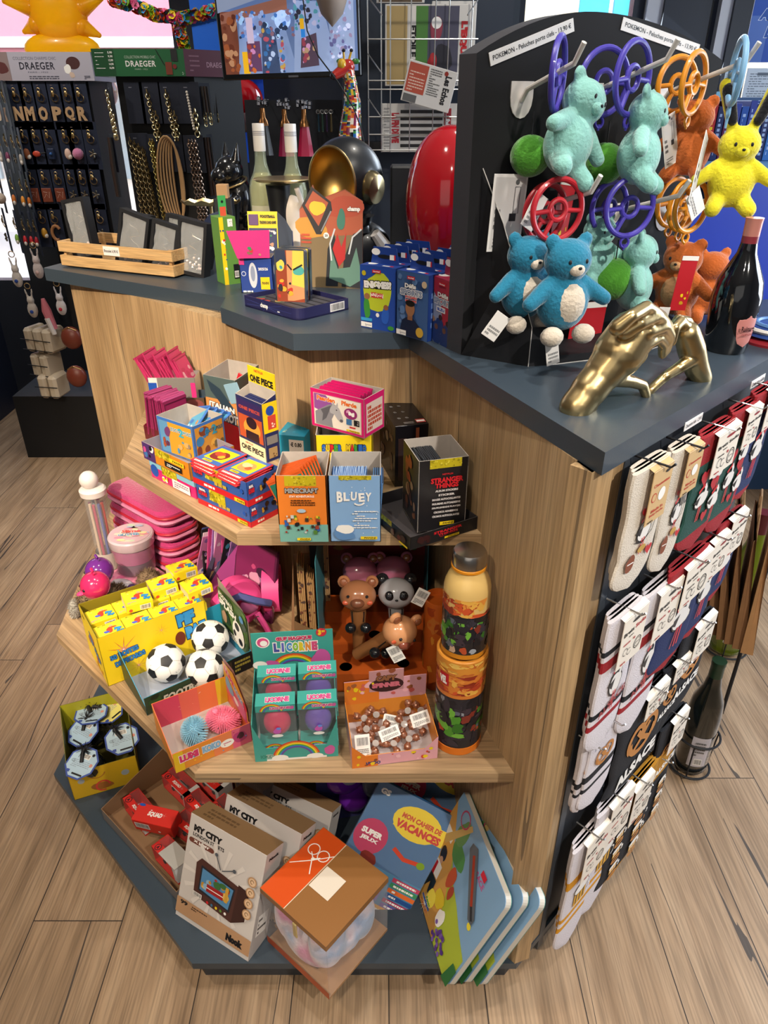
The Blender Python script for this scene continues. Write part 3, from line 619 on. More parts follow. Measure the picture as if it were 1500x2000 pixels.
sbox(None,None,0,0,.075,ZB_,'sticker_box','blue open sticker box with orange pictures in the orange tray','sticker box',draw=dr,Mx=Mz,w=wz,h=hz_)
sachets(4,.055,.075,[ZB_,K('4f9ac0'),K('c87a3a'),WHI,ZB_],'sticker_packet','blue packet lying loosely in the blue open box','packets in the blue open box','packet',lambda i:Mz@T(.034+.004*i,.03+.007*i,.022)@R4('X',-52-5*i)@R4('Z',-25+6*i))
# tall comic box with torn top
Mr,wr,hr=PL2((414,870),(471,884),Z1,680)
hr=.152
def dr(f):
    F=f['F']; F.r(0,.3,1,1,K('4d5d5c')); F.r(0,.38,1,.7,K('d08a4a')); F.p([(.1,.95),(.5,.85),(.9,.6),(.95,.45),(.7,.62),(.5,.5),(.45,.66),(.2,.8)],K('283a48')); F.p([(.1,.4),(.25,.62),(.4,.4)],K('2b4a6a')); F.p([(.6,.4),(.7,.56),(.95,.36)],K('2b4a6a'))
    F.p([(0,.46),(1,.36),(1,0),(0,0)],RED); F.t('ITALIAN',.5,.6,.8,.075,WHI,.05,out=BLK,ang=-.12); F.t('BRAINROT',.5,.48,.95,.13,WHI,.06,out=BLK,ang=-.14); F.lines(.3,.34,.8,.37,1,BLK,3)
    R_=f['R']; R_.fill(K('3a3f40')); R_.e(.6,.75,.28,.13,K('4f7068')); R_.e(.45,.6,.22,.12,K('6b7a6a')); R_.arc(.6,.7,.3,0,5,.05,K('9a8f7a'))
sbox(None,None,0,0,.078,K('4d5d5c'),'sticker_box','tall comic sticker box with torn grey top','sticker box',draw=dr,Mx=Mr,w=.078,h=hr,hb=hr*1.06)
mb=MB(); mb.bb(-.02,-.002,0,.02,.002,.06,RED,.001); S(mb,'sticker_packet','single red packet sticking up in the tall comic box','packet',mat=Mr@T(.045,.045,.088)@R4('Y',25))
mb=MB(); mb.bb(-.02,-.001,0,.02,.001,.05,K('8fb4c8'),.0005); S(mb,'paper_flap','crumpled pale blue flap at the rim of the tall comic box','paper',mat=Mr@T(.05,.002,.118)@R4('Y',70)@R4('X',12))
# dark box behind the blue one
Mx,w,h=PL2((340,842),(408,842),Z1,777)
mb=MB(); f=tray(mb,w,.05,h,h,K('3d4a58'),K('5a4636')); F=f['F']; F.e(.2,.8,.2,.14,K('8a5a2c')); F.e(.7,.8,.26,.16,K('8a4a48')); F.r(0,.97,.1,1,YEL)
f['Bi'].blobs(.05,.3,.95,.95,8,[K('2c5078'),K('7a6a4c'),K('1e2c3c')],.15,3); S(mb,'sticker_box','low dark open box between the blue box and the grey pink box','sticker box',mat=Mx,smooth=False)
# back grey and pink box full of pink packets
Mx,w,h=PL2((303,832),(392,832),Z1,738); Mk=Mx
mb=MB(); f=tray(mb,w,.05,h,h,K('8e8682'),K('d8d3ce'),x=0); F=f['F']; F.r(0,.6,.18,.9,BLU); F.r(.02,.62,.12,.7,YEL); F.r(.2,.0,1,1,K('7f7974')); F.r(.9,.2,1,.9,PNK)
S(mb,'sticker_box','grey open box of pink packets at the back against the oak panel','sticker box',mat=Mx,smooth=False)
R_=random.Random(4)
sachets(22,.052,.058,[K('b02a5a'),K('c43a6c'),K('d8a0b0'),K('b8325f')],'sticker_packet','pink packet leaning in the grey box at the back','packets in the grey box','packet',
    lambda i:Mk@T(.006+i*(w-.02)/21,.026,h*.86+random.Random(i).uniform(-.002,.004)+(.012 if i%6==5 else 0))@R4('Z',78)@R4('X',-26+random.Random(i+5).uniform(-6,6)))
# fan of pink packets at the left
Mf=T(*G(262,866,Z1))@R4('Z',-38)
mb=MB(); f=tray(mb,.088,.055,.03,.05,K('7a2030'),K('5a1a24')); S(mb,'display_tray','dark red carton behind the orange tray holding a fan of pink packets','tray',mat=Mf@T(-.002,.03,0),smooth=False)
for q_ in (0,1): sachets(12,.058,.088-.004*q_,[K(['a02a62','6a1a40'][q_]),K('8c2454'),K('c870a0'),K(['d0609a','8a2454'][q_])],'sticker_packet','wavy magenta packet in the upright fan left of the blue box','packets in the magenta fan','packet',th=.0016,at=
    lambda i:Mf@T(.004+i*.0068+.0034*q_,.06+random.Random(i).uniform(-.003,.003),.012+random.Random(i).uniform(0,.007))@R4('Z',90+random.Random(i+9).uniform(-5,5))@R4('X',8-i*1.0))
# teal box with price tag
Mx,w,h=PL2((545,902),(600,902),Z1,848)
mb=MB(); f=carton(mb,w,.095,h,K('1f8bab')); F=f['F']; F.r(.42,.1,.95,.85,WHI); F.t('€ 0.80',.68,.68,.4,.16,BLK,.04); F.bars(.46,.15,.92,.45); f['T'].blobs(.1,.05,.9,.5,6,[K('a9c9b0'),K('2a9fc0')],.12,4)
S(mb,'sticker_box','teal carton with a white price label behind the slim navy box','sticker box',mat=Mx@R4('Z',-12))
mb=MB(); mb.X=R4('Z',8); mb.box(0,0,0,.004,.03,.11,BLKM); mb.box(.032,0,0,.036,.03,.11,BLKM); mb.box(.004,.027,0,.032,.03,.11,BLKM); mb.box(.004,0,0,.032,.027,.004,BLKM)
P_=G(556,860,Z1); S(mb,'leaflet_holder','small black plastic holder behind the teal carton against the oak','holder',loc=(-.208,1.272,Z1) if False else (P_.x+.03,P_.y-.03,Z1+.0),rz=rad(-38))
# ================================================================ middle shelf
def heading(a,b,z): A,B=G(*a,z),G(*b,z); return math.atan2(B.y-A.y,B.x-A.x)
# ---- yellow box of small yellow boxes
YL=K('e3c51a'); YL2=K('d8b818')
Mp_,wp_,hp_=PL2((212,1341),(412,1262),Z2,1248)
dp_=.13
def boom(F,cx,cy,r): F.star(cx,cy,r,K('c9302c'),9,r*.5,int(cx*90)); F.star(cx,cy,r*.55,WHI,9,r*.26,int(cx*90))
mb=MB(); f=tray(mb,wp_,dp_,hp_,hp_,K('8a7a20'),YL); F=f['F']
boom(F,.2,.62,.17); boom(F,.56,.72,.08); boom(F,.3,.2,.1); F.t('50 BOITES',.2,.55,.26,.1,K('2f7ac0'),.05,out=K('16305a'),ang=.1); F.t('DE PETARDS',.24,.4,.28,.1,K('2f7ac0'),.05,out=K('16305a'),ang=.1)
F.t('PIF',.8,.78,.17,.26,K('2f8ac8'),.08,out=K('16305a'),ang=.06); F.t('PAF',.88,.48,.2,.26,K('2f8ac8'),.08,out=K('16305a'),ang=.06); F.e(.72,.42,.05,.14,K('6b2f1c'))
L=f['L']; L.lines(.08,.84,.92,.9,1,K('3a341c'),2,.9); L.blobs(.2,.2,.7,.75,5,[K('c8502c'),K('b87a5a'),K('3b6ab0')],.1,5); L.t('PIF PAF',.62,.5,.5,.16,K('3b7ab8'),.06,out=K('16305a'),ang=-.6); L.blobs(.15,.05,.85,.25,4,[K('d89a3a')],.1,3)
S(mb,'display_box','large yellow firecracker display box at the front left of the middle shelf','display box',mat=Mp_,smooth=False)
def petard():
    mb=MB(); f=carton(mb,.052,.046,.02,K('e8d020'),b=.0006); Tt=f['T']; Tt.r(.03,.03,.97,.97,K('efd829'))
    boom(Tt,.22,.78,.12); Tt.blob(.5,.5,.12,.2,K('c8402c'),3); Tt.blob(.38,.4,.1,.1,K('4a5ab8'),4); Tt.blob(.62,.62,.16,.05,K('c8402c'),5); Tt.e(.6,.75,.07,.06,K('c89a7a')); Tt.t('PIF',.78,.42,.24,.17,K('2f8ac8'),.08,out=K('16305a'),ang=-.3); Tt.t('PAF',.82,.22,.24,.16,K('2f8ac8'),.08,out=K('16305a'),ang=-.3); Tt.lines(.06,.06,.4,.2,2,K('c87a9a'),3); Tt.t('JEU DE',.3,.9,.3,.07,BLK,.02); boom(Tt,.3,.22,.07)
    F=f['F']; F.bars(.5,.12,.9,.72,n=16); F.c(.15,.3,.07,K('c8402c')); f['L'].r(.06,.1,.94,.92,K('d0bfa8')); return mb
o=None; k=0
lz=hp_-.03
for i in range(4):
    for j in range(2):
        Mx=Mp_@T(.004+i*.0535,.004+j*.06,lz)
        if o is None: o=S(petard(),'firecracker_box','small yellow firecracker box','box',mat=Mx,group='small boxes lying flush in the yellow display box')
        else: dup(o,mat=Mx)
        k+=1
for ch in list(COL.objects):
    if ch.name.startswith('firecracker_box'): ch['label']='small yellow box lying flush inside the large yellow display box'
def loose(px,py,zz,ang,lab,tx=0,ty=0):
    P=G(px,py,Z2+zz); q=dup(o,mat=T(*P)@R4('Z',ang)@R4('X',ty)@R4('Y',tx)@T(-.026,-.023,0),label=lab); q['group']='loose small boxes on top of the yellow display box'
zz=hp_-.009
loose(269,1180,zz,30,'small yellow box lying loose on top, nearest the left of the four loose ones',3,4); loose(319,1152,zz,33,'small yellow box lying loose on top, second of the four from the left',-3,3)
loose(385,1154,zz,37,'small yellow box lying loose on top beside the football picture card',-3,2); loose(356,1122,zz+.006,38,'small yellow box lying loose on top, the furthest back of the four loose ones',3,-4)
# ---- football box
Mfb,wfb,_=PL2((288,1398),(494,1303),Z2); dfb=.125
TL_=K('2387a6')
mb=MB(); f=tray(mb,wfb,dfb,.042,.085,TL_,K('2e3f2c'),(.02,.08),(.042,.085),floor=K('9ba3b5'))
F=f['F']; F.blobs(0,0,1,1,16,[K('2b4a26'),K('3f3326'),K('1c2a1c'),K('2a3f6a')],.06,4); F.t('FOOTBALL',.36,.5,.42,.44,K('b9b9ae'),.05,shear=.2,out=K('202820')); F.r(.8,.05,1,1,BLKM); F.lines(.82,.2,.98,.9,3,K('a8a048'),3); F.t('LANCE-MOI !',.66,.72,.2,.2,K('c9b9a0'),.03)
# picture card standing up at the right end
hd=.15
x1=wfb
mb.add([(x1+.001,.0,.0),(x1+.001,dfb,.0),(x1+.001,dfb,hd),(x1+.001,.02,hd*.86),(x1+.001,.0,hd*.75)],[(0,1,2,3,4)],K('8f887c'))
H_=Fc(mb,(x1-.0012,dfb,.02),(0,-dfb*.97,0),(0,0,hd*.86-.02)); H_.fill(K('45602f')); H_.blobs(0,0,1,1,34,[K('557a38'),K('33502a'),K('2a3f28'),K('6a7a4a')],.12,6)
H_.t('FOOTBALL',.32,.88,.5,.1,WHI,.04,ang=-.12); H_.t('SPLASH',.36,.72,.62,.15,WHI,.06,shear=.15,ang=-.12); H_.e(.68,.34,.2,.3,WHI); H_.e(.66,.5,.08,.09,BLK); H_.e(.74,.2,.07,.08,BLK); H_.e(.55,.3,.05,.07,BLK); H_.blob(.2,.45,.1,.14,K('b08a6a'),3); H_.c(.86,.8,.07,K('4f8ac0')); H_.lines(.1,.06,.6,.2,3,WHI,4)
S(mb,'display_box','blue lined display box with a football picture card, holding three white balls','display box',mat=Mfb,smooth=False)
def ball():
    mb=MB(); r=.037; wm=M('e9e7e4',.5); bm=M('1c1c20',.5)
    ph=(1+5**.5)/2; pts=[V(p).normalized() for p in [(0,1,ph),(0,-1,ph),(0,1,-ph),(0,-1,-ph),(1,ph,0),(-1,ph,0),(1,-ph,0),(-1,-ph,0),(ph,0,1),(-ph,0,1),(ph,0,-1),(-ph,0,-1)]]
    mb.ell((0,0,0),r,wm,36,k=24)
    for p in pts:
        a=p.orthogonal().normalized(); q=[v for v in pts if v is not p and p.dot(v)>.3][0]; a=(q-p*q.dot(p)).normalized(); b=p.cross(a)
        n=10; vs=[]
        for rr,hh in ((.012,.0012),(.0125,0.0)):
            pass
        c=p*(r+.0009); ring=[]
        for i in range(5):
            t=2*PI*i/5; ring.append((p*r+(a*math.cos(t)+b*math.sin(t))*.0128).normalized()*(r+.0006))
        m2=[]
        for i in range(5): m2.append(((ring[i]+ring[(i+1)%5])/2).normalized()*(r+.0007))
        vs=[c]+ring+m2; fs=[]
        for i in range(5): fs+= [(0,1+i,6+i),(0,6+i,1+(i+1)%5)]
        mb.add(vs,fs,bm)
    # seams
    sm=M('b9b5b0',.6)
    for p in pts:
        nb=[v for v in pts if v is not p and p.dot(v)>.3]
        for q in nb:
            if pts.index(q)>pts.index(p):
                A_=(p*.66+q*.34).normalized()*r*1.002; B_=(p*.34+q*.66).normalized()*r*1.002; mb.tube([A_,((A_+B_)/2).normalized()*r*1.003,B_],.0005,sm,4)
    R=random.Random(2)
    for i in range(40):
        v=V((R.uniform(-1,1),R.uniform(-1,1),R.uniform(-1,1))).normalized(); mb.ell(v*r,.0007,M('8d8a86',.6),6)
    return mb
def ballat(px,py): 
    z=Z2+.04; P=G(px,py,z); return T(*P)
b0=None
for (px,py,lab,rt) in ((324,1295,'white toy football with black pentagons, leftmost of the three',(10,20,0)),(411,1247,'white toy football with black pentagons at the back by the picture card',(40,-10,30)),(401,1305,'white toy football behind the front panel, nearest the picture of the box edge',(-20,25,70))):
    Mx=ballat(px,py)@R4('X',rt[0])@R4('Y',rt[1])@R4('Z',rt[2])
    if b0 is None: b0=S(ball(),'toy_football',lab,'toy ball',mat=Mx,group='toy footballs in the display box',ang=60)
    else: dup(b0,mat=Mx,label=lab)
# ---- orange and pink box with the two spiky toys
Ml,wl,_=PL2((344,1510),(492,1447),Z2)
mb=MB(); PKI=K('dc5a6a'); f=tray(mb,wl,.115,.044,.062,K('e0703f'),K('dd8a2e'),(.03,.062),(.044,.062),floor=K('b9ada4'))
F=f['F']; F.r(.5,0,1,1,K('dc7a4a')); F.r(.75,0,1,1,K('d45a7a')); F.r(0,0,.12,1,K('e0b822')); F.t('LUMI',.19,.6,.24,.36,K('d0356a'),.09,out=WHI,ang=.02); F.t('KOKO',.48,.6,.24,.36,K('7fa9cc'),.09,out=WHI); F.e(.68,.45,.09,.2,WHI); F.lines(.63,.36,.73,.54,2,K('c04a6a'),2); F.blob(.86,.5,.09,.32,K('b0386e'),4); F.blob(.86,.55,.045,.16,K('4a1a30'),5)
for k in range(9): F.e(random.Random(k).uniform(.03,.97),random.Random(k+9).uniform(.08,.9),.012,.03,[K('b03a5a'),YEL,K('5f9ac8')][k%3],8)
Bi=f['Bi']; Bi.r(0,0,.25,1,K('e0bb20')) if False else None
Bi.r(.0,0,.35,1,K('c8405a')); Bi.r(.35,0,.6,1,K('d8604e')); Bi.r(.85,0,1,1,K('dcb428')); Bi.blobs(.3,.3,.7,.9,6,[K('e8a890')],.01,4)
hd=.118; mb.add([(wl+.001,0,0),(wl+.001,.115,0),(wl+.001,.115,hd*.9),(wl+.001,.06,hd),(wl+.001,0,hd*.66)],[(0,1,2,3,4)],K('a8787a'))
H_=Fc(mb,(wl-.0012,.115,.03),(0,-.113,0),(0,0,hd*.6)); H_.p([(0,0),(1,0),(1,.68),(.5,1.18),(0,1.0)],K('dca02c')); H_.r(.04,0,.96,.5,K('d4587a')); H_.t('LUMI',.28,.8,.42,.2,K('d0356a'),.09,out=WHI,ang=-.25); H_.t('KOKO',.68,.62,.42,.2,K('7fa9cc'),.09,out=WHI,ang=-.25); H_.blob(.22,.4,.16,.24,K('6fa9d0'),2); H_.blob(.74,.28,.2,.24,K('e07aa0'),3); H_.e(.5,.24,.11,.11,WHI); H_.c(.93,.62,.08,RED)
S(mb,'display_box','orange and pink display box with two rubber spiky toys at the front edge','display box',mat=Ml,smooth=False)
def spiky(col,n,rr):
    mb=MB(); m=M(col,.55,sheen=.3); mb.ell((0,0,0),rr,m,20); R=random.Random(1)
    for i in range(n):
        y=1-2*(i+.5)/n; a=i*2.39996; s_=math.sqrt(1-y*y); v=V((s_*math.cos(a),s_*math.sin(a),y)); p=V((v.x*rr[0],v.y*rr[1],v.z*rr[2])); mb.cyl(p*.95,p*1.0+v*.0085,.0011,m,.0005,5)
    return mb
t=E('spiky_toy','pale blue rubber toy with soft spikes and one pointed tuft','toy',mat=Ml@T(.052,.052,.024)@R4('Z',30))
m_=spiky('8fc4da',420,(.017,.015,.021)); m_.cyl((0,0,.018),(0,0,.034),.005,M('8fc4da',.55),.001); m_.build('spiky_body',t)
mb=MB(); mb.ell((.006,-.016,.004),.002,BLK,8); mb.ell((-.006,-.016,.004),.002,BLK,8); mb.build('eyes',t)
t=E('spiky_toy','bright pink rubber toy with soft spikes and rounded ears','toy',mat=Ml@T(.105,.05,.025)@R4('Z',-20)@R4('Y',25))
m_=spiky('f07f9c',480,(.024,.017,.017)); m_.ell((-.02,0,.014),.006,M('f07f9c',.55),10); m_.ell((.022,0,.012),.006,M('f07f9c',.55),10); m_.build('spiky_body',t)
mb=MB(); mb.ell((.006,-.018,-.004),.002,BLK,8); mb.ell((-.008,-.018,-.004),.002,BLK,8); mb.build('eyes',t)
# ---- turquoise unicorn egg display
Mg,wg,_=PL2((499,1488),(661,1476),Z2)
TQ=K('3f9c93'); TQ2=K('5fb8ac')
def rainbow(F,cx,cy,r,w):
    for i,c_ in enumerate(('c8402c','e08a2a','e6d22c','4fa03c','2f7ac0','6a3f96')): F.arc(cx,cy,r-i*w,.25,PI-.25,w*1.05,K(c_),16)
hg=hz(G(499,1488,Z2),1413)-Z2
mb=MB(); f=tray(mb,wg,.118,.03,.07,TQ,TQ,(hg*.95,hg*1.15),(hg*.95,hg*1.15),floor=K('b9b5b0')); F=f['F']
F.r(0,.0,1,.14,WHI); F.t('IOKIDO',.17,.35,.2,.28,K('2a7f6f'),.05,out=WHI); rainbow(F,.5,.1,.28,.018); F.blob(.9,.6,.07,.35,K('c05a9a'),3); F.e(.3,.2,.1,.25,WHI); F.e(.72,.2,.1,.2,WHI)
for s_,sx in ((-1,0),(1,1)):
    x0=0 if s_<0 else wg*.86; mb.add([(x0,-.0004,0),(x0+wg*.14,-.0004,0),(x0+(wg*.14 if s_<0 else wg*.14),-.0004,.03 if s_<0 else hg*.95),(x0,-.0004,hg*.95 if s_<0 else .03)],[(0,1,2,3)],TQ)
hdz0=hg*1.0; hh=.185
mb.box(.0,.117,0,wg,.1185,hh,TQ); H_=Fc(mb,(0,.117,.085),(wg,0,0),(0,0,hh-.085)); H_.fill(TQ)
for k,(ch,c_) in enumerate(zip('LICORNE',('4a4f9a','5f62b8','4f8ac8','8ab83a','d8c030','e08a3a','d04a7a'))): H_.t(ch,.3+k*.078,.66,.07 if ch!='I' else .03,.2,K(c_),.08,out=WHI,ob=.09)
H_.t('ŒUF MAGIQUE',.52,.85,.44,.1,K('c02a5a'),.07,out=WHI,ob=.07); H_.c(.14,.8,.085,WHI); H_.c(.14,.8,.07,K('d04a82')); H_.c(.15,.78,.045,WHI); rainbow(H_,.5,.08,.3,.02); H_.blob(.25,.25,.1,.16,K('c45aa0'),4); H_.blob(.84,.35,.11,.2,K('c45aa0'),5); H_.e(.84,.13,.14,.1,WHI); H_.e(.08,.3,.09,.09,WHI); H_.c(.86,.96,.065,K('c8283a')); H_.t('3',.84,.96,.04,.12,YEL,.08); H_.t('99',.885,.98,.04,.05,YEL,.06)
for k in range(10): H_.star(random.Random(k).uniform(.05,.95),random.Random(k+30).uniform(.1,.95),.012,WHI,4,.004)
S(mb,'display_box','turquoise unicorn egg display box with a rainbow header','display box',mat=Mg,smooth=False)
def eggbox(ecol,z,lab,x,y):
    t=E('egg_box',lab,'toy box',mat=Mg@T(x,y,z),group='boxed eggs in the turquoise display')
    w_,d_,h_=.066,.03,.104
    mb=MB(); mb.box(0,0,0,w_,d_,.012,TQ); mb.box(0,0,h_-.014,w_,d_,h_,TQ); mb.box(0,d_-.001,.012,w_,d_,h_-.014,K('4c4f50'))
    for zz,hh_ in ((0,.012),(h_-.012,.012)):
        F=Fc(mb,(0,0,zz),(w_,0,0),(0,0,hh_)); rainbow(F,.4,-.4,.3,.02); F.t('LICORNE',.62,.5,.5,.5,K('c8508a'),.07,out=WHI); F.blob(.92,.5,.06,.3,K('c05a9a'),3)
    Tt=Fc(mb,(0,0,h_),(w_,0,0),(0,d_,0)); Tt.t('LICORNE',.55,.45,.6,.4,K('c8508a'),.07,out=WHI)
    mb.build('carton',t,smooth=False)
    mb=MB(); pr=[(0,0)]+[(.0235*math.sin(PI*i/14)*(1-.16*(i/14-.5)),.06*(1-math.cos(PI*i/14))/2) for i in range(1,14)]+[(0,.06)]
    mb.lathe(pr,KG(ecol),24,(w_/2,d_/2-.001,.024),sy=.6); e_=mb.build('egg',t)
    F=MB(); ff=Fc(F,(w_/2-.012,d_/2-.0154,.03),(.024,0,0),(0,0,.03)); ff.e(.5,.14,.4,.12,WHI); ff.blob(.5,.5,.25,.22,K('c05ab0'),5); ff.blob(.6,.7,.15,.1,K('6a8ad8'),6); F.build('print',e_,smooth=False)
    mb=MB(); mb.box(.0005,.0002,.012,w_-.0005,.0004,h_-.014,CLEAR); mb.box(.0,.0002,.012,.0006,d_,h_-.014,CLEAR); mb.box(w_-.0006,.0002,.012,w_,d_,h_-.014,CLEAR); mb.build('clear_window',t,smooth=False)
eggbox('c8325a',.012,'boxed shiny red egg at the front left of the turquoise display',.008,.012); eggbox('6a4fae',.012,'boxed shiny violet egg at the front right of the turquoise display',.078,.012)
eggbox('c8325a',.03,'boxed red egg behind the front red one in the turquoise display',.010,.062); eggbox('6a4fae',.03,'boxed violet egg behind the front violet one in the turquoise display',.080,.064)
# ---- capybara-free spinner display (orange and pink)
Mc,wc,_=PL2((688,1501),(854,1480),Z2); hc=.052
OP=K('dd7a2a'); PK2=K('d9a0ac')
mb=MB(); f=tray(mb,wc,.105,.026,.05,K('d9882f'),PK2,(hc,hc),(hc,hc),floor=M('b8aeb0',.3)); F=f['F']
F.r(0,0,.3,1,OP); F.t('KAIKIDO',.22,.3,.22,.3,K('20407a'),.06); F.blobs(.05,.1,.95,.95,16,[K('8a4a2c'),YEL,K('c8402c'),K('e8b8c0')],.03,5)
for s_ in (0,1):
    a=0 if s_==0 else wc*.84; mb.add([(a,-.0004,0),(a+wc*.16,-.0004,0),(a+wc*.16,-.0004,.026 if s_==0 else hc),(a,-.0004,hc if s_==0 else .026)],[(0,1,2,3)],OP if s_==0 else PK2)
    q=Fc(mb,(a,-.0005,0),(wc*.16,0,0),(0,0,hc)); q.star(.5,.5,.25,K('a86a20'),8,.14); q.c(.5,.5,.14,YEL)
mb.box(0,.104,0,wc,.1052,.098,PK2); H_=Fc(mb,(0,.104,.045),(wc,0,0),(0,0,.053)); H_.r(0,0,.42,1,OP); H_.blobs(.03,.08,.97,.95,22,[K('9a5a34'),YEL,K('e8b0b8'),K('c8605a')],.045,6); 
mb.box(wc*.3,.103,.07,wc*.72,.1045,.118,K('b8888c')); q=Fc(mb,(wc*.3,.103,.07),(wc*.42,0,0),(0,0,.048)); q.e(.5,.3,.5,.34,K('3a2020')); q.t('CAPY',.5,.62,.6,.26,K('8a5a3c'),.09,out=K('2a1414')); q.t('SPINNER',.5,.3,.84,.24,K('c86a7a'),.08,out=K('2a1414')); q.blobs(.2,.7,.8,1.1,3,[K('8a4a30')],.14,4)
S(mb,'display_box','orange and pink display box full of little brown spinners','display box',mat=Mc,smooth=False)
def spinner():
    t=E('finger_spinner','little brown three armed spinner with animal faces','spinner',group='brown spinners in the orange and pink display box')
    mb=MB(); br=M('7a452c',.4,coat=.3)
    for i in range(3):
        a=2*PI*i/3; c=(.0125*math.cos(a),.0125*math.sin(a),.003); mb.ell(c,(.0068,.0068,.0045),br,14); d_=V((math.cos(a),math.sin(a),0)); pd=V((-d_.y,d_.x,0))
        for s_ in (-1,1): mb.ell(V(c)+d_*.005+pd*s_*.0045,.0017,br,8)
        mb.cyl((0,0,.003),c,.004,br)
    mb.build('spinner_body',t)
    mb=MB()
    for i in range(3):
        a=2*PI*i/3; d_=V((math.cos(a),math.sin(a),0)); pd=V((-d_.y,d_.x,0)); mb.ell(V((0,0,.0065))+d_*.0135,(.0022,.0022,.0012),K('dcae96'),8)
        for s_ in (-1,1): mb.ell(V((0,0,.007))+d_*.0165+pd*s_*.0028,.0007,BLK,6)
    mb.build('face_paint',t)
    mb=MB(); mb.lathe([(.0055,0),(.0062,.002),(.0055,.003),(0,.0033)],M('c8c0bc',.1,alpha=.6),16,(0,0,.006)); mb.build('hub_cap',t); return t
s0=spinner(); R=random.Random(7); first=True
for (x,y,z,ax,ay) in ((.03,.085,.03,60,10),(.055,.088,.034,70,-10),(.11,.088,.034,65,5),(.135,.09,.03,70,0),(.035,.065,.022,50,-15),(.06,.06,.02,45,10),(.1,.062,.024,40,0),(.125,.06,.02,48,15),(.045,.035,.012,25,0),(.075,.03,.01,15,10),(.105,.036,.012,25,-6),(.03,.02,.008,10,5)):
    Mx=Mc@T(x,y,z)@R4('X',ax)@R4('Y',ay)@R4('Z',R.uniform(0,120))
    if first: s0.matrix_world=Mx; first=False
    else: dup(s0,mat=Mx)
def hangtag(px,w_,h_,Mx,name,lab):
    mb=MB(); mb.bb(0,0,0,w_,.0008,h_,WHI,.0002); q=Fc(mb,(0,0,0),(w_,0,0),(0,0,h_)); q.bars(.08,.45,.92,.92); q.lines(.1,.08,.9,.38,4,K('6a6a6a'),3); S(mb,name,lab,'label',mat=Mx,smooth=False)
hangtag(0,.026,.038,Mc@T(.008,.012,.012)@R4('X',-28)@R4('Z',0),'barcode_tag','white barcode tag at the left front inside the spinner box')
hangtag(0,.036,.02,Mc@T(.056,.03,.02)@R4('X',-40)@R4('Y',-15),'barcode_tag','white barcode tag across the middle of the spinners')
hangtag(0,.034,.024,Mc@T(.115,.05,.024)@R4('X',-35)@R4('Y',-12),'barcode_tag','white barcode tag at the right of the spinners')
hangtag(0,.03,.02,Mc@T(.062,.07,.022)@R4('X',-35)@R4('Y',18),'barcode_tag','white barcode tag at the back of the spinners')
# ---- tube with drinking bottle
def wraps(mb,r,z0,z1,cols,n,seed,c,rmax=.35,rz=.012):
    """patches of print lying on a cylinder wall"""
    R=random.Random(seed); cx,cy=c
    for i in range(n):
        a0=R.uniform(-PI,0); zc=R.uniform(z0,z1); da=R.uniform(.12,rmax); dz=R.uniform(.4,1)*rz; q=[1+R.uniform(-.35,.35) for _ in range(12)]; rr=r+.0002+.00003*i
        vs=[(cx+rr*math.cos(a0),cy+rr*math.sin(a0),zc)]
        for k in range(12): a=a0+da*q[k]*math.cos(2*PI*k/12); z=min(max(zc+dz*q[k]*math.sin(2*PI*k/12),z0),z1); vs.append((cx+rr*math.cos(a),cy+rr*math.sin(a),z))
        mb.add(vs,[(0,1+k,1+(k+1)%12) for k in range(12)],cols[i%len(cols)])
P=G(895,1462-12,Z2); P=V((P.x-.002,P.y+.012,Z2)); rt=.041
HUL=[K('4a8a2c'),K('2f6a20'),K('6aa83c'),K('1e1d22'),K('3a2f3a'),K('7a2f24')]
NEB=[K('c8522a'),K('a83c22'),K('d88a3a'),K('8a2f1c'),K('dca84a')]
zc0=hz(P,1262)-Z2
def tube_art(mb,r,h,c=(0,0)):
    wraps(mb,r,h*.66,h*.93,NEB,34,4,c,.5,.008); wraps(mb,r,h*.1,h*.62,[K('1d1c24'),K('25232c'),K('2f2a36')],26,5,c,.5,.02); wraps(mb,r,h*.2,h*.52,HUL,40,6,c,.3,.012); wraps(mb,r,h*.12,h*.6,[K('8a8f9a'),K('b04a2a'),K('5a5f70')],14,8,c,.16,.008)
t=E('bottle_tube','orange and black cardboard tube under the drinking bottle','tube',tuple(P)); h=zc0
mb=MB(); mb.lathe([(rt,.012),(rt,h*.62)],M('1d1c22',.35),36,caps=False); mb.lathe([(rt,h*.62),(rt,h*.8),(rt,h-.002)],M('cf7a32',.35),36,caps=False); tube_art(mb,rt,h); mb.build('tube_wall',t)
mb=MB(); mb.lathe([(rt*.97,0),(rt+.001,.001),(rt+.001,.016),(rt-.004,.017)],M('d0701c',.35),36); mb.build('tube_base',t)
mb=MB(); mb.lathe([(rt+.0012,h-.03),(rt+.0016,h-.002),(rt,h),(rt-.003,h),(rt-.003,h-.006),(0,h-.006)],M('d08a34',.35),36); wraps(mb,rt+.0016,h-.028,h-.004,[K('d8a84a'),K('b8622a'),K('dcb45a')],12,3,(0,0),.5,.006); l_=mb.build('tube_lid',t)
mb=MB(); a0=-2.35
for k in range(6):
    pass
vs=[]; 
for i in range(7):
    a=-2.62+i*.075
    for z in (h-.056,h-.03): vs.append(((rt+.0014)*math.cos(a),(rt+.0014)*math.sin(a),z))
mb.add(vs,[(2*i,2*i+2,2*i+3,2*i+1) for i in range(6)],K('b8202a')); ff=Fc(mb,((rt+.0018)*math.cos(-2.62),(rt+.0018)*math.sin(-2.62),h-.056),V(((rt+.0018)*(math.cos(-2.17)-math.cos(-2.62)),(rt+.0018)*(math.sin(-2.17)-math.sin(-2.62)),0)),(0,0,.026)); ff.k=30; ff.t('VEL',.5,.5,.8,.62,WHI,.07); mb.build('red_logo_patch',t)
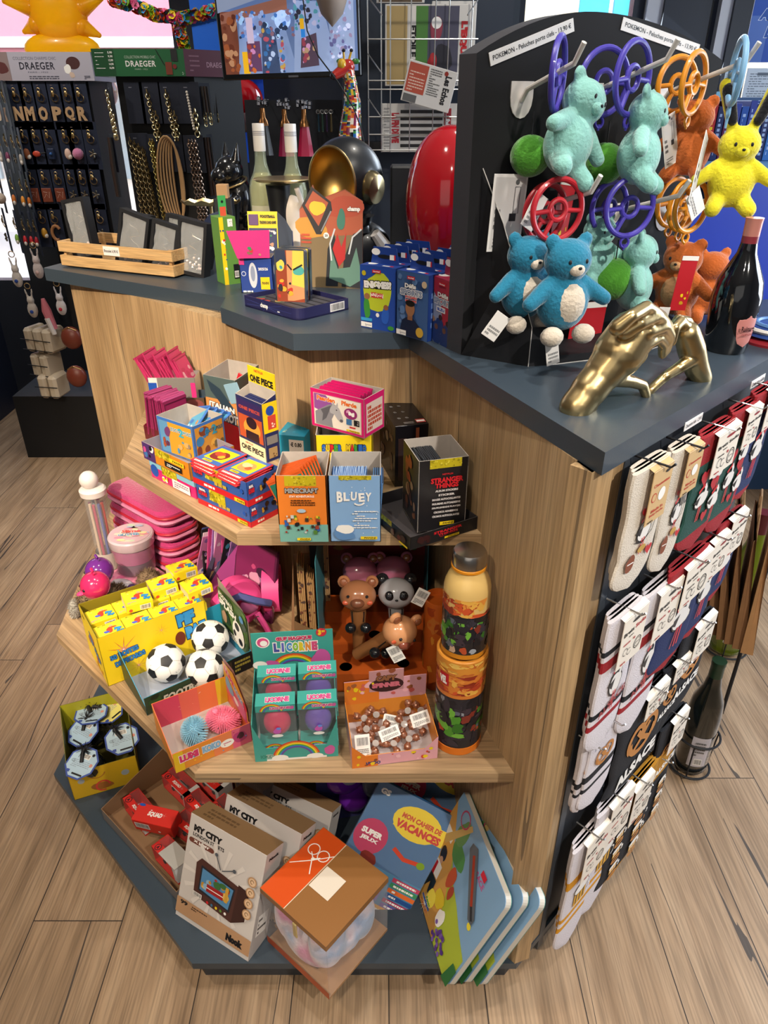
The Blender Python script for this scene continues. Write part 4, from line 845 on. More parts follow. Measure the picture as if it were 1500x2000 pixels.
t=E('drinking_bottle','metal drinking bottle with comic print standing on the cardboard tube','bottle',(P.x+.001,P.y,Z2+h)); rb=.0375; H=.172
mb=MB(); pr=[(rb*.8,0),(rb,.004),(rb,.118),(rb*.99,.126),(rb*.9,.14),(rb*.74,.15),(rb*.66,.156),(rb*.64,.163)]
mb.lathe([(rb,.012),(rb,.09)],M('1d1c22',.25,coat=.5),36,caps=False); mb.lathe([(rb*.8,0),(rb,.003),(rb,.012)],M('c8801c',.3),36,caps=False)
mb.lathe([(rb,.09),(rb,.115),(rb*.985,.126),(rb*.92,.136),(rb*.8,.146),(rb*.68,.153),(rb*.66,.16)],M('d6b470',.25,coat=.5),36,caps=False)
wraps(mb,rb,.086,.118,NEB,26,14,(0,0),.5,.009); wraps(mb,rb,.016,.084,[K('1d1c24'),K('25232c'),K('34303c')],18,15,(0,0),.5,.016); wraps(mb,rb,.03,.075,HUL,26,16,(0,0),.26,.011); wraps(mb,rb,.014,.08,[K('9aa0ac'),K('5a6070'),K('b04a2a'),K('c0a088')],14,18,(0,0),.15,.009); mb.build('bottle_body',t)
mb=MB(); mb.lathe([(rb*.7,.158),(rb*.73,.159),(rb*.73,.163),(rb*.7,.164)],M('d88a1c',.35),32); mb.build('orange_ring',t)
mb=MB(); mb.lathe([(rb*.68,.164),(rb*.71,.165),(rb*.71,.183),(rb*.64,.188),(rb*.3,.1895),(0,.19)],M('b9b4ae',.25,1),32); mb.build('metal_cap',t)
# orange tube behind
P2=G(846,1352,Z2); ht2=hz(P2,1185)-Z2
mb=MB(); mb.lathe([(.026,0),(.027,.002),(.027,ht2),(.0245,ht2),(.0245,ht2-.012),(0,ht2-.012)],M('b8581c',.4),32); wraps(mb,.027,.02,ht2-.01,[K('b86a2a'),K('c8822c'),K('963c18')],14,5,(0,0),.5,.02)
S(mb,'bottle_tube','plain orange cardboard tube between the bear pens and the drinking bottle','tube',(P2.x+.006,P2.y+.03,Z2))
# ---- bear head pens on their orange display
Md=T(-.118,1.045,Z2); wd=.2
mb=MB(); od=K('b5531c'); f=tray(mb,wd,.17,.0,.0,od,od) if False else None
mb.box(0,0,0,wd,.17,.001,od)
for k in range(3): mb.box(0,.0+k*.057,0,wd,.057+k*.057,.045+k*.03,od)
mb.box(-.0015,0,0,0,.19,.3,K('3f7f8a')); mb.box(wd,.1,0,wd+.0015,.19,.31,K('2a5a66')); mb.box(0,.19,0,wd,.192,.31,K('5a2a1c')); q=Fc(mb,(0,.19,.19),(wd,0,0),(0,0,.11)); q.fill(K('6a2320')); q.blobs(.02,.1,.98,.95,14,[K('7a5a20'),K('8a2a30'),K('24506a'),K('3a6a30')],.08,5)
q=Fc(mb,(0,0,0),(wd,0,0),(0,0,.045)); 
for k,(hx,hy) in enumerate(((.045,.02),(.155,.03),(.1,.08))): mb.lathe([(.012,0),(0,.0)],BLK,20,(hx,hy if hy<.057 else hy,.0458+(.03 if hy>.057 else 0)))
S(mb,'display_box','stepped orange display stand holding the pens with animal heads','display box',mat=Md,smooth=False)
def bearpen(col,ear,lab,Mx,snout=None,panda=False,mitt=True,face=True):
    t=E('bear_pen',lab,'pen',mat=Mx,group='pens with animal heads'); cm=KG(col)
    mb=MB(); mb.lathe([(.0115,0),(.012,.01),(.0125,.05),(.015,.085),(.013,.1)],M(('8a5a34' if not panda else '9a9a9e') if face else col,.4),20); mb.build('pen_barrel',t)
    mb=MB(); mb.ell((0,0,.122),(.034,.029,.029),cm,28); h_=mb.build('head',t)
    tl=T(0,0,.122)@R4('X',-26)@T(0,0,-.122)
    for s_ in (-1,1): mb=MB(); mb.X=tl; mb.ell((s_*.026,.004,.147),(.012,.007,.012),KG(ear),16); mb.build('ear',h_)
    mb=MB(); mb.X=tl
    for s_ in (-1,1): mb.ell((s_*.026,-.003,.147),(.0078,.004,.0078),KG('8a5236' if not panda else '17171a'),12)
    if face:
        if panda:
            for s_ in (-1,1): mb.ell((s_*.0125,-.0262,.121),(.0085,.004,.009),KG('1a1a1e'),14,RY(s_*.5)); mb.ell((s_*.012,-.0295,.122),.0032,KG('5a5f66'),10); mb.ell((s_*.012,-.0322,.122),.0014,KG('101012'),8)
            mb.ell((0,-.0292,.113),(.003,.0015,.002),BLK,10)
        else:
            for s_ in (-1,1): mb.ell((s_*.017,-.0256,.124),.003,BLK,10); mb.ell((s_*.022,-.0205,.112),(.006,.003,.0045),KG('c8583a'),12)
            mb.ell((0,-.026,.112),(.013,.0085,.0095),KG(snout or '7a4a34'),18)
            mb.ell((0,-.0325,.114),(.003,.001,.0015),BLK,8)
    mb.build('face_print',h_)
    if mitt:
        for s_ in (-1,1): mb=MB(); mb.ell((s_*.014,-.02,.062),(.0105,.0105,.0105),KG('14161a'),18); mb.cyl((s_*.010,-.012,.07),(s_*.011,-.01,.092),.001,BLK); mb.build('black_mitt',t)
    return t
def penat(px,py,yy):   # head centre at a pixel, standing at depth yy
    P=Y(px,py,yy); return T(P.x,P.y,P.z-.122)
bearpen('a86f4c','a86f4c','brown bear pen with dark snout and black mitts standing upright',penat(699,1163,1.09))
bearpen('b9b9bf','1c1c20','grey and white panda pen standing beside the brown bear',penat(774,1158,1.1),panda=True)
bearpen('b46a86','b46a86','pink bear pen behind the brown bear',penat(703,1116,1.17),face=False,mitt=False)
bearpen('b46a86','b46a86','pink bear pen behind the panda',penat(768,1114,1.175),face=False,mitt=False)
Pq=Y(781,1232,1.03); bearpen('d89a6c','d89a6c','tan bear pen tipped over with its head to the front',T(*Pq)@R4('Z',35)@R4('Y',28)@R4('X',38)@T(0,0,-.122),snout='8a4a3a')
def tagc(px,py,yy,rot,lab):
    P=Y(px,py,yy); hangtag(0,.024,.032,T(*P)@R4('Y',rot)@R4('X',-15),'barcode_tag',lab)
tagc(770,1296,1.0,-30,'white barcode tag hanging from the tipped tan bear'); tagc(802,1176,1.06,30,'grey barcode tag beside the panda')
# ---- wooden puzzles in a kraft stand
Mk_=T(*G(578,1268,Z2))@R4('Z',4)
mb=MB(); kf=M('8d6b4c',.8); mb.add([(0,0,0),(.1,0,0),(.1,0,.075),(.05,0,.04),(0,0,.075)],[(0,1,2,3,4)],kf); mb.add([(-.01,.0,0),(-.01,.1,0),(.0,.1,.17),(-.0,.0,.03)],[(0,1,2,3)],kf); mb.add([(.1,0,0),(.1,.1,0),(.1,.1,.17),(.1,0,.11)],[(0,1,2,3)],kf); mb.box(0,0,0,.1,.1,.002,kf); mb.box(0,.1,0,.1,.102,.17,kf)
S(mb,'display_box','brown kraft card stand holding flat wooden puzzle kits','display box',mat=Mk_,smooth=False)
for i,(x,hh,ww,lab) in enumerate(((.012,.19,.05,'thick wooden puzzle kit, leftmost in the kraft stand'),(.03,.16,.04,'shorter wooden puzzle kit, second in the kraft stand'),(.062,.245,.07,'tall wooden puzzle kit with cut out shapes, rightmost in the kraft stand'))):
    mb=MB(); wm=M('c79a68',.6); 
    for k in range(4): mb.box(x+k*.0035,.02,.01,x+k*.0035+.0028,.02+ww,.01+hh-.004*k,wm)
    q=Fc(mb,(x,.02+ww,.01),(0,-ww,0),(0,0,hh)); q.blobs(.05,.05,.95,.98,26,[K('5c4038'),K('8a3f30'),K('a88a78'),K('4a5a5a')],.14,i+3)
    q=Fc(mb,(x,.02,.01),(.0133,0,0),(0,0,hh)); q.blobs(.0,.02,1,.98,22,[K('7a4a3c'),K('5a4440')],.3,i+8)
    S(mb,'wooden_puzzle',lab,'puzzle',mat=Mk_,smooth=False)
# ---- round pink bag, album
Pb=G(520,1235,Z2)
t=E('shoulder_bag','bright pink round shoulder bag with straps and buckles','bag',(Pb.x-.03,Pb.y+.045,Z2),rad(18)); pm=M('e04a90',.5); pm2=M('a02a5c',.55)
mb=MB(); Rm=RZ(.5)@RX(PI/2); mb.lathe([(.0,-.018),(.05,-.018),(.055,-.014),(.055,.014),(.05,.018),(0,.018)],pm,40,(-.035,.0,.056),(.35,-.9,.15)); mb.build('bag_body',t)
mb=MB(); n=28
def band(mb,c,R_,w_,ax,m,a0,a1,t_=.002):
    q=V(ax).normalized().to_track_quat('Z','Y').to_matrix(); vs=[]
    for i in range(n+1):
        a=a0+(a1-a0)*i/n
        for rr in (R_,R_-t_):
            for z in (-w_/2,w_/2): vs.append(V(c)+q@V((rr*math.cos(a),rr*math.sin(a),z)))
    fs=[]
    for i in range(n):
        b=4*i; fs+=[(b,b+4,b+5,b+1),(b+2,b+3,b+7,b+6),(b,b+2,b+6,b+4),(b+1,b+5,b+7,b+3)]
    mb.add(vs,fs,m)
band(mb,(.045,.02,.06),.052,.036,(1,-.25,0),pm,0,2*PI); mb.build('strap_loop',t)
mb=MB(); mb.tube([(-.06,-.03,.08),(-.03,-.045,.1),(.0,-.05,.085),(.03,-.04,.065)],.008,M('4a4f86',.6),8); mb.tube([(.0,-.045,.05),(.01,-.06,.03),(.02,-.06,.002)],.007,pm,8); mb.build('printed_ribbon',t)
mb=MB(); mb.ell((-.012,-.035,.066),(.02,.012,.02),M('b05a8a',.25,coat=.6),18); mb.build('pouch',t)
mb=MB()
for c,a in (((-.055,-.03,.098),(1,0,0)),((.026,-.02,.07),(0,1,.3)),((.036,-.03,.04),(1,.2,0)),((.0,-.055,.04),(0,1,0))): mb.ring(c,.005,.0011,STEEL,a,16,6,1,1.6)
mb.build('metal_clips',t)
mb=MB(); Pa=G(475,1150,Z2); mb.bb(0,0,0,.13,.008,.17,K('5a1f44'),.001); q=Fc(mb,(0,0,0),(.13,0,0),(0,0,.17)); q.r(.04,.03,.96,.97,K('7a2456')); q.blobs(.1,.1,.9,.7,16,[K('9a6a94'),K('3a2038'),K('b8487a'),K('c890b0')],.14,5)
S(mb,'album','dark pink picture album standing against the back under the upper shelf','album',mat=T(-.345,1.335,Z2)@R4('Z',-40)@R4('X',-12))
mb=MB(); mb.bb(0,0,0,.03,.02,.31,BLKM,.001); S(mb,'cable_duct','black vertical duct in the corner below the upper shelf','duct',(-.152,1.245,Z2),rad(-10))
# ---- purple card stand with cards and envelopes
Mv=T(*G(398,1168,Z2))@R4('Z',-8)
mb=MB(); vm=K('a8488e'); vm2=K('6f6688')
mb.add([(0,0,0),(.1,.02,0),(.1,.02,.155),(.04,.008,.075),(0,0,.01)],[(0,1,2,3,4)],vm); mb.add([(0,0,0),(0,.1,0),(.085,.1,.165),(.0,0,.02)],[(0,1,2,3)],vm2); mb.add([(0,.1,0),(.11,.1,0),(.11,.1,.17),(.06,.1,.15)],[(0,1,2,3)],vm2); mb.add([(.1,.02,0),(.11,.1,0),(.11,.1,.16),(.1,.02,.155)],[(0,1,2,3)],vm)
mb.add([(-.055,.04,0),(0,.0,0),(.0,.0,.04),(.045,.08,.165),(.01,.1,.10)],[(0,1,2,3,4)],vm2)
q=Fc(mb,(0.02,.004,.01),(.078,.0156,0),(0,0,.06)); q.t('Diddl',.55,.4,.7,.45,K('2a1f30'),.04,shear=.2) if False else q.t('Belle',.55,.4,.7,.45,K('2a1f30'),.03,shear=.25)
S(mb,'display_box','purple card stand with black handwriting, full of small cards','display box',mat=Mv,smooth=False)
R=random.Random(8)
for i in range(12):
    mb=MB(); w_,h_=.045,.105; mb.bb(-w_/2,-.001,0,w_/2,.001,h_,[K('c87ab0'),K('e8d0e0'),K('4a5a9a'),K('2a2a30'),K('d04a8a'),K('a878c0')][i%6],.0003)
    for sg in (1,-1): q=Fc(mb,(-sg*w_/2,-sg*.001,0),(sg*w_,0,0),(0,0,h_)); q.blobs(.1,.1,.9,.95,6,[K('e0c0d8'),K('7a5a9a'),K('4aa0c0'),K('d86a9a')],.2,i+1)
    S(mb,'greeting_card','small glittery card standing in the purple card stand','card',mat=Mv@T(-.018+i*.0068,.05+.006*(i%3),.03+.003*i)@R4('Z',62+R.uniform(-8,8))@R4('X',R.uniform(-12,10))@R4('Y',14),group='cards in the purple card stand')
# ---- pink fluffy pencil case
Pf=G(352,1062,Z2)
t=E('pencil_case','fluffy pink pencil case with an orange zip lying on its side','pencil case',(Pf.x+.0,Pf.y-.0,Z2+.112),rad(-30))
mb=MB(); mb.cap((-.03,0,0),(.05,0.0,0.0),.038,.036,PL('d8508c')); soft(mb.build('case_body',t),.004,4)
mb=MB(); mb.tube([(-.045,-.026,.024),(-.02,-.035,.018),(.02,-.037,.008),(.06,-.03,.0)],.003,M('b8402c',.5),6); mb.box(-.064,-.012,.006,-.050,-.008,.042,M('9a4a2c',.5)); mb.build('zip',t)
# ---- stack of pink zipped pouches
Pk=G(300,1050,Z2)
for k in range(4):
    t=E('zip_pouch',['pink fluffy pouch with red zip, bottom of the stack behind the tubs','pink fluffy pouch with red zip, second from the bottom of the stack','pink fluffy pouch with red zip in the middle of the stack','pink fluffy pouch with red zip, second from the top of the stack','pink fluffy pouch with red zip, top of the stack under the upper shelf'][k],'pouch',(-.565,1.545,Z2+.002+k*.042),rad(-40),'pink zipped pouches in a stack')
    mb=MB(); n=24; pr=[]
    def rr_(x,y,r,c=10):
        o_=[]
        for (cx,cy,a0) in ((x-r,y-r,0),(-x+r,y-r,PI/2),(-x+r,-y+r,PI),(x-r,-y+r,1.5*PI)):
            for i in range(c): a=a0+PI/2*i/(c-1); o_.append((cx+r*math.cos(a),cy+r*math.sin(a)))
        return o_
    a_=rr_(.125,.05,.035); lv=[(.9,0),(1,.006),(1.0,.034),(.92,.04)]; vs=[(x*s_,y*s_,z) for s_,z in lv for x,y in a_]; m_=len(a_)
    fs=[tuple(range(m_-1,-1,-1)),tuple(range(3*m_,4*m_))]+[(j*m_+i,j*m_+(i+1)%m_,(j+1)*m_+(i+1)%m_,(j+1)*m_+i) for j in range(3) for i in range(m_)]
    mb.add(vs,fs,PL('c23a78')); mb.build('pouch_body',t)
    mb=MB(); mb.tube([(x*1.01,y*1.015,.026) for x,y in a_],.0035,M('b8283e',.4),6,True); mb.tube([(x*1.0,y*1.01,.014) for x,y in a_],.005,M('d888ac',.4),6,True); mb.build('zip',t)
# ---- clear pencil tube with ball top
Pt=V((-.668,1.475,Z2)); 
t=E('pencil_tube','clear tube of patterned pencils with a white ball lid','pencil tube',tuple(Pt)); ht_=.205; wm=M('dcd3d0',.4)
mb=MB(); mb.lathe([(.024,0),(.024,ht_)],CLEAR2,28,caps=False); mb.lathe([(0,0),(.024,0)],CLEAR2,28,caps=False); mb.build('clear_tube',t)
mb=MB(); mb.lathe([(.0245,.004),(.0247,.05)],M('bfb3ae',.5),28,caps=False); mb.build('paper_label',t)
mb=MB(); mb.lathe([(.022,ht_-.005),(.029,ht_-.003),(.03,ht_+.01),(.026,ht_+.014),(.01,ht_+.016),(0,ht_+.016)],wm,28); mb.build('lid',t)
mb=MB(); mb.ell((-.004,0,ht_+.033),.021,wm,24); mb.build('ball_knob',t)
for k in range(8):
    a=2*PI*k/8; mb=MB(); c_=(Pt.x+.014*math.cos(a),Pt.y+.014*math.sin(a)); mb.cyl((0,0,.01),(0,0,.18),.0036,K(['b8402c','c89a5a','8a2a4a','b0b0c8','7a3a5a','c8b09a','a83050','5a5f9a'][k]),n=8)
    S(mb,'pencil',['red pencil','wood coloured pencil','wine red pencil','pale lilac pencil','plum pencil','cream pencil','crimson pencil','slate blue pencil'][k]+' inside the clear tube with ball lid','pencil',(c_[0],c_[1],Z2),group='pencils in the clear tube')
# ---- pink box and slime tub
Mb_=T(*G(246,1192,Z2))@R4('Z',-42)
mb=MB(); f=carton(mb,.19,.12,.03,K('e08aa8')); f['F'].blobs(.02,.1,.98,.95,12,[K('d06a94')],.02,3); f['T'].blobs(.02,.05,.98,.95,22,[K('d86a98'),K('e8a8c0')],.05,4); f['T'].blobs(.7,.1,.98,.6,8,[BLK,K('d04a7a')],.03,5); f['L'].blobs(.02,.1,.98,.9,9,[K('d06a94')],.05,6)
S(mb,'craft_box','pale pink patterned carton under the slime tub','box',mat=Mb_@T(-.12,.0,0))
Ps=G(268,1108,Z2+.03)
t=E('slime_tub','clear tub of pink and grey slime with a marbled lid','tub',(Ps.x,Ps.y,Z2+.0305)); 
mb=MB(); mb.lathe([(.044,0),(.046,.003),(.05,.075)],M('c9a5b8',.06,alpha=.35,coat=1),40,caps=False); mb.build('clear_wall',t)
mb=MB(); mb.lathe([(0,.002),(.0425,.002),(.0445,.03),(0,.031)],M('4a4f5e',.35,bump=.3,bs=60),36); mb.lathe([(0,.0315),(.0445,.0315),(.0475,.066),(0,.068)],M('b8508c',.35,bump=.3,bs=60),36); mb.build('slime',t)
mb=MB(); mb.lathe([(.0505,.07),(.0515,.072),(.0515,.09),(.049,.093),(0,.0935)],M('c8b4bc',.12,coat=.6),40); l_=mb.build('lid',t)
mb=MB(); q=Fc(mb,(-.05,-.05,.0937),(.1,0,0),(0,.1,0)); q.c(.5,.5,.46,K('c8a8b4')); R=random.Random(5)
for k in range(26): a=R.uniform(0,6.28); r_2=R.uniform(.1,.36); q.blob(.5+r_2*math.cos(a),.5+r_2*math.sin(a),.1,.05,[K('d888a0'),K('b8c8b0'),K('e8c8b8'),K('a8b0c8'),K('d8d0a0')][k%5],k)
q.p([(.46,.72),(.5,.8),(.54,.72),(.64,.7),(.5,.74),(.36,.7)],BLK); q.t('Slime',.5,.56,.44,.13,K('c8504c'),.05,out=WHI,ang=.1); q.t('GLITTER',.5,.4,.5,.08,K('4a8ab0'),.05,out=WHI,ang=.1); mb.build('lid_sticker',l_,smooth=False)
# ---- shiny duck toys and furry toys at the left corner
def duck(px,py,yy,col,lab,rz):
    P=Y(px,py,yy); t=E('squeeze_toy',lab,'toy',tuple(P),rad(rz)); mb=MB(); cm=M(col,.15,coat=.8)
    mb.ell((0,0,0),.03,cm,28); mb.build('toy_head',t)
    mb=MB(); mb.ell((0,-.028,-.007),(.007,.012,.005),M('d8407a',.2,coat=.5),12); mb.tube([(0,0,.028),(.003,0,.036),(-.003,0,.04)],.003,cm,6); mb.tube([(.006,0,.028),(.011,0,.036)],.002,cm,6); mb.build('beak',t)
    mb=MB(); mb.ell((-.011,-.026,.004),.0035,BLK,10); mb.ell((.011,-.026,.004),.0035,BLK,10); mb.build('eyes',t)
duck(194,1115,1.31,'6b2a86','shiny purple chick toy beside the pink carton',-40); duck(186,1143,1.225,'c82a60','shiny crimson chick toy below the purple one',-50)
def fur(px,py,z,r,col,lab,seed,n=900,ln=.011):
    P=G(px,py,z); R=random.Random(seed); mb=MB(); m=M(col,.9); mb.ell((0,0,0),r,m,16)
    for i in range(n):
        v=V((R.gauss(0,1),R.gauss(0,1),R.gauss(0,1))).normalized(); p=V((v.x*r[0],v.y*r[1],v.z*r[2])); d_=(v+V((R.uniform(-.6,.6),R.uniform(-.6,.6),R.uniform(-.5,.3)))).normalized()*ln*R.uniform(.6,1.2); s_=d_.cross(V((.3,.5,.8))).normalized()*.0011
        mb.add([p-s_,p+s_,p+d_],[(0,1,2)],m)
    S(mb,'furry_toy',lab,'toy',tuple(P),group='little furry toys in the corner of the middle shelf')
fur(172,1170,Z2+.035,(.024,.022,.022),'7a6650','brown furry toy at the corner, nearest the shelf tip',1); fur(224,1160,Z2+.035,(.03,.02,.02),'75604a','brown furry toy lying behind the yellow display box',2)
fur(290,1130,Z2+.045,(.026,.02,.018),'7f6a52','brown furry toy squeezed against the slime tub',3); fur(146,1190,Z2+.02,(.012,.012,.024),'a8a49c','small grey white furry toy hanging at the shelf edge',4,500,.006)
mb=MB(); mb.ell((0,0,0),(.03,.016,.012),M('c8c0c8',.3,bump=.8,bs=80),18); mb.ell((.028,-.004,.0),(.012,.01,.01),M('5a3f7a',.3,bump=.8,bs=80),12); P=G(240,1142,Z2+.03); S(mb,'wrapped_toy','white and purple foil wrapped toy between chicks and slime tub','toy',tuple(P),rad(-20))
# ================================================================ goods on the dark plinth
def L3(p,q,t): return p+(q-p)*t
# yellow tray with net balls and octagonal tags
A_=G(146,1563,ZP); My=T(*A_)@R4('Z',math.degrees(heading((146,1563),(206,1545),ZP)))
hy=hz(A_,1514)-ZP
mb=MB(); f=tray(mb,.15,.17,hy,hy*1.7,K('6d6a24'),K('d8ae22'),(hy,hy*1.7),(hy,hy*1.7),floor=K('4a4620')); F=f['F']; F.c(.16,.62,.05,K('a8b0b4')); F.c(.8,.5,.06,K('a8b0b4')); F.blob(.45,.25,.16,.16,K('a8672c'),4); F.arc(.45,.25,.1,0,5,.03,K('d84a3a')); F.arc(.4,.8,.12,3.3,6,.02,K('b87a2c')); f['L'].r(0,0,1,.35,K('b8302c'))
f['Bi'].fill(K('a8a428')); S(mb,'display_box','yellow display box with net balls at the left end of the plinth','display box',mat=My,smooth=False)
def octb(px,py,z,rot,tilt,lab,col,first=None):
    P=G(px,py,z); t=E('net_ball',lab,'toy ball',mat=T(*P)@R4('Z',rot)@R4('X',tilt+34),group='net balls with octagonal tags')
    mb=MB(); n=8; r_=.041; pts=[(r_*math.cos(2*PI*(i+.5)/n),r_*math.sin(2*PI*(i+.5)/n)) for i in range(n)]
    mb.prism(pts,0,.001,K('3a4f9a')); q=Fc(mb,(-r_,-r_,.001),(2*r_,0,0),(0,2*r_,0)); q.p([(.5+x/r_*.45,.5+y/r_*.45) for x,y in pts],K(col)); q.bars(.34,.62,.66,.76,n=12); q.t('CE',.22,.5,.12,.08,K('3a4048')); q.lines(.2,.34,.8,.58,5,K('8a98a8'),3,.4); q.c(.82,.5,.05,K('c8887a')); q.r(.4,.14,.74,.19,BLK); q.r(.2,.16,.3,.24,K('3a4f9a')); q.c(.72,.78,.045,BLK)
    mb.build('octagonal_tag',t,smooth=False)
    mb=MB(); mb.ell((.0,.012,-.034),.031,M('2a2c30',.12,alpha=.75,coat=1),20); mb.build('clear_ball',t)
    mb=MB(); R=random.Random(int(px)); 
    for i in range(9): a=2*PI*i/9; mb.tube([(.031*math.cos(a)*math.sin(b),.012+.031*math.sin(a)*math.sin(b),-.034+.031*math.cos(b)) for b in [PI*k/8 for k in range(9)]],.0011,BLKM,4)
    for i in range(46): v=V((R.gauss(0,1),R.gauss(0,1),R.gauss(0,.6))).normalized(); mb.cyl((-.012,.028,.006),V((-.012,.028,.006))+v*.02,.0009,BLKM,.0004,4)
    mb.tube([(0,.0,.002),(-.008,.016,.006),(-.012,.028,.006)],.0045,BLKM,8); mb.build('black_net',t); return t
zb=ZP+.085
octb(160,1490,zb+.012,-22,-16,'net ball with pale blue octagonal tag at the front left of the yellow box','a9c2d4'); octb(163,1428,zb+.014,-30,-12,'net ball with blue octagonal tag standing at the left behind the front one','9fbad0')
octb(178,1393,zb+.03,10,-35,'net ball with blue octagonal tag leaning on the back wall of the yellow box','a3bcd2'); octb(238,1443,zb+.012,24,-12,'net ball with pale blue tag at the right, partly under the shelf','a9c2d4'); octb(208,1388,zb+.02,60,-20,'net ball with a yellow tag at the back of the yellow box','d8cf7a')
# brown tray with toy cars
ang=math.degrees(heading((203,1600),(344,1757),ZP)); A_=G(203,1600,ZP); Wk=(G(344,1757,ZP)-A_).length
Mkt=T(*A_)@R4('Z',ang)
mb=MB(); ki=M('8a6a4c',.8); f=tray(mb,Wk+.01,.235,.035,.085,ki,K('7a7472'),(.035,.11),(.035,.11)); 
for k in ('R','B'): 
    F=f[k]; F.fill(K('8f8c90')); 
    for i in range(26): F.p([(i/26,0),(i/26+.016,0),(i/26+.05,1),(i/26+.034,1)],K('b4b2b6'))
    F.t('WELLY',.7,.6,.26,.3,K('27386a'),.05); F.t('HELICOPTER SQUAD',.35,.45,.5,.3,K('5a5f6a'),.03)
F=f['Ri']; F.fill(K('8a6a4c'))
S(mb,'display_box','brown cardboard tray with red boxed toy cars on the plinth','display box',mat=Mkt,smooth=False)
RD=K('d0281f')
def carbox(kind,Mx,lab):
    t=E('toy_car_box',lab,'toy box',mat=Mx,group='boxed toy cars in the brown tray'); w_,d_,h_=.094,.04,.042
    mb=MB()
    if kind=='solid':
        mb.bb(0,0,0,w_,d_,h_,RD,.001); q=Fc(mb,(0,0,h_),(w_,0,0),(0,d_,0)); q.t('SQUAD',.5,.5,.36,.3,WHI,.06,shear=.2); q.star(.72,.56,.08,WHI,5,.03); q.lines(.34,.68,.6,.76,1,WHI,2); q.e(.1,.9,.08,.08,BLU)
        q=Fc(mb,(0,0,0),(w_,0,0),(0,0,h_)); q.bars(.05,.3,.42,.8); q.c(.65,.3,.03,WHI)
    else:
        mb.box(0,0,0,w_,d_,.004,RD); mb.box(0,d_-.001,.004,w_,d_,h_,RD); mb.box(0,0,h_-.0015,w_,d_*.42,h_,RD); mb.box(w_-.012,0,.004,w_,d_,h_,K('c8c8ca')); mb.box(0,0,.004,.002,d_,h_,RD)
        q=Fc(mb,(0,0,h_),(w_,0,0),(0,d_*.42,0)); q.c(.16,.5,.085,K('2a1a1a')); q.c(.16,.5,.065,RD); q.t('A',.16,.5,.08,.5,BLK,.06); q.t('SQUAD',.52,.5,.3,.46,WHI,.06,shear=.2); q.star(.73,.55,.07,WHI,5,.025)
        if kind=='white': mb.box(.03,.0,h_-.0016,w_,d_,h_+.001,K('b8b6b2'))
    mb.build('carton',t,smooth=False)
    if kind!='solid':
        mb=MB(); mb.box(.002,-.0002,.004,w_-.012,.0006,h_-.0015,CLEAR); mb.add([(.002,d_*.42,h_-.0003),(w_-.012,d_*.42,h_-.0003),(w_-.012,d_-.001,h_-.0003),(.002,d_-.001,h_-.0003)],[(0,1,2,3)],CLEAR); mb.build('clear_window',t,smooth=False)
        mb=MB(); cc=M({'a':'e8e4e2','b':'23242a','white':'d8d8da','c':'b8bcc4'}[kind],.2,coat=.7); mb.bb(.016,.009,.008,.074,.031,.017,cc,.003); mb.bb(.028,.011,.017,.062,.029,.026,cc,.004); q=Fc(mb,(.016,.0088,.008),(.058,0,0),(0,0,.009)); q.r(.3,.3,.6,.7,K('d8682a')); q.r(.62,.3,.7,.7,BLU); c_=mb.build('toy_car',t)
        mb=MB()
        for x in (.027,.062): mb.cyl((x,.007,.009),(x,.033,.009),.005,BLKM)
        mb.build('wheels',c_)
        mb=MB(); mb.box(.031,.0105,.0185,.059,.0295,.0245,M('1a1c22',.1)); mb.build('car_windows',c_,smooth=False)
def inK(x,y,z,rz,rx=0,ry=0): return Mkt@T(x,y,z)@R4('Z',rz)@R4('X',rx)@R4('Y',ry)
carbox('a',inK(.016,.045,.002,-4),'red boxed car in the window pack nearest the left end of the brown tray'); carbox('solid',inK(.10,.026,.03,28,10),'closed red car box lying askew across the tray front')
carbox('white',inK(.185,.018,.012,-2,0,-8),'red boxed white car with a torn grey flap at the right front of the tray'); carbox('a',inK(.05,.13,.03,0),'upper boxed white car at the back left of the brown tray'); carbox('b',inK(.145,.125,.035,-3),'boxed black car in the middle of the brown tray')
carbox('c',inK(.10,.18,.04,2),'boxed silver car at the back of the brown tray'); carbox('c',inK(.2,.165,.03,-8,14),'boxed silver car at the back right beside the puzzle cartons'); carbox('b',inK(.15,.085,.002,6),'boxed dark car at the bottom of the tray pile')
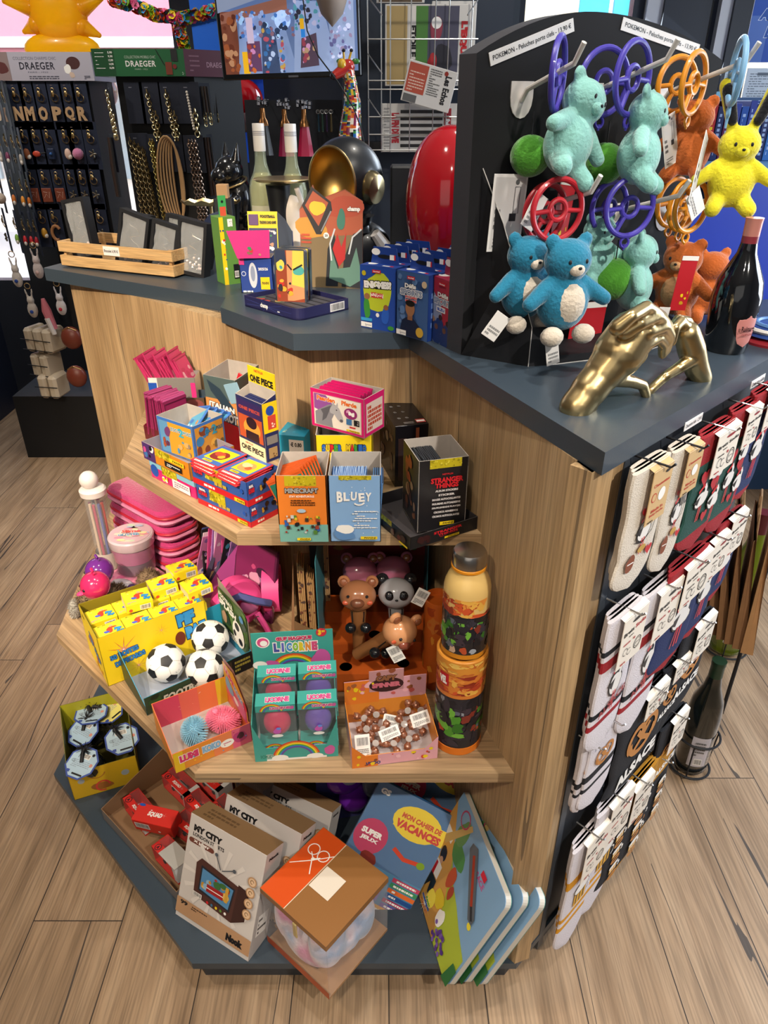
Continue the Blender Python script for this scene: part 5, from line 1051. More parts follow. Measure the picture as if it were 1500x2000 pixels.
# puzzle cartons MY CITY
def lean(pBL,pBR,z,pTL,Hh):
    """leaning box frame: x along the bottom front edge, z up the leaning front face, found from the pixel of the top left corner"""
    a,b=G(*pBL,z),G(*pBR,z); x=(b-a).normalized()
    best=None
    nrm=x; # top-left lies in the plane through a perpendicular to x
    P=onp(pTL[0],pTL[1],a,nrm) if abs(ray(*pTL).dot(nrm))>.05 else None
    return a,b,x,P
BRN=K('8d6f4e'); TAN=K('b18a68')
def city(Mx,w_,h_,d_,lab,full=True):
    mb=MB(); mb.bb(0,0,0,w_,d_,h_,K('c9c3c0'),.001); f=faces(mb,0,0,0,w_,d_,h_); F=f['F']
    F.t('MY CITY',.26,.89,.38,.062,BLK,.07); F.t('LONDON STREETS',.28,.83,.42,.034,BLK,.03); F.p([(.06,.745),(.34,.745),(.34,.79),(.06,.79)],K('6b3a30')); F.e(.06,.7675,.03,.0225,K('6b3a30')); F.e(.34,.7675,.03,.0225,K('6b3a30')); F.t('X | DIY',.2,.768,.22,.028,WHI,.06)
    for k in range(14): a=2*PI*k/14; F.p([(.48+.1*math.cos(a),.5+.08*math.sin(a)),(.48+.46*math.cos(a-.06),.5+.36*math.sin(a-.06)),(.48+.46*math.cos(a+.06),.5+.36*math.sin(a+.06))],K('d6d0cc'))
    F.r(0,.05,1,.2,TAN); F.t('99',.1,.165,.1,.04,BLK,.05); F.lines(.2,.145,.42,.185,2,K('4a3428'),3); F.t('Nook',.8,.11,.22,.07,BLK,.1)
    # little retro television picture
    F.p([(.2,.3),(.72,.25),(.78,.55),(.74,.6),(.24,.66),(.18,.6)],K('4a2c28')); F.p([(.72,.25),(.88,.33),(.88,.6),(.74,.62)],K('3a2220')); F.p([(.25,.36),(.68,.325),(.71,.56),(.25,.6)],K('20242e')); F.p([(.27,.38),(.66,.345),(.69,.545),(.27,.58)],K('4f86b4'))
    F.blobs(.28,.4,.66,.55,16,[K('b8862a'),K('3a6a3a'),K('a82c2a'),K('d8b060'),K('8ab0cc')],.05,5); F.r(.36,.4,.58,.47,K('9c1f24')); F.r(.36,.43,.58,.438,WHI); F.r(.6,.4,.64,.54,K('c89a3a'))
    for k in range(5): F.c(.4+k*.06,.305,.016,[RED,K('3a6a8a'),YEL,K('5a8a3a'),WHI][k])
    F.bars(.2,.3,.32,.34,n=8); F.ln([(.5,.66),(.42,.77)],.012,K('4f5660')); F.c(.42,.775,.02,K('4f5660')); F.ln([(.52,.66),(.66,.72)],.012,K('4f5660')); F.c(.67,.72,.022,K('4f5660'))
    for k in range(4): F.c(.9,.72-k*.1,.055,K('b08862')); F.c(.9,.72-k*.1,.042,K('d8b898')); F.arc(.9,.72-k*.1,.02,0,5,.01,BRN)
    T_=f['T']; T_.fill(BRN); T_.lines(.1,.2,.5,.8,3,K('6b5238'),3); R_=f['R']; R_.fill(K('b9b3b0')); R_.r(.2,.2,.8,.4,WHI); R_.lines(.25,.22,.75,.38,4,BLK,2); R_.t('Nook',.5,.93,.6,.03,BLK,.08)
    return S(mb,'puzzle_box',lab,'puzzle box',mat=Mx,smooth=False)
def uright(a,b,back,d_):  # matrix: x along a->b, leaning back by degrees
    x=(b-a); r=math.atan2(x.y,x.x); return T(*a)@Matrix.Rotation(r,4,'Z')@R4('X',-back)
a,b=G(342,1785,ZP),G(484,1879,ZP); wc_=(b-a).length
print('CITY',wc_)
city(uright(a,b,22,.05)@R4('Z',0),wc_,.228,.052,'white puzzle carton with a retro television picture leaning at the front of the plinth')
# second and third further back
def shiftm(Mx,dx,dy,dz): return T(dx,dy,dz)@Mx
M1=uright(a,b,22,.05)
n_=V((-(b-a).y,(b-a).x,0)).normalized(); u_=(b-a).normalized()
def cityat(px,py,back,w_,h_,d_,lab,rz=0):
    N=(M1.to_3x3()@V((0,-1,0))); P=onp(px,py,M1.translation-N*back,N); m=M1.copy(); m.translation=P; m=m@R4('Z',rz)@T(0,0,-h_); return city(m,w_,h_,d_,lab)
cityat(443,1550,.075,wc_,.235,.05,'white puzzle carton standing directly behind the front one')
cityat(506,1520,.2,wc_,.2,.04,'white puzzle carton at the back, half hidden under the shelf, with a clear corner',3)
# grey striped carton beside
mb=MB(); f=carton(mb,.17,.03,.13,K('8c8a8e')); F=f['F']
for i in range(24): F.p([(i/24,0),(i/24+.016,0),(i/24+.05,1),(i/24+.034,1)],K('a9a7ab'))
F.t('CONSTRUCTION',.55,.5,.8,.16,K('4a4f58'),.04); S(mb,'toy_carton','grey striped carton between the brown tray and the puzzle cartons','box',mat=Mkt@T(.13,.24,.0)@R4('Z',-4),smooth=False)
# ---- clear gift box with brown and orange lid
a=G(523,1838,ZP); c_=G(748,1858,ZP); n0=G(648,1957,ZP)
ux=(n0-a); uy=(c_-n0); wg_=ux.length; dg_=uy.length; hg_=hz(n0,1832)-ZP
print('GIFT',wg_,dg_,hg_)
Mgb=T(*a)@Matrix.Rotation(math.atan2(ux.y,ux.x),4,'Z'); 
wg_,dg_=.165,.165; hg_=.168
t=E('gift_box','clear gift box with brown and orange lid and a drawn white bow','gift box',mat=Mgb)
BR2=M('8f6338',.35)
mb=MB(); e_=.001
for (x0,y0,x1,y1) in ((0,0,wg_,e_),(0,dg_-e_,wg_,dg_),(0,e_,e_,dg_-e_),(wg_-e_,e_,wg_,dg_-e_)): mb.box(x0,y0,.004,x1,y1,hg_-.012,M('e6e8f0',.04,alpha=.1,coat=1))
mb.build('clear_walls',t,smooth=False)
mb=MB(); mb.box(0,0,0,wg_,dg_,.006,M('a8805a',.5)); q=Fc(mb,(0,0,0),(wg_,0,0),(0,0,.02)); q.fill(K('b0502a')); mb.build('base',t,smooth=False)
mb=MB(); mb.box(-.001,-.001,hg_-.014,wg_+.001,dg_+.001,hg_,BR2); q=Fc(mb,(0,0,hg_),(wg_,0,0),(0,dg_,0)); q.r(0,0,.37,1,M('d0501c',.35)); q.r(.366,0,.376,1,K('d8c8b0'))
q=Fc(mb,(0,0,hg_),(wg_,0,0),(0,dg_,0)); q.k=8
q.ln([(.02,.42),(.2,.6),(.37,.8)],.01,WHI)
for cx,cy in ((.12,.72),(.27,.72)): q.arc(cx,cy,.07,0,2*PI,.012,WHI,16)
q.ln([(.2,.6),(.1,.5)],.012,WHI); q.ln([(.2,.6),(.3,.46)],.012,WHI); q.c(.2,.62,.022,WHI); q.ln([(.2,.62),(.12,.68)],.012,WHI); q.ln([(.2,.62),(.26,.68)],.012,WHI)
q.k=20; q.r(.39,.36,.68,.66,K('ddd3c6'))
for (o_,u__) in (((0,0,hg_-.014),(wg_,0,0)),((wg_,0,hg_-.014),(0,dg_,0)),((0,dg_,hg_-.014),(0,-dg_,0))):
    q=Fc(mb,o_,u__,(0,0,.014)); 
    q.r(0,0,1,1,M('c04a1c',.4)) if u__[1]<0 else (q.r(0,0,.37,1,M('c04a1c',.4)) if u__[0]>0 else None)
mb.build('lid',t,smooth=False)
mb=MB(); mb.bb(.085,-.004,hg_-.05,.095,-.001,hg_-.012,M('d8c890',.3,.6),.001); mb.build('zip_pull',t)
g=E('plush_toy','pastel tie dye plush animal folded up inside the clear gift box','plush toy',mat=Mgb@T(.08,.08,.006))
mb=MB(); pc=M('c9a9c6',.95,bump=.8,bs=160,sheen=.4)
for c,r_ in (((0,0,.058),(.08,.078,.06)),((-.038,-.042,.08),(.04,.036,.068)),((.046,-.04,.085),(.033,.038,.066)),((.0,.044,.1),(.07,.034,.05)),((-.05,.03,.1),(.03,.036,.05)),((.048,.04,.07),(.032,.036,.07)),((.0,-.052,.05),(.06,.026,.05))): mb.ell(c,r_,pc,18)
m_=pc; nt_=pc.node_tree; bs_=nt_.nodes['Principled BSDF']; nz=nt_.nodes.new('ShaderNodeTexNoise'); nz.inputs['Scale'].default_value=16; rr2=nt_.nodes.new('ShaderNodeValToRGB'); el=rr2.color_ramp.elements
el[0].position=.36; el[0].color=lin('9fb4d8'); el[1].position=.64; el[1].color=lin('d88fb8'); e3=el.new(.5); e3.color=lin('dcd0dc'); tcx=nt_.nodes.new('ShaderNodeTexCoord'); nt_.links.new(tcx.outputs['Object'],nz.inputs['Vector']); nt_.links.new(nz.outputs[0],rr2.inputs[0]); nt_.links.new(rr2.outputs[0],bs_.inputs['Base Color'])
soft(mb.build('plush_body',g),.004,5)
mb=MB(); mb.ell((-.02,-.064,.05),(.011,.006,.012),PL('d89a98'),14); mb.ell((.03,-.06,.02),(.012,.004,.012),K('5a4a58'),14); mb.build('ear_and_eye',g)
mb=MB(); 
for k in range(10): mb.box(.028,.058+k*.002,.02+k*.01,.032,.059+k*.002,.026+k*.01,K('b0a0d0'))
mb.tube([(.055,.05,.02),(.06,.055,.06),(.05,.06,.1)],.012,FB('a696c8'),8); mb.build('satin_ribbon',g)
# ---- purple glossy balloon toy pack
Pp=G(690,1690,ZP)
t=E('toy_blister','clear blister pack with purple and silver rounded toys under the shelf','toy pack',(Pp.x-.01,Pp.y+.1,ZP+.0),rad(12))
mb=MB(); pu=M('7a2ab8',.1,coat=1); 
for c,r_ in (((0,0,.26),(.035,.02,.05)),((.02,0,.2),(.03,.02,.04)),((-.01,0,.15),(.04,.022,.04)),((.01,0,.09),(.035,.02,.045))): mb.ell(c,r_,pu,18)
mb.build('purple_toy',t)
mb=MB(); 
for c,r_ in (((.045,-.01,.28),(.02,.02,.04)),((.06,-.01,.2),(.022,.02,.035)),((.05,-.01,.13),(.024,.02,.035)),((-.03,-.012,.3),(.02,.02,.03))): mb.ell(c,r_,M('8c909c',.15,.3,alpha=.75,coat=1),16)
mb.ell((.0,-.014,.17),(.02,.014,.018),M('b8aec0',.4),14); mb.build('clear_bubbles',t)
mb=MB(); mb.bb(-.07,.02,.0,.1,.023,.34,K('4a4a8a'),.001); mb.build('backing_card',t)
# ---- activity books in film
def actbook(Mx,w_,h_,lab):
    t=E('activity_book',lab,'book',mat=Mx,group='blue activity books leaning under the shelf'); mb=MB(); mb.bb(0,0,0,w_,.012,h_,K('1f5c92'),.0008); F=Fc(mb,(0,0,0),(w_,0,0),(0,0,h_)); F.fill(K('1f5c92')); F.r(.0,.0,1,.35,K('3f7fa8'))
    F.e(.62,.8,.3,.14,YEL); F.r(.36,.72,.98,.86,YEL); F.t('MON CAHIER DE',.66,.83,.5,.045,K('c8441e'),.05); F.t('VACANCES',.66,.755,.56,.07,K('c8301e'),.06); F.t('GS',.12,.93,.12,.05,WHI,.06)
    F.e(.2,.55,.2,.15,K('b81f56')); F.t('SUPER',.2,.58,.26,.05,WHI,.06); F.t('JEUX',.2,.52,.22,.04,WHI,.05); F.blob(.3,.38,.1,.06,K('7a2c24'),4); F.ln([(.5,.55),(.66,.5),(.85,.52)],.05,K('c8442c')); F.e(.87,.515,.05,.03,K('7a9a2a'))
    for k,c_ in enumerate(('b83a5a','3a8a5a','d8682a','1f4a8a','a02a5a','6a3f96')): F.r(.66,.3-k*.045,1,.335-k*.045,K(c_)); F.lines(.7,.308-k*.045,.96,.326-k*.045,1,WHI,k,.9)
    F.r(.55,.0,1,.075,K('d8962a')); F.p([(.1,.1),(.6,.1),(.6,.3),(.05,.34)],K('8f6aa8')); F.t('SUPER',.3,.24,.34,.06,YEL,.07,out=BLK,ang=-.15); F.t('POUR LE CP',.78,.035,.3,.03,WHI,.05)
    mb.build('book_body',t,smooth=False); mb=MB(); mb.box(-.001,-.0008,-.001,w_+.001,-.0003,h_+.001,CLEAR); mb.build('clear_film',t,smooth=False)
Pa_=G(764,1806,ZP)
actbook(T(Pa_.x-.118,Pa_.y+.05,ZP+.03)@R4('Z',-14)@R4('Y',24)@R4('X',-30)@T(-.02,0,0),.175,.25,'blue activity book in clear film leaning beside the gift box')
actbook(T(Pa_.x-.05,Pa_.y+.16,ZP+.07)@R4('Z',-12)@R4('Y',26)@R4('X',-30),.175,.23,'second blue activity book behind the first, mostly under the shelf')
# ---- board colouring books leaning on the right panel
def colbook(Mx,lab,full):
    t=E('colouring_book',lab,'book',mat=Mx,group='colouring books with rounded corners at the right of the plinth'); w_,h_=.235,.245
    def rp(w,h,r=.018):
        o_=[]
        for cx,cy,a0 in ((w-r,h-r,0),(0,h,None),(0,0,None),(w-r,r,1.5*PI)):
            if a0 is None: o_.append((cx,cy))
            else: o_+=[(cx+r*math.cos(a0+PI/2*i/6),cy+r*math.sin(a0+PI/2*i/6)) for i in range(7)]
        return o_
    ol=rp(w_,h_)
    mb=MB(); mb.X=R4('X',90)
    mb.prism(ol,-.011,0,WHITE,K('c8c4bc')); mb.X=Matrix.Identity(4); mb.build('pages',t,smooth=False)
    mb=MB(); mb.X=R4('X',90); mb.prism(ol,0.0002,.0012,K('7fa6cc')); mb.prism(ol,-.0122,-.0112,K('3f8a86')); mb.X=Matrix.Identity(4)
    F=Fc(mb,(0,-.0012,0),(w_,0,0),(0,0,h_)); sk=K('8fb2d4'); F.p([(0,0),(.62,0),(.5,.3),(.3,.6),(0,.9)],K('d09c4c')); F.p([(.3,.6),(.42,.5),(.62,.44),(.8,.36),(.98,.3),(.98,.08),(.9,.0),(.6,0),(.5,.3)],K('a8b83a')); F.blob(.36,.66,.12,.1,K('4f8a4a'),4); F.blob(.26,.8,.07,.12,K('5f8f5a'),5); F.r(.06,.62,.2,.7,WHI)
    F.p([(.08,.6),(.3,.95),(.34,.93),(.14,.56)],K('c8a86a'))
    F.t("L'ALSACE",.7,.66,.05,.2,K('c8302c'),.0) if False else F.t("L'ALSACE",.62,.8,.26,.05,K('c8508a'),.02,ang=0)
    F.arc(.2,.9,.07,0,6.3,.014,K('b8406a')); F.star(.84,.5,.05,YEL,9,.025); F.c(.84,.5,.028,K('e8d83a'))
    # a walking figure seen from behind with hat
    F.blob(.2,.5,.05,.07,K('1c1c22'),4); F.e(.21,.44,.028,.035,K('c89a7a')); F.p([(.15,.42),(.27,.42),(.29,.3),(.16,.28)],WHI); F.p([(.17,.4),(.2,.4),(.22,.28),(.18,.28)],RED); F.p([(.18,.28),(.3,.29),(.33,.14),(.27,.13),(.24,.22),(.2,.12),(.14,.13)],K('1e2a34')); F.p([(.03,.46),(.12,.5),(.15,.36),(.1,.28),(.04,.34)],K('3a6a3a')); F.p([(.05,.44),(.11,.47),(.13,.38),(.09,.32)],K('c8b88a'))
    F.blob(.42,.5,.05,.1,K('b8502a'),6); F.blob(.5,.42,.04,.07,K('a8442a'),7); F.blob(.44,.26,.08,.08,K('d8c02c'),8); F.blob(.36,.16,.07,.08,K('e8d84a'),9); F.blob(.56,.2,.06,.08,WHI,3)
    F.star(.33,.06,.12,WHI,12,.085); F.t('magique',.33,.075,.17,.035,K('2a62b8'),.06); F.t('coloriage',.33,.035,.15,.022,K('d8682a'),.05); F.t("à l'eau",.33,.11,.13,.024,K('3a9a4a'),.05)
    R=random.Random(3)
    for i in range(26): F.e(.62+R.uniform(-.07,.16),.1+R.uniform(-.08,.07),.018,.02,K('5a3a8a' if i%3 else '7a5aaa'),10)
    F.p([(.93,.2),(1,.2),(1,.02),(.9,.0)],K('2f6a3a'))
    # slot with a brush
    F.p([(.42,.9),(.5,.93),(.86,.6),(.86,.54),(.8,.53),(.42,.84)],K('5a6068')); F.ln([(.5,.86),(.76,.62)],.035,K('a03a20')); F.ln([(.76,.62),(.84,.56)],.03,K('2a2c30')); F.r(.66,.85,.74,.9,K('c8283a'))
    mb.build('cover',t,smooth=False); return t
# lower front corner and upper right corner fix the lean
fb=G(872,1932,ZP)
def bookm(fb,lean_,turn):
    # x axis runs from the back along the plinth to the front corner, z up leaning to the right
    back=V((-.055,.235,0)).normalized(); x=-back; z0=V((math.sin(rad(lean_)),.0,math.cos(rad(lean_)))); z=(z0-x*z0.dot(x)).normalized(); y=z.cross(x)
    m=Matrix((x,y,z)).transposed().to_4x4(); m.translation=fb+back*.235; return m
colbook(bookm(V((fb.x,fb.y,ZP+.002)),25,0),'colouring book with a walking figure on the cover, front one of the leaning row',True)
for i,(dx,lab) in enumerate(((.03,'colouring book second in the leaning row, mostly covered by the first'),(.058,'colouring book third in the leaning row, nearest the oak panel'))):
    colbook(bookm(V((fb.x+dx,fb.y-.004*i+.004,ZP+.002)),25,0),lab,False)
mb=MB()
for k in range(3): mb.bb(k*.013,0,0,k*.013+.011,.16,.25,[K('3f8a86'),K('2a3f50'),K('b8bcc0')][k],.0006)
S(mb,'album','teal and dark boards leaning behind the colouring books','book',mat=bookm(V((fb.x+.085,fb.y+.07,ZP+.002)),26,0)@R4('Z',90)@T(0,-.0,0) if False else T(.145,.83,ZP)@R4('Z',8)@R4('Y',20))
mb=MB(); mb.box(0,0,0,.012,.14,.11,M('6b2a22',.7)); S(mb,'red_board','dark red board standing between the books and the oak panel','board',(.215,.80,ZP),rad(22))
# ================================================================ goods on the counter top
def TP(px,py,z=None): return G(px,py,ZT if z is None else z)
# ---- slatted wooden crate with black boxes
a,b=TP(121,521),TP(341,545); rc=math.atan2((b-a).y,(b-a).x); wc2=(b-a).length; Mcr=T(*a)@Matrix.Rotation(rc,4,'Z'); dcr=.15
t=E('wooden_crate','slatted pale wooden crate at the left end of the counter top','crate',mat=Mcr)
mb=MB()
for z0 in (.004,.036): mb.bb(0,0,z0,wc2,.007,z0+.024,PALE,.001)
mb.build('front_slats',t)
mb=MB()
for z0 in (.004,.036): mb.bb(0,dcr-.007,z0,wc2,dcr,z0+.024,PALE,.001)
mb.build('back_slats',t)
mb=MB()
for x0 in (0,wc2-.007):
    for z0 in (.004,.036): mb.bb(x0,.0072,z0,x0+.007,dcr-.0072,z0+.024,PALE,.001)
for x0 in (.008,wc2-.016):
    for y0 in (.0075,dcr-.0155): mb.box(x0,y0,.004,x0+.008,y0+.008,.06,PALE)
mb.build('end_slats',t)
mb=MB(); mb.box(.007,.007,.002,wc2-.007,dcr-.007,.006,PALE); mb.build('bottom',t)
mb=MB(); mb.bb(wc2*.42,-.0012,.038,wc2*.56,0,.058,WHITE,.0003); q=Fc(mb,(wc2*.42,-.0012,.038),(wc2*.14,0,0),(0,0,.02)); q.t('Bracelet 6,90 €',.5,.5,.86,.4,BLK,.02); S(mb,'price_label','white price label stapled to the front of the wooden crate','label',mat=Mcr,smooth=False)
def blackbox(x,y,rz,ry,rx,lab,hh=.115,w_=.075,chain=True):
    t=E('bracelet_box',lab,'gift box',mat=Mcr@T(x,y,.008)@R4('Z',rz)@R4('Y',ry)@R4('X',rx),group='black bracelet boxes in the wooden crate')
    mb=MB(); mb.box(0,0,0,w_,.024,.008,BLKM); mb.box(0,0,hh-.008,w_,.024,hh,BLKM); mb.box(0,0,.008,.008,.024,hh-.008,BLKM); mb.box(w_-.008,0,.008,w_,.024,hh-.008,BLKM); mb.box(.008,.018,.008,w_-.008,.024,hh-.008,M('101116',.7)); mb.build('frame',t,smooth=False)
    mb=MB(); R=random.Random(int(x*1000)+3); pts=[]
    for i in range(26): a_=i*.7; pts.append((w_/2+math.sin(a_)*(w_*.26)*R.uniform(.4,1),.012+R.uniform(-.003,.004),.02+i*(hh-.045)/26))
    mb.tube(pts,.0012,M('c8c0b0',.2,1),5); 
    for i in range(12): mb.ell((R.uniform(.018,w_-.018),.012,R.uniform(.014,.04)),.0035,[M('d8b8b0',.3),M('c8c8cc',.15,1),M('b89888',.3,.8)][i%3],8)
    mb.build('bracelet',t)
    mb=MB(); n=8; vs=[]; 
    for j in range(n+1):
        for i in range(n+1): vs.append((.006+(w_-.012)*i/n,.004+R.uniform(-.0036,.0036),.006+(hh-.012)*j/n))
    mb.add(vs,[(j*(n+1)+i,j*(n+1)+i+1,(j+1)*(n+1)+i+1,(j+1)*(n+1)+i) for j in range(n) for i in range(n)],M('f0f4f8',.1,alpha=.28,coat=1)); mb.build('clear_window',t)
blackbox(.012,.03,2,-10,-8,'black framed box at the left end of the crate, leaning left',.14,.07); blackbox(.115,.09,6,6,-6,'black framed box behind the left one, leaning right',.115,.075)
blackbox(.14,.03,0,14,-6,'tall black framed box with silver chain, second at the front of the crate',.135,.085); blackbox(.222,.11,0,8,-6,'black box lying behind the two middle boxes of the crate',.115)
blackbox(.238,.03,0,12,-8,'black framed box in the middle front of the crate',.115,.075); blackbox(.318,.035,0,8,-6,'black framed box with a bright window, right front of the crate',.12,.078)
blackbox(.375,.06,14,16,-6,'black box tilted at the right end of the crate',.11,.06) if wc2>.44 else blackbox(.3,.09,14,16,-6,'black box tilted at the right end of the crate',.11,.06)
# ---- knife box and brass leaf dish
Po=TP(386,497)
mb=MB(); NB=K('1c2744'); mb.bb(0,0,0,.08,.07,.05,NB,.001); q=Fc(mb,(0,0,0),(.08,0,0),(0,0,.05)); q.t('OPINEL',.42,.55,.62,.24,WHI,.04); q.t('SAVOIE FRANCE',.42,.32,.56,.1,WHI,.02); mb.add([(0,.0,.05),(.08,0,.05),(.08,.07,.05),(0,.07,.05),(.045,.0,.1),(.08,.035,.11),(.045,.07,.1)],[(0,1,4),(1,2,5,4),(2,3,6,5),(3,0,4,6),(4,5,6)],NB)
S(mb,'knife_box','dark blue box with white lettering behind the right end of the crate','box',mat=T(Po.x,Po.y,ZT)@R4('Z',-12),smooth=False)
mb=MB(); Pd=TP(412,478); n=24; vs=[]; 
for j,(s_,zz) in enumerate(((1,.012),(.86,.004),(.4,.0),(0.02,0))):
    for i in range(n): a_=2*PI*i/n; x=math.cos(a_)*.085*s_; y=math.sin(a_)*.04*s_*(1-.35*abs(math.cos(a_))**3); vs.append((x,y,zz+(.006 if j==0 and i%2 else 0)))
fs=[(j*n+i,j*n+(i+1)%n,(j+1)*n+(i+1)%n,(j+1)*n+i) for j in range(3) for i in range(n)]
mb.add(vs,fs,GOLD); mb.lathe([(.03,-.05),(.006,-.045),(.005,0),(.012,.0)],GOLD,16); S(mb,'brass_dish','brass leaf shaped dish on a short foot beside the dark blue box','dish',(Pd.x-.01,Pd.y+.1,ZT+.05+.04),rad(8))
mb=MB(); mb.bb(0,0,0,.03,.03,.035,M('b08a62',.8),.001); P=Y(438,388,2.15); S(mb,'small_carton','small brown carton behind the black dog figure','box',(P.x-.02,P.y,P.z-.0))
mb=MB(); mb.bb(0,0,0,.05,.04,P.z-ZT,BLKM,.002); S(mb,'black_riser','black block that carries the small brown carton','stand',(P.x-.03,P.y-.005,ZT))
# ---- black french bulldog figure
Pg=TP(470,470); dg=M('0c0d10',.18,coat=.5)
t=E('dog_figure','glossy black bulldog figure with upright ears and a gold collar','figure',(Pg.x-.02,Pg.y+.14,ZT),rad(-50))
mb=MB(); mb.ell((0,0,.1),(.045,.04,.065),dg,20); mb.ell((0,-.025,.175),(.045,.042,.04),dg,20); mb.ell((0,-.062,.162),(.03,.02,.022),dg,16)
for s_ in (-1,1): mb.cyl((s_*.028,-.015,.2),(s_*.036,-.01,.25),.016,dg,.003,12); mb.cap((s_*.03,-.03,.1),(s_*.03,-.04,.01),.016,.013,dg); mb.ell((s_*.03,-.048,.008),(.015,.02,.01),dg,12); mb.ell((s_*.035,.02,.03),(.02,.035,.03),dg,14)
soft(mb.build('dog_body',t),.0035,4)
mb=MB(); mb.ring((0,-.012,.142),.04,.003,GOLD,(0,-.35,1),26); mb.build('collar',t)
# ---- card game box green
Mx,w,h=PL2((440,557),(471,553),ZT,425)
mb=MB(); f=carton(mb,w,.045,h,K('5c8a3f')); f['F'].fill(K('5c8a3f')); q=f['F']; q.r(.0,0,.25,1,YEL); q.blobs(0,.2,.3,.9,9,[K('c8402c'),WHI,K('2a3f8a')],.12,3); q.r(.62,.08,.95,.3,BLK); q.bars(.66,.1,.92,.2); q.r(.5,.86,.8,.97,WHI); q.blobs(.5,.86,.8,.97,8,[BLK],.03,3)
mb.box(w*.3,.02,h,w*.75,.023,h+.04,K('3f9a54')); q=Fc(mb,(w*.3,.02,h),(w*.45,0,0),(0,0,.04)); q.c(.5,.7,.16,BLK); q.r(.1,.0,.9,.45,K('c8503c')); S(mb,'card_game_box','tall green card game box with a hanging tab on the grey top','box',mat=Mx,smooth=False)
# ---- football sticker box (blue) with pink packets and header
Mx,w,h=PL2((472,572),(535,572),ZT,503); Mfx=Mx
mb=MB(); f=tray(mb,w,.05,h,h,CARD,K('23408c')); q=f['F']; q.e(.4,.5,.13,.36,K('c8ccd4')); q.e(.4,.55,.07,.22,K('8a94ac')); q.t('2025/26',.72,.68,.3,.08,WHI,.03); q.r(.62,.1,.9,.45,YEL); q.t('PANINI',.76,.28,.2,.08,BLK,.04); q.c(.12,.55,.07,WHI); q.c(.12,.55,.055,K('23408c')); q.lines(.05,.02,.95,.08,1,WHI,3,.8); q.r(0,.8,.16,1,K('d83a8a'))
f['R'].r(.3,.2,.8,.8,K('3a5ab0')); f['R'].c(.5,.6,.2,WHI)
mb.add([(0,-.012,h),(w*.96,-.004,h),(w*1.02,-.01,h+.055),(-.016,-.02,h+.055)],[(0,1,2,3)],K('d03a86')); q=Fc(mb,(-.005,-.0125,h+.004),(w,0.008,0),(-.008,-.004,.042)); q.r(.06,.0,.94,.9,K('2a3a6a')); q.blobs(.08,.02,.92,.88,16,[K('b88a70'),K('c83a3a'),WHI,K('3a8a5a'),K('8a6a5a')],.07,4)
S(mb,'sticker_box','blue football sticker box with a silver cup and pink front flap','sticker box',mat=Mx,smooth=False)
sachets(9,.05,.07,[K('b02a72'),K('c83a86'),WHI,K('8a1f58')],'sticker_packet','pink packet standing in the blue football sticker box','packets in the football box','packet',lambda i:Mfx@T(.031,.006+i*.0045,.03+.002*(i%2)))
mb=MB(); mb.box(0,0,0,.066,.0015,.1,YEL); q=Fc(mb,(0,0,0),(.066,0,0),(0,0,.1)); q.r(.03,.02,.97,.66,K('24305a')); q.blobs(.05,.04,.95,.62,24,[K('b88a70'),K('c83a3a'),WHI,K('3a8a5a'),K('7a3a6a')],.08,6); q.r(.04,.72,.36,.94,K('5a3a6a')); q.t('FOOTBALL',.68,.9,.5,.06,BLK,.05); q.t('TRADING CARD GAME',.68,.78,.56,.06,BLK,.05); q.t('Topps',.8,.6,.2,.05,WHI,.04)
mb.add([(.066,0,0),(.092,.03,0),(.092,.03,.06),(.08,.015,.085),(.066,0,.1)],[(0,1,2,3,4)],K('4a4f5a'))
P=Y(485,475,1.69); S(mb,'header_card','football header card with yellow top standing behind the pink packets','sign',mat=T(P.x,P.y,P.z-.035)@R4('Z',-4)@R4('X',-8),smooth=False)
mb=MB(); mb.bb(0,0,0,.03,.025,.09,K('20408a'),.001); q=Fc(mb,(0,0,0),(.03,0,0),(0,0,.09)); q.c(.5,.4,.2,WHI); q.lines(.2,.1,.8,.25,2,WHI,3); P=TP(538,540); S(mb,'sticker_box','small blue box between the football stickers and the robot card','box',(P.x+.0,P.y+.06,ZT),rad(-30),smooth=False)
# ---- metal pencil tin standing in the tray display
Mtr,wt2,_=PL2((479,598),(603,634),ZT); 
mb=MB(); dn=K('23234e'); n=10; w_,d_=.165,.125
pl_=[(0,0),(w_-.02,0)]+[(w_-.02+.02*math.cos(a),.02+.02*math.sin(a)) for a in [-PI/2+PI/2*i/6 for i in range(1,7)]]+[(w_,d_),(0,d_)]
mb.prism(pl_,0,.003,dn); Np=len(pl_)
for i in range(Np):
    p_,q_=V((*pl_[i],0)),V((*pl_[(i+1)%Np],0)); u_=(q_-p_); nn=V((u_.y,-u_.x,0)).normalized(); hh_=.022
    mb.add([p_,q_,q_+V((0,0,hh_)),p_+V((0,0,hh_)),p_-nn*.0015,q_-nn*.0015,q_-nn*.0015+V((0,0,hh_)),p_-nn*.0015+V((0,0,hh_))],[(0,1,2,3),(5,4,7,6),(3,2,6,7)],dn)
mb.box(.004,.012,.003,w_-.006,d_-.004,.014,M('3c3c44',.7))
for k in range(5): mb.box(.012,.022+k*.02,.0141,w_-.014,.026+k*.02,.0146,M('17171c',.8))
q=Fc(mb,(0,0,0),(w_-.02,0,0),(0,0,.022)); 
for k in range(14): q.ln([(.5,.5),(.5+.5*math.cos(k*.9),.5+.5*math.sin(k*.9))],.004,K('3f4a86'))
q.t('champ',.44,.5,.16,.5,WHI,.04); q.lines(.72,.3,.86,.5,1,WHI,3)
q=Fc(mb,(w_,.02,0),(0,d_-.02,0),(0,0,.022)); q.bars(.55,.15,.9,.85)
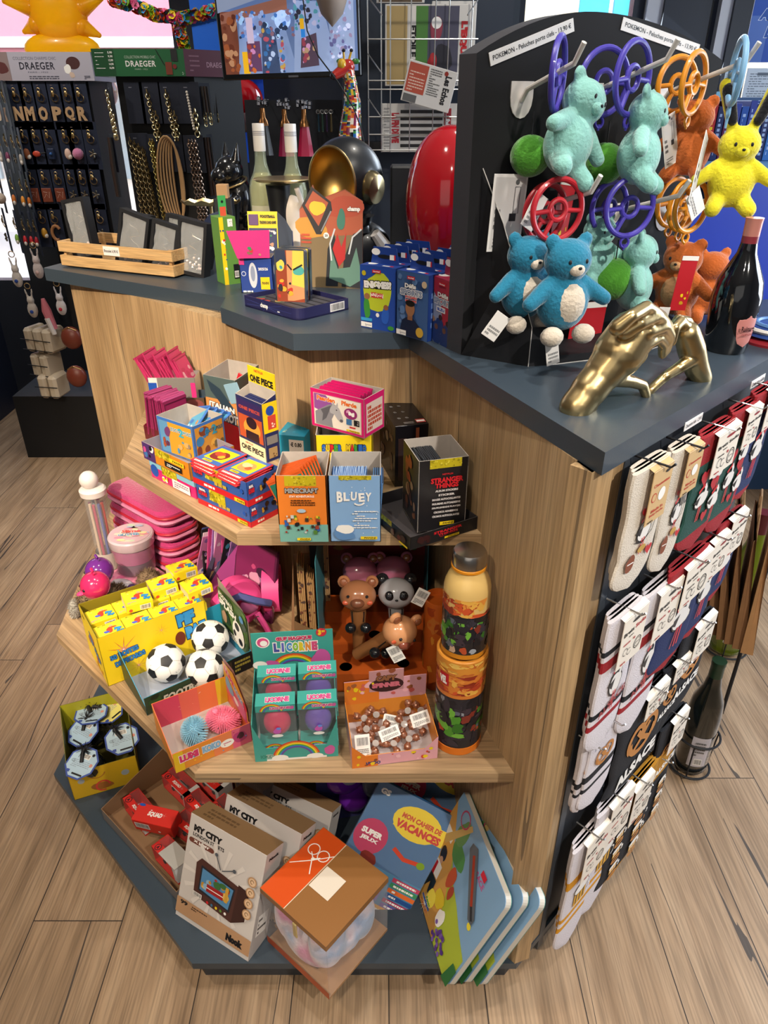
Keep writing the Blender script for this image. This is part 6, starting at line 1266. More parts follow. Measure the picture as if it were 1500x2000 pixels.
q=Fc(mb,(.004,.012,.014),(w_*.5,0,0),(0,.03,0)); q.blobs(.05,.05,.95,.95,10,[K('a83a24'),K('c8a040'),K('3a5a4a')],.12,4)
S(mb,'display_tray','dark blue counter tray with rounded corner and white lettering','tray',mat=Mtr,smooth=False)
def tin(Mx,lab):
    t=E('pencil_tin',lab,'tin',mat=Mx); w_,h_=.062,.1
    mb=MB(); mb.X=R4('X',90)
    def rp(w,h,r):
        o_=[]
        for cx,cy,a0 in ((w-r,h-r,0),(r,h-r,PI/2),(r,r,PI),(w-r,r,1.5*PI)): o_+=[(cx+r*math.cos(a0+PI/2*i/5),cy+r*math.sin(a0+PI/2*i/5)) for i in range(6)]
        return o_
    mb.prism(rp(w_,h_,.007),-.013,0,M('9aa4b4',.25,1)); mb.X=Matrix.Identity(4); mb.build('metal_case',t)
    mb=MB(); q=Fc(mb,(0,0,0),(w_,0,0),(0,0,h_)); q.r(.05,.03,.95,.97,K('8a3a22')); q.p([(.4,.05),(.4,.97),(.95,.97),(.95,.1),(.6,.05)],K('c88a60')); q.p([(.55,.35),(.95,.3),(.95,.97),(.6,.97)],K('d8c050')); q.p([(.05,.6),(.4,.72),(.36,.97),(.05,.97)],K('26304a')); q.blob(.2,.7,.14,.1,K('d8c050'),3); q.blob(.22,.66,.05,.04,K('3a8a96'),4); q.blob(.78,.6,.16,.08,K('4aa09a'),5); q.ln([(.42,.72),(.56,.62)],.05,BLK); q.ln([(.6,.62),(.9,.72)],.05,BLK); q.blobs(.08,.05,.6,.45,12,[K('b8302a'),K('e0a030'),K('2a2430')],.1,6); mb.build('printed_lid',t,smooth=False)
P=TP(540,603); tin(T(P.x+.0,P.y+.0,ZT+.012)@R4('Z',-12)@R4('X',-4),'metal tin with a printed lid standing at the front of the blue tray')
tin(T(P.x+.006,P.y+.022,ZT+.012)@R4('Z',-12)@R4('X',-4),'metal tin directly behind the front one in the blue tray')
# backing card of the tray
Pc=Mtr@V((.03,.118,0)); P0=G(600,560,ZT); 
mb=MB(); wB,hB=.135,.2; pts=[(0,0),(wB,0),(wB,hB*.87),(wB*.72,hB*.98),(wB*.3,hB*.88),(wB*.22,hB*1.02),(.0,hB*.78)]
mb.X=R4('X',90); mb.prism(pts,-.002,0,K('8a4a34')); mb.X=Matrix.Identity(4); q=Fc(mb,(0,-.0003,0),(wB,0,0),(0,0,hB))
q.p([(0,0),(1,0),(1,.85),(.7,.95),(.02,.76)],K('7d6a4c')); q.p([(.0,.5),(1,.55),(1,.87),(.72,.97),(.3,.88),(0,.78)],K('b0583c')); q.blob(.2,.6,.25,.12,K('c8903c'),4); q.blob(.7,.8,.3,.1,K('b04a34'),5)
q.p([(.04,.82),(.2,1.0),(.5,.86),(.52,.78),(.34,.54),(.26,.54)],K('2c2a2e')); q.p([(.09,.82),(.22,.96),(.46,.85),(.3,.62)],K('b0583c')); q.blob(.28,.8,.12,.07,K('d8c03a'),6); q.ln([(.34,.57),(.5,.77)],.02,K('8a8a90')); q.c(.42,.53,.045,WHI); q.t('20',.42,.53,.05,.025,BLK,.04)
q.p([(.4,.02),(.44,.4),(.55,.55),(.62,.3),(.6,.02)],K('20242c')); q.p([(.66,.02),(.7,.3),(.85,.55),(1,.6),(1,.0)],K('20242c')); q.p([(.52,.4),(.6,.55),(.66,.42),(.74,.56),(.72,.3),(.62,.22)],K('b8282a')); q.p([(.46,.1),(.5,.4),(.6,.2),(.8,.22),(.9,.42),(1,.1),(.8,.02)],K('5f8578')); q.ln([(.5,.28),(.48,.45),(.56,.6)],.025,K('c8ccd0')); q.ln([(.78,.35),(.84,.52),(.98,.6)],.025,K('c8ccd0')); q.blob(.66,.68,.06,.1,K('3f7a6a'),5)
q.t('champ',.86,.79,.2,.055,WHI,.06,out=BLK,ob=.04); q.lines(.02,.45,.18,.56,3,K('c8503a'),4)
S(mb,'header_card','tall printed backing card with sunset colours behind the blue counter tray','sign',mat=T(P0.x-.012,P0.y,ZT)@R4('Z',-9)@R4('X',-6),smooth=False)
mb=MB(); mb.ell((0,0,0),.004,BLK,6)
# ---- white wine bottles on the waiter tray
def wine(px,yy,zb,lab):
    P=Y(px,300,yy); P.z=zb; FX=.94; t=E('wine_bottle',lab,'bottle',mat=T(*P)@Matrix.Scale(.93,4),group='clear wine bottles behind the header cards'); R_=.037
    mb=MB(); pr=[(0,0),(R_,.003),(R_,.17),(R_*.9,.19),(R_*.6,.212),(.0165,.232),(.0148,.25),(.0145,.31)]
    mb.lathe(pr,M('c9d6b4',.04,alpha=.2,coat=1),32); mb.build('glass_body',t)
    mb=MB(); mb.lathe([(0,.004),(R_*.93,.006),(R_*.93,.168),(R_*.82,.188),(R_*.5,.21),(0,.212)],M('b8b070',.05,alpha=.3,coat=1),28); mb.build('white_wine',t)
    mb=MB(); mb.lathe([(.0155,.262),(.016,.263),(.016,.325),(.0155,.328),(0,.328)],M('dcd8d4',.3),24); 
    for k in range(3): mb.lathe([(.0163,.3+k*.004),(.0163,.302+k*.004)],M('8a8a90',.3),24,caps=False)
    mb.build('screw_cap',t)
    mb=MB(); rr=R_+.0004; 
    for i in range(9): a_=-2.6+i*.26; 
    vs=[]
    for i in range(11):
        a_=-2.5+i*.19
        for z in (.05,.13): vs.append((rr*math.cos(a_),rr*math.sin(a_),z))
    mb.add(vs,[(2*i,2*i+2,2*i+3,2*i+1) for i in range(10)],M('c8c4b0',.5,alpha=.6)); mb.build('label',t)
zb=Y(508,480,1.95).z
wine(508,2.02,ZT+.0,'clear wine bottle with white screw cap, left of the two'); wine(569,1.98,ZT,'clear wine bottle with white screw cap, right one behind the brass tray')
Pt_=Y(552,352,1.9); zt_=Pt_.z
t=E('waiter_statue','white and black statuette carrying a round brass tray on its head','statue',(Pt_.x,1.9,ZT))
hT=zt_-ZT
mb=MB(); mb.lathe([(0,hT-.003),(.062,hT-.002),(.07,hT+.003),(.068,hT+.005),(0,hT+.002)],GOLD,40); mb.build('brass_tray',t)
mb=MB(); wt=M('d8d0c8',.35); mb.cap((.03,-.01,0.0),(.028,0,hT*.55),.022,.017,wt); mb.cap((.0,.01,0),(.0,.01,hT*.5),.02,.02,wt); mb.tube([(.03,0,hT*.6),(.045,-.02,hT*.75),(.035,-.03,hT*.93)],.007,wt,10); mb.ell((.02,0,hT*.62),(.026,.02,.04),wt,18); soft(mb.build('white_figure',t),.003,4)
mb=MB(); mb.cyl((-.012,.0,0),(-.012,0,hT*.95),.012,BLK,.03); mb.build('black_post',t)
# ---- black helmet bust with brass visor
Ph=TP(690,500); 
t=E('helmet_bust','large black astronaut bust with open brass lined helmet','statue',(0,0,0))
C_=Y(676,352,1.78); t.location=C_; rH=mpp(C_)*74
hd=M('11141a',.36,coat=.15)
mb=MB(); n=40; vs=[]; fs=[]
# helmet shell with an oval opening towards the left front
ax=V((-.62,-.76,-.05)).normalized(); e1=ax.orthogonal().normalized(); e1=V((ax.y,-ax.x,0)).normalized(); e2=e1.cross(ax).normalized()
if e2.z<0: e2=-e2
def shp(v,s_=1): return V((v.x*rH*.98,v.y*rH*1.05,v.z*rH*(1.04 if v.z>0 else 1.0)))*s_
rings=[]; th0=rad(56)
for j in range(15):
    th=th0+(PI-th0)*j/14
    for i in range(n):
        a_=2*PI*i/n; ee=1.0
        v=(ax*math.cos(th)+(e1*math.cos(a_)*1+e2*math.sin(a_))*math.sin(th)); vs.append(shp(v))
fs=[(j*n+i,j*n+(i+1)%n,(j+1)*n+(i+1)%n,(j+1)*n+i) for j in range(14) for i in range(n)]
mb.add(vs,fs,hd); mb.build('helmet_shell',t)
mb=MB(); vs=[]
for j in range(9):
    th=th0*(.98)+(PI-th0)*.0; k=j/8
    for i in range(n):
        a_=2*PI*i/n; s_=math.sin(th0)*math.cos(k*PI/2); d_=math.cos(th0)-.75*math.sin(k*PI/2)
        vs.append(shp(ax*d_+(e1*math.cos(a_)+e2*math.sin(a_))*s_,.985))
mb.add(vs,[(j*n+i,(j+1)*n+i,(j+1)*n+(i+1)%n,j*n+(i+1)%n) for j in range(8) for i in range(n)],GOLDM); mb.tube([shp(ax*math.cos(th0)+(e1*math.cos(2*PI*i/n)+e2*math.sin(2*PI*i/n))*math.sin(th0)) for i in range(n)],rH*.03,GOLD,8,True); mb.build('brass_lining',t)
mb=MB(); sd=V((.72,-.69,-.12)).normalized(); mb.lathe([(.0,.02),(rH*.28,.016),(rH*.33,.004),(rH*.33,-.015)],M('a89a78',.25,1),30,shp(sd)*.98,sd,sx=1,sy=1.25); mb.build('ear_disc',t)
mb=MB(); mb.lathe([(rH*.62,-.01),(rH*.5,-rH*.35),(rH*.62,-rH*.5)],hd,30,(.01,0,-rH*.75)); mb.ell((.03,.01,-rH*1.75),(rH*.85,rH*.7,rH*.75),hd,28); mb.cyl((.0,0,-(C_.z-ZT)),(0.01,0,-rH*1.2),rH*.6,hd,rH*.5,24); mb.build('bust',t)
mb=MB(); mb.tube([(rH*.75,-rH*.42,-rH*1.25),(rH*1.0,-rH*.3,-rH*1.6),(rH*.95,-rH*.25,-rH*2.1),(rH*.75,-rH*.3,-rH*2.4)],[.012,.018,.016,.01],M('cfc8c2',.3),10); mb.build('white_band',t)
# ---- giraffe statue neck covered in coloured patches
Pn=Y(690,300,2.25)
t=E('giraffe_statue','giraffe statue painted all over with multicoloured patches','statue',(0,0,0))
gp=[Y(683,300,2.25),Y(684,250,2.25),Y(688,200,2.25),Y(684,160,2.25),Y(677,130,2.25)]
cols=[M(c,.15,coat=.8) for c in ('a82a22','c8a02c','2a5a9a','3a7a3a','1c1c24','d8d0c0','c8602a','7a2a4a')]
mb=MB(); pts=[V((gp[0].x,2.25,ZT)),V((gp[0].x,2.25,ZT+.1))]+gp; N_=120
def ip(pts,t_):
    f_=t_*(len(pts)-1); i=min(int(f_),len(pts)-2); return pts[i].lerp(pts[i+1],f_-i)
cv=[ip(pts,i/N_) for i in range(N_+1)]; rr=[.05-.032*min(1,(i/N_)*1.25) for i in range(N_+1)]
R=random.Random(9); k_=20; base=0
vs=[]
for i,c in enumerate(cv):
    for j in range(k_): a_=2*PI*j/k_; vs.append(c+V((rr[i]*math.cos(a_),rr[i]*math.sin(a_),0)))
b0_=len(mb.v); mb.v+=vs
for i in range(N_):
    for j in range(k_): mb.f.append([b0_+i*k_+j,b0_+i*k_+(j+1)%k_,b0_+(i+1)*k_+(j+1)%k_,b0_+(i+1)*k_+j]); mb.fm.append(mb.mi(cols[int(noise.noise(V((i*.11,4*math.cos(2*PI*j/20)*.45,4*math.sin(2*PI*j/20)*.45)))*9+20)%8]))
mb.build('giraffe_neck',t)
mb=MB(); H0=gp[-1]; mb.cap(H0+V((.004,0,-.0)),H0+V((-.03,-.02,-.02)),.018,.011,cols[0]); mb.ell(H0+V((-.012,-.015,.004)),(.012,.01,.014),cols[1],14); mb.ell(H0+V((-.034,-.022,-.022)),(.01,.01,.009),cols[4],12); mb.build('giraffe_head',t)
mb=MB()
for s_ in (-1,1): mb.cyl(H0+V((s_*.006,0,.014)),H0+V((s_*.01+.003,0,.034)),.003,cols[1]); mb.ell(H0+V((s_*.01+.003,0,.036)),.005,cols[4],8); mb.ell(H0+V((.004+s_*.02,.004,.012)),(.011,.004,.007),cols[3],10)
mb.build('horns_and_ears',t)
# ---- big red glossy egg sculpture
Pr=Y(858,350,1.62); 
t_=[]; mb=MB(); rm=M('a8101c',.1,coat=1); zt2=Y(858,243,1.62).z; R0=mpp(Pr)*83; H_=zt2-ZT
pr=[]; 
for i in range(25): u=PI*i/24; pr.append((R0*math.sin(u)**.92*(1+.12*math.cos(u+.3)*-1 if True else 1),H_*(1-math.cos(u))/2))
pr[0]=(R0*.25,0); pr[-1]=(0,H_); mb.lathe(pr,rm,48); S(mb,'egg_sculpture','very large glossy red egg sculpture behind the blue quiz card boxes','sculpture',(Pr.x+.022,1.62,ZT))
mb=MB(); mb.bb(0,0,0,.07,.07,.23,M('101318',.5),.004); P=Y(762,470,1.78); S(mb,'black_box','plain black box between the helmet bust and the red egg','box',(P.x,1.74,ZT))
# ---- thin cable hanging over the screen
# ---- quiz card boxes
def quiz(Mx,w_,d_,h_,kind,lab):
    BL=K('22418f'); t=E('card_game_box',lab,'card game',mat=Mx,group='card game boxes beside the plush stand'); mb=MB(); f=carton(mb,w_,d_,h_,BL); F=f['F']
    if kind=='enig': F.fill(K('22469c')); F.blob(.5,.62,.44,.3,K('b8c430'),3); F.t('ENIGMES?',.5,.72,.78,.12,WHI,.08,out=BLK,ob=.1,ang=.05); F.r(.3,.52,.66,.58,WHI); F.t('KYLIAN',.48,.575,.32,.045,RED,.05); F.t('MBAPPÉ',.48,.53,.32,.045,RED,.05); F.blob(.2,.32,.09,.2,GRN,4); F.e(.2,.52,.08,.05,K('9a6a48')); F.blob(.72,.24,.1,.14,K('2a5ab8'),5); F.e(.74,.38,.07,.045,K('8a5a3c')); F.c(.5,.24,.05,WHI); F.r(.02,.12,.34,.17,K('3a9ad0')); F.e(.88,.06,.09,.035,GRN); F.c(.12,.88,.06,OLV)
    elif kind=='def': F.fill(K('3a5a8c')); F.blobs(.02,.02,.98,.98,20,[K('5a7aa8'),K('2a4470')],.1,4); F.t('Défis',.45,.8,.36,.07,WHI,.05,out=BLK); F.t('SPORTS',.48,.7,.7,.1,K('8a94a8'),.06,out=WHI); F.t('KYLIAN',.48,.63,.36,.04,RED,.05,out=WHI); F.t('MBAPPÉ',.48,.58,.36,.04,RED,.05,out=WHI); F.p([(.1,.02),(.2,.26),(.36,.32),(.56,.32),(.78,.2),(.85,.02)],K('15203a')); F.r(.38,.28,.54,.4,K('8a5c40')); F.e(.46,.46,.15,.12,K('9a6a4a')); F.e(.46,.54,.15,.05,K('17130f')); F.c(.78,.12,.12,K('c8a03a')); F.c(.9,.86,.08,K('c8b090'))
    elif kind=='fr': F.fill(K('a82a3a')); F.p([(0,0),(.6,0),(.45,.6),(0,.9)],K('8a94b0')); F.t('Défis',.5,.76,.36,.07,WHI,.05,out=BLK); F.t('SPORTS',.52,.66,.66,.1,K('8a94a8'),.06,out=WHI); F.r(.3,.5,.6,.58,WHI); F.t('BLEU',.45,.54,.24,.05,BLU,.05); 
    if kind=='fr':
        for (x,y) in ((.2,.3),(.45,.36),(.7,.3),(.32,.2),(.6,.18)): F.blob(x,y-.08,.14,.14,K('24386e'),int(x*9)); F.e(x,y+.06,.06,.045,[K('6a4632'),K('3a261c'),K('a8785a')][int(x*10)%3])
        F.c(.12,.75,.09,K('1c2a50'))
    else: F.r(.02,.02,.34,.1,WHI); F.lines(.14,.035,.32,.085,3,K('5a5a6a'),2)
    F.r(.36,.9,.6,.95,RED); F.t('bioviva!',.48,.925,.18,.025,WHI,.03)
    R_=f['R']; R_.fill(K('4a78a8') if kind=='fr' else K('1c3a80')); R_.t('SPORTS',.5,.6,.3,.3,K('1c2a4a'),.0,ang=PI/2) if kind=='fr' else R_.lines(.3,.2,.7,.8,4,K('6a88c0'),3)
    T_=f['T']; T_.fill(K('a82444') if kind=='fr' else K('22418f')); T_.c(.2,.8,.12,WHI); T_.r(.55,.3,.75,.55,WHI); T_.r(.75,.3,.85,.55,RED)
    mb.build('carton',t,smooth=False)
    mb=MB(); hc=K('8a1f3c') if kind=='fr' else K('1d3c88'); y0=d_*.5; pts=[(w_*.1,0),(w_*.9,0),(w_*.82,.028),(w_*.18,.028)]
    mb.X=T(0,d_-.001,h_)@R4('X',90); mb.prism(pts,-.0008,0,hc); mb.X=Matrix.Identity(4); q=Fc(mb,(0,d_-.0012,h_),(w_,0,0),(0,0,.028)); q.e(.5,.45,.2,.12,BLK); q.e(.25,.7,.12,.2,WHI); q.r(.64,.3,.76,.6,WHI); q.r(.76,.3,.8,.6,RED); mb.build('hanging_tab',t,smooth=False)
Mq,wq,hq=PL2((705,638),(772,650),ZT,510); hq=min(hq,.108)
quiz(Mq,wq,.024,hq,'enig','blue riddle card box with a lime green splash, front left of the quiz boxes')
Mq2,wq2,_=PL2((775,652),(834,668),ZT); quiz(Mq2,wq2,.024,hq,'def','grey blue sports card box with a portrait, front middle of the quiz boxes')
Mq3,wq3,_=PL2((835,660),(890,688),ZT); quiz(Mq3,wq3,.024,hq*.98,'fr','red, white and blue sports card box, front right of the quiz boxes')
for i in range(1,4): quiz(Mq@T(.004*i,.03*i,0),wq,.024,hq,'b%d'%i,'blue card box standing %s behind the lime splash riddle box'%('directly','second','third')[i-1])
for i in range(1,4): quiz(Mq2@T(.002*i,.03*i,0),wq2,.024,hq,'b%d'%i,'blue card box standing %s behind the portrait sports box'%('directly','second','third')[i-1])
quiz(Mq3@T(.0,.03,0),wq3,.024,hq*.98,'b','blue card box directly behind the red, white and blue sports box'); quiz(Mq3@T(.0,.062,0),wq3,.024,hq*.98,'b','blue card box third in the row by the plush stand')
# ================================================================ black stand with hooks and plush key rings
A0=TP(900,693); ua=rad(30); U_=V((math.cos(ua),math.sin(ua),0)); N_b=V((math.sin(ua),-math.cos(ua),0)); Mst=T(*A0)@Matrix.Rotation(ua,4,'Z')
WB=.49
t=E('display_stand','black card stand with an arched top, white hooks and price strips','stand',mat=Mst)
def bl(px,py,off=0): P=onp(px,py,A0+N_b*off,N_b); d_=P-A0; return V((d_.dot(U_),-off,d_.z))
zc_=bl(938,104).z; zr_=bl(1398,118).z; zt4=bl(1168,24).z; xt4=bl(1168,24).x; pts=[(0,0),(WB,0)]
for i in range(25):
    f_=1-i/24; x_=WB*f_; base_=zc_+(zr_-zc_)*f_; u_=(x_-xt4)/(WB-xt4) if x_>xt4 else (xt4-x_)/xt4; pts.append((x_,base_+(zt4-zc_)*(1-abs(u_)**2.0)))

mb=MB(); mb.X=R4('X',90); mb.prism(pts,-.04,0,M('101014',.85),M('3a3a40',.8)); mb.X=Matrix.Identity(4); mb.build('back_panel',t,smooth=False)
mb=MB(); bk=M('101116',.6); mb.prism([(.04,-.002),(.06,-.1),(WB*.5,-.14),(WB-.06,-.1),(WB-.04,-.002)],0,.012,bk); mb.add([(.02,0,0),(.055,-.1,0),(.055,-.1,.06),(.035,-.04,.2),(.02,0,.26)],[(0,1,2,3,4)],bk); mb.add([(.0,.0,0),(.055,-.1,0),(.085,-.11,0),(.085,-.11,.06),(.055,-.1,.06),(.03,-.03,.09)],[(0,1,4,5),(1,2,3,4)],bk); mb.tube([(.055,-.1,.0),(.055,-.1,.06),(.034,-.04,.2),(.02,-.002,.27)],.0008,M('b8b4b0',.6),5); mb.tube([(.085,-.11,.0),(.25,-.14,.0),(WB-.06,-.1,.0)],.001,M('b8b4b0',.6),5); mb.build('base_tray',t,smooth=False)
def bl(px,py,off=0): P=onp(px,py,A0+N_b*off,N_b); d_=P-A0; return V((d_.dot(U_),-off,d_.z))
for (p0,p1,p2,p3) in (((955,103),(1120,35),(1128,55),(961,121)),((1219,33),(1368,87),(1364,104),(1214,52))):
    a_,b_=bl(*p0,.0015),bl(*p1,.0015); mb=MB(); d_=b_-a_; an=math.atan2(d_.z,d_.x); L_=d_.length
    mb.X=T(a_.x,-.0012,a_.z)@R4('Y',-math.degrees(an)); mb.box(0,0,-.016,L_,.0012,0.0,WHITE); q=Fc(mb,(0,0,-.016),(L_,0,0),(0,0,.016)); q.t('POKEMON - Peluches porte clefs - 13,90 €',.5,.48,.93,.5,BLK,.01); mb.X=Matrix.Identity(4); mb.build('price_strip',t,smooth=False)
def hook(px,py,L_,nm='hook'):
    h_=bl(px,py); mb=MB(); wp=M('d4cec9',.4); x,z=h_.x,h_.z; pts=[(x-.02,z+.004),(x+.02,z+.004),(x+.02,z-.016)]+[(x+.02*math.cos(a_),z-.016+.026*math.sin(a_)) for a_ in [-PI*i/8 for i in range(1,8)]]+[(x-.02,z-.016)]
    mb.X=R4('X',90); mb.prism(pts,0,.0015,wp); mb.X=Matrix.Identity(4); mb.tube([(x,-.001,z-.02),(x,-.012,z-.006),(x,-.03,z),(x,-L_,z+L_*.22),(x,-L_-.014,z+L_*.22+.022)],.0036,wp,10); mb.build(nm,t); return h_,L_
hooks={}
for k,(px,py,L_) in dict(a=(1020,165,.1),b=(1158,168,.13),c=(1296,172,.14),d=(1050,395,.11),e=(1205,402,.12),f=(1300,400,.13)).items(): hooks[k]=hook(px,py,L_)
def wheel(col,px,py,off,R_,yaw,lab,drop=0,tiltz=0,n=.0042):
    """plastic steering-wheel clip; centre at a pixel on the plane `off` in front of the board"""
    P=A0+U_*bl(px,py,off).x+N_b*off+V((0,0,bl(px,py,off).z))
    t=E('ring_clip',lab,'key ring',mat=T(*P)@Matrix.Rotation(yaw,4,'Z')@R4('X',tiltz)); m=M(col,.4,coat=.2)
    mb=MB(); mb.ring((0,0,0),R_,n,m,(0,1,0),40,10); mb.ring((0,0,0),R_*.34,n*.9,m,(0,1,0),24,8)
    for a_ in (PI/2*2.05,-.06,-PI/2-.5): mb.cyl((R_*.34*math.cos(a_),0,R_*.34*math.sin(a_)),(R_*math.cos(a_),0,R_*math.sin(a_)),n*.8,m)
    mb.build('wheel',t)
    mb=MB(); mb.ring((0,0,-R_-n*2.2),.007,.0022,m,(0,1,0),16,6); mb.tube([(0,0,-R_-.012),(0,0,-R_-.02-drop)],[.003,.0016],m,6); mb.build('loop',t); return P
VI,OR_,RE,LB_='4a3fae','e0901c','b8202e','86b8e0'
yb=ua
wheel(VI,1090,145,.06,.043,yb+rad(38),'violet wheel clip alone on the left hook of the upper row')
wheel(VI,1180,160,.03,.042,yb-.1,'violet wheel clip further back on the middle upper hook'); wheel(VI,1236,153,.085,.044,yb+.25,'violet wheel clip nearer the tip of the middle upper hook')
wheel(OR_,1322,165,.035,.036,yb-.1,'orange wheel clip further back on the right upper hook'); wheel(OR_,1355,163,.07,.04,yb+.3,'orange wheel clip nearer the tip of the right upper hook')
wheel(LB_,1439,140,.14,.04,yb+rad(48),'pale blue broken wheel clip at the very tip of the right upper hook',.01)
wheel(RE,1065,415,.05,.038,yb,'red wheel clip behind another on the lower left hook'); wheel(RE,1089,410,.09,.04,yb-.15,'red wheel clip at the front of the lower left hook')
wheel(VI,1190,405,.04,.036,yb,'violet wheel clip behind another on the lower middle hook'); wheel(VI,1230,405,.1,.04,yb-.2,'violet wheel clip at the front of the lower middle hook')
wheel(OR_,1315,395,.04,.036,yb,'orange wheel clip furthest back on the lower right hook'); wheel(OR_,1335,402,.07,.036,yb+.1,'orange wheel clip in the middle of the lower right hook'); wheel(OR_,1350,405,.1,.036,yb,'orange wheel clip at the front of the lower right hook')
# generic plush animals
def plush(lab,P,rz,body,belly=None,ears='round',scale=1,ear_in=None,rx=0,ry=0,legs=None,arms=1,face=True,extra=None,ry_=0,ecol=None):
    t=E('plush_key_ring',lab,'plush toy',mat=T(*P)@R4('Z',rz)@R4('X',rx)@R4('Y',ry)@Matrix.Scale(scale*.68,4)); m=PL(body)
    mb=MB(); mb.ell((0,0,.045),(.036,.03,.038),m,22); mb.ell((0,-.002,.098),(.032,.027,.027),m,22)
    for s_ in (-1,1):
        if arms: mb.cap((s_*.025,-.004,.067),(s_*.056,-.012,.048),.0125,.01,m)
        if legs is None: mb.cap((s_*.018,-.01,.02),(s_*.027,-.026,.008),.014,.013,m)
        if ears=='round': mb.ell((s_*.024,0,.121),(.011,.006,.011),m,12)
        if ears=='long': mb.cap((s_*.014,0,.118),(s_*.036,.0,.178),.008,.011,m)
    soft(mb.build('plush_body',t),.0028,5)
    if legs is not None:
        for s_ in (-1,1): mb=MB(); mb.ell((s_*.024,-.022,.006),(.016,.014,.013),PL(legs),14); mb.build('foot',t)
    if belly:
        mb=MB(); mb.ell((0,-.009,.046),(.026,.0235,.03),PL(belly),22); mb.build('belly',t)
    mb=MB()
    if face:
        mb.ell((0,-.025,.09),(.011,.007,.008),PL(belly or body),14)
        for s_ in (-1,1): mb.ell((s_*.012,-.0265,.1),(.0024,.0014,.003),BLK,10)
        mb.ell((0,-.032,.093),(.0028,.0015,.002),BLK,10)
        mb.build('face',t)
    if ears=='long' and ear_in:
        for s_ in (-1,1): mb=MB(); mb.cap((s_*.019,-.007,.132),(s_*.034,-.009,.172),.0075,.0095,PL(ear_in)); mb.build('ear_lining',t)
    return t
def offp(px,py,off): b_=bl(px,py,off); return A0+U_*b_.x+N_b*off+V((0,0,b_.z))
def PP(px,py,off,dz): P=offp(px,py,off); return P
TE2,CR,AQ,OG,YW='1f7a9c','d6c9b8','8fcac2','c8672a','e8dc2a'
plush('teal plush bear with cream belly at the front of the lower left hook',PP(1090,655,.125,.03),20,TE2,CR,scale=1.62,legs=CR)
plush('teal plush bear with cream belly half hidden behind the other teal bear',PP(1018,632,.07,.03),24,TE2,CR,scale=1.5,legs=CR)
plush('aqua plush bear hanging tilted from the left violet clip',PP(1085,350,.075,.02),40,AQ,None,scale=1.55,ry=24,legs=None)
plush('aqua plush bear hanging from the front violet clip of the upper row',PP(1235,372,.1,.03),62,AQ,None,scale=1.5,ry=8)
plush('aqua plush bear low on the middle hook, turned to the right',PP(1228,615,.07,.04),70,AQ,None,scale=1.5,ry=4); plush('aqua plush bear behind the teal bears, mostly hidden',PP(1155,560,.03,.05),30,AQ,None,scale=1.3)
plush('orange plush bear low on the right hook',PP(1312,622,.08,.02),-40,OG,'d8a070',scale=1.5); plush('orange plush bear behind the front orange one',PP(1368,622,.05,.02),10,OG,None,scale=1.4,face=False); plush('orange plush bear in the upper row behind the yellow rabbit',PP(1335,352,.05,.02),-30,OG,None,scale=1.35,face=False)
plush('yellow plush rabbit with long dark lined ears at the right edge',PP(1415,415,.13,.03),-8,YW,None,'long',1.42,'14161e')
# soft green balls hung between the aqua bears
def gball(px,py,off,r,lab):
    P=offp(px,py,off); t=E('plush_ball',lab,'plush toy',tuple(P),group='green plush balls among the aqua bears'); mb=MB(); n=30; m=PL('4f9a2c')
    vs=[]; 
    for j in range(1,16):
        th=PI*j/16
        for i in range(n): a_=2*PI*i/n; q=1-.07*abs(math.sin(a_*2.5)); vs.append((r*q*math.sin(th)*math.cos(a_),r*q*math.sin(th)*math.sin(a_),r*.92*math.cos(th)))
    vs+=[(0,0,r*.86),(0,0,-r*.86)]; T_=len(vs)-2; fs=[(j*n+i,(j+1)*n+i,(j+1)*n+(i+1)%n,j*n+(i+1)%n) for j in range(14) for i in range(n)]+[(T_,i,(i+1)%n) for i in range(n)]+[(T_+1,14*n+(i+1)%n,14*n+i) for i in range(n)]
    mb.add(vs,fs,m); mb.build('plush_body',t); mb=MB(); mb.tube([(0,0,r*.86),(0,0,r*.86+.03)],.001,BLKM,6); mb.build('cord',t)
gball(1035,305,.03,.03,'dark green plush ball at the left edge of the upper row'); gball(1180,320,.03,.032,'bright green plush ball between the two upper aqua bears'); gball(1197,545,.05,.036,'bright green plush ball beside the teal bears')
# hang tags on the plush
def ptag(px,py,off,w_,h_,rz,ry,kind,lab):
    P=offp(px,py,off); mb=MB(); mb.bb(0,0,0,w_,.001,h_,WHITE if kind!='red' else K('b8202a'),.0003); q=Fc(mb,(0,0,0),(w_,0,0),(0,0,h_))
    if kind=='spec':
        q.r(.06,.04,.94,.96,K('cfccca')); q.lines(.12,.06,.6,.2,3,K('6a6a6a'),3); q.c(.7,.9,.06,K('5a5a5a')); q.ln([(.65,.84),(.8,.84),(.8,.5),(.65,.5),(.65,.84)],.02,K('5a5a5a')); q.r(.55,.4,.75,.5,BLK); q.lines(.1,.3,.3,.6,3,K('5a5a5a'),4)
    elif kind=='red': q.blobs(.1,.1,.9,.6,4,[YEL,K('c89a20')],.18,3); q.t('PLUSH',.5,.78,.7,.1,YEL,.06) if False else None; q.r(.0,.92,1,1,WHI)
    else: q.lines(.1,.1,.9,.5,3,K('8a8a8a'),3)
    return S(mb,'hang_tag',lab,'label',mat=T(*P)@Matrix.Rotation(ua,4,'Z')@R4('Z',rz)@R4('Y',ry)@T(-w_/2,0,-h_),smooth=False)
ptag(1000,340,.025,.062,.105,0,3,'spec','large white product tag with printed symbols left of the red clips'); ptag(1112,350,.03,.04,.105,10,8,'red','red and yellow tag hanging behind the red clips'); ptag(1155,590,.05,.075,.12,0,4,'red','wide red and yellow tag behind the feet of the teal bear'); ptag(1350,500,.13,.03,.085,-15,4,'red','narrow red tag hanging on the orange bear')
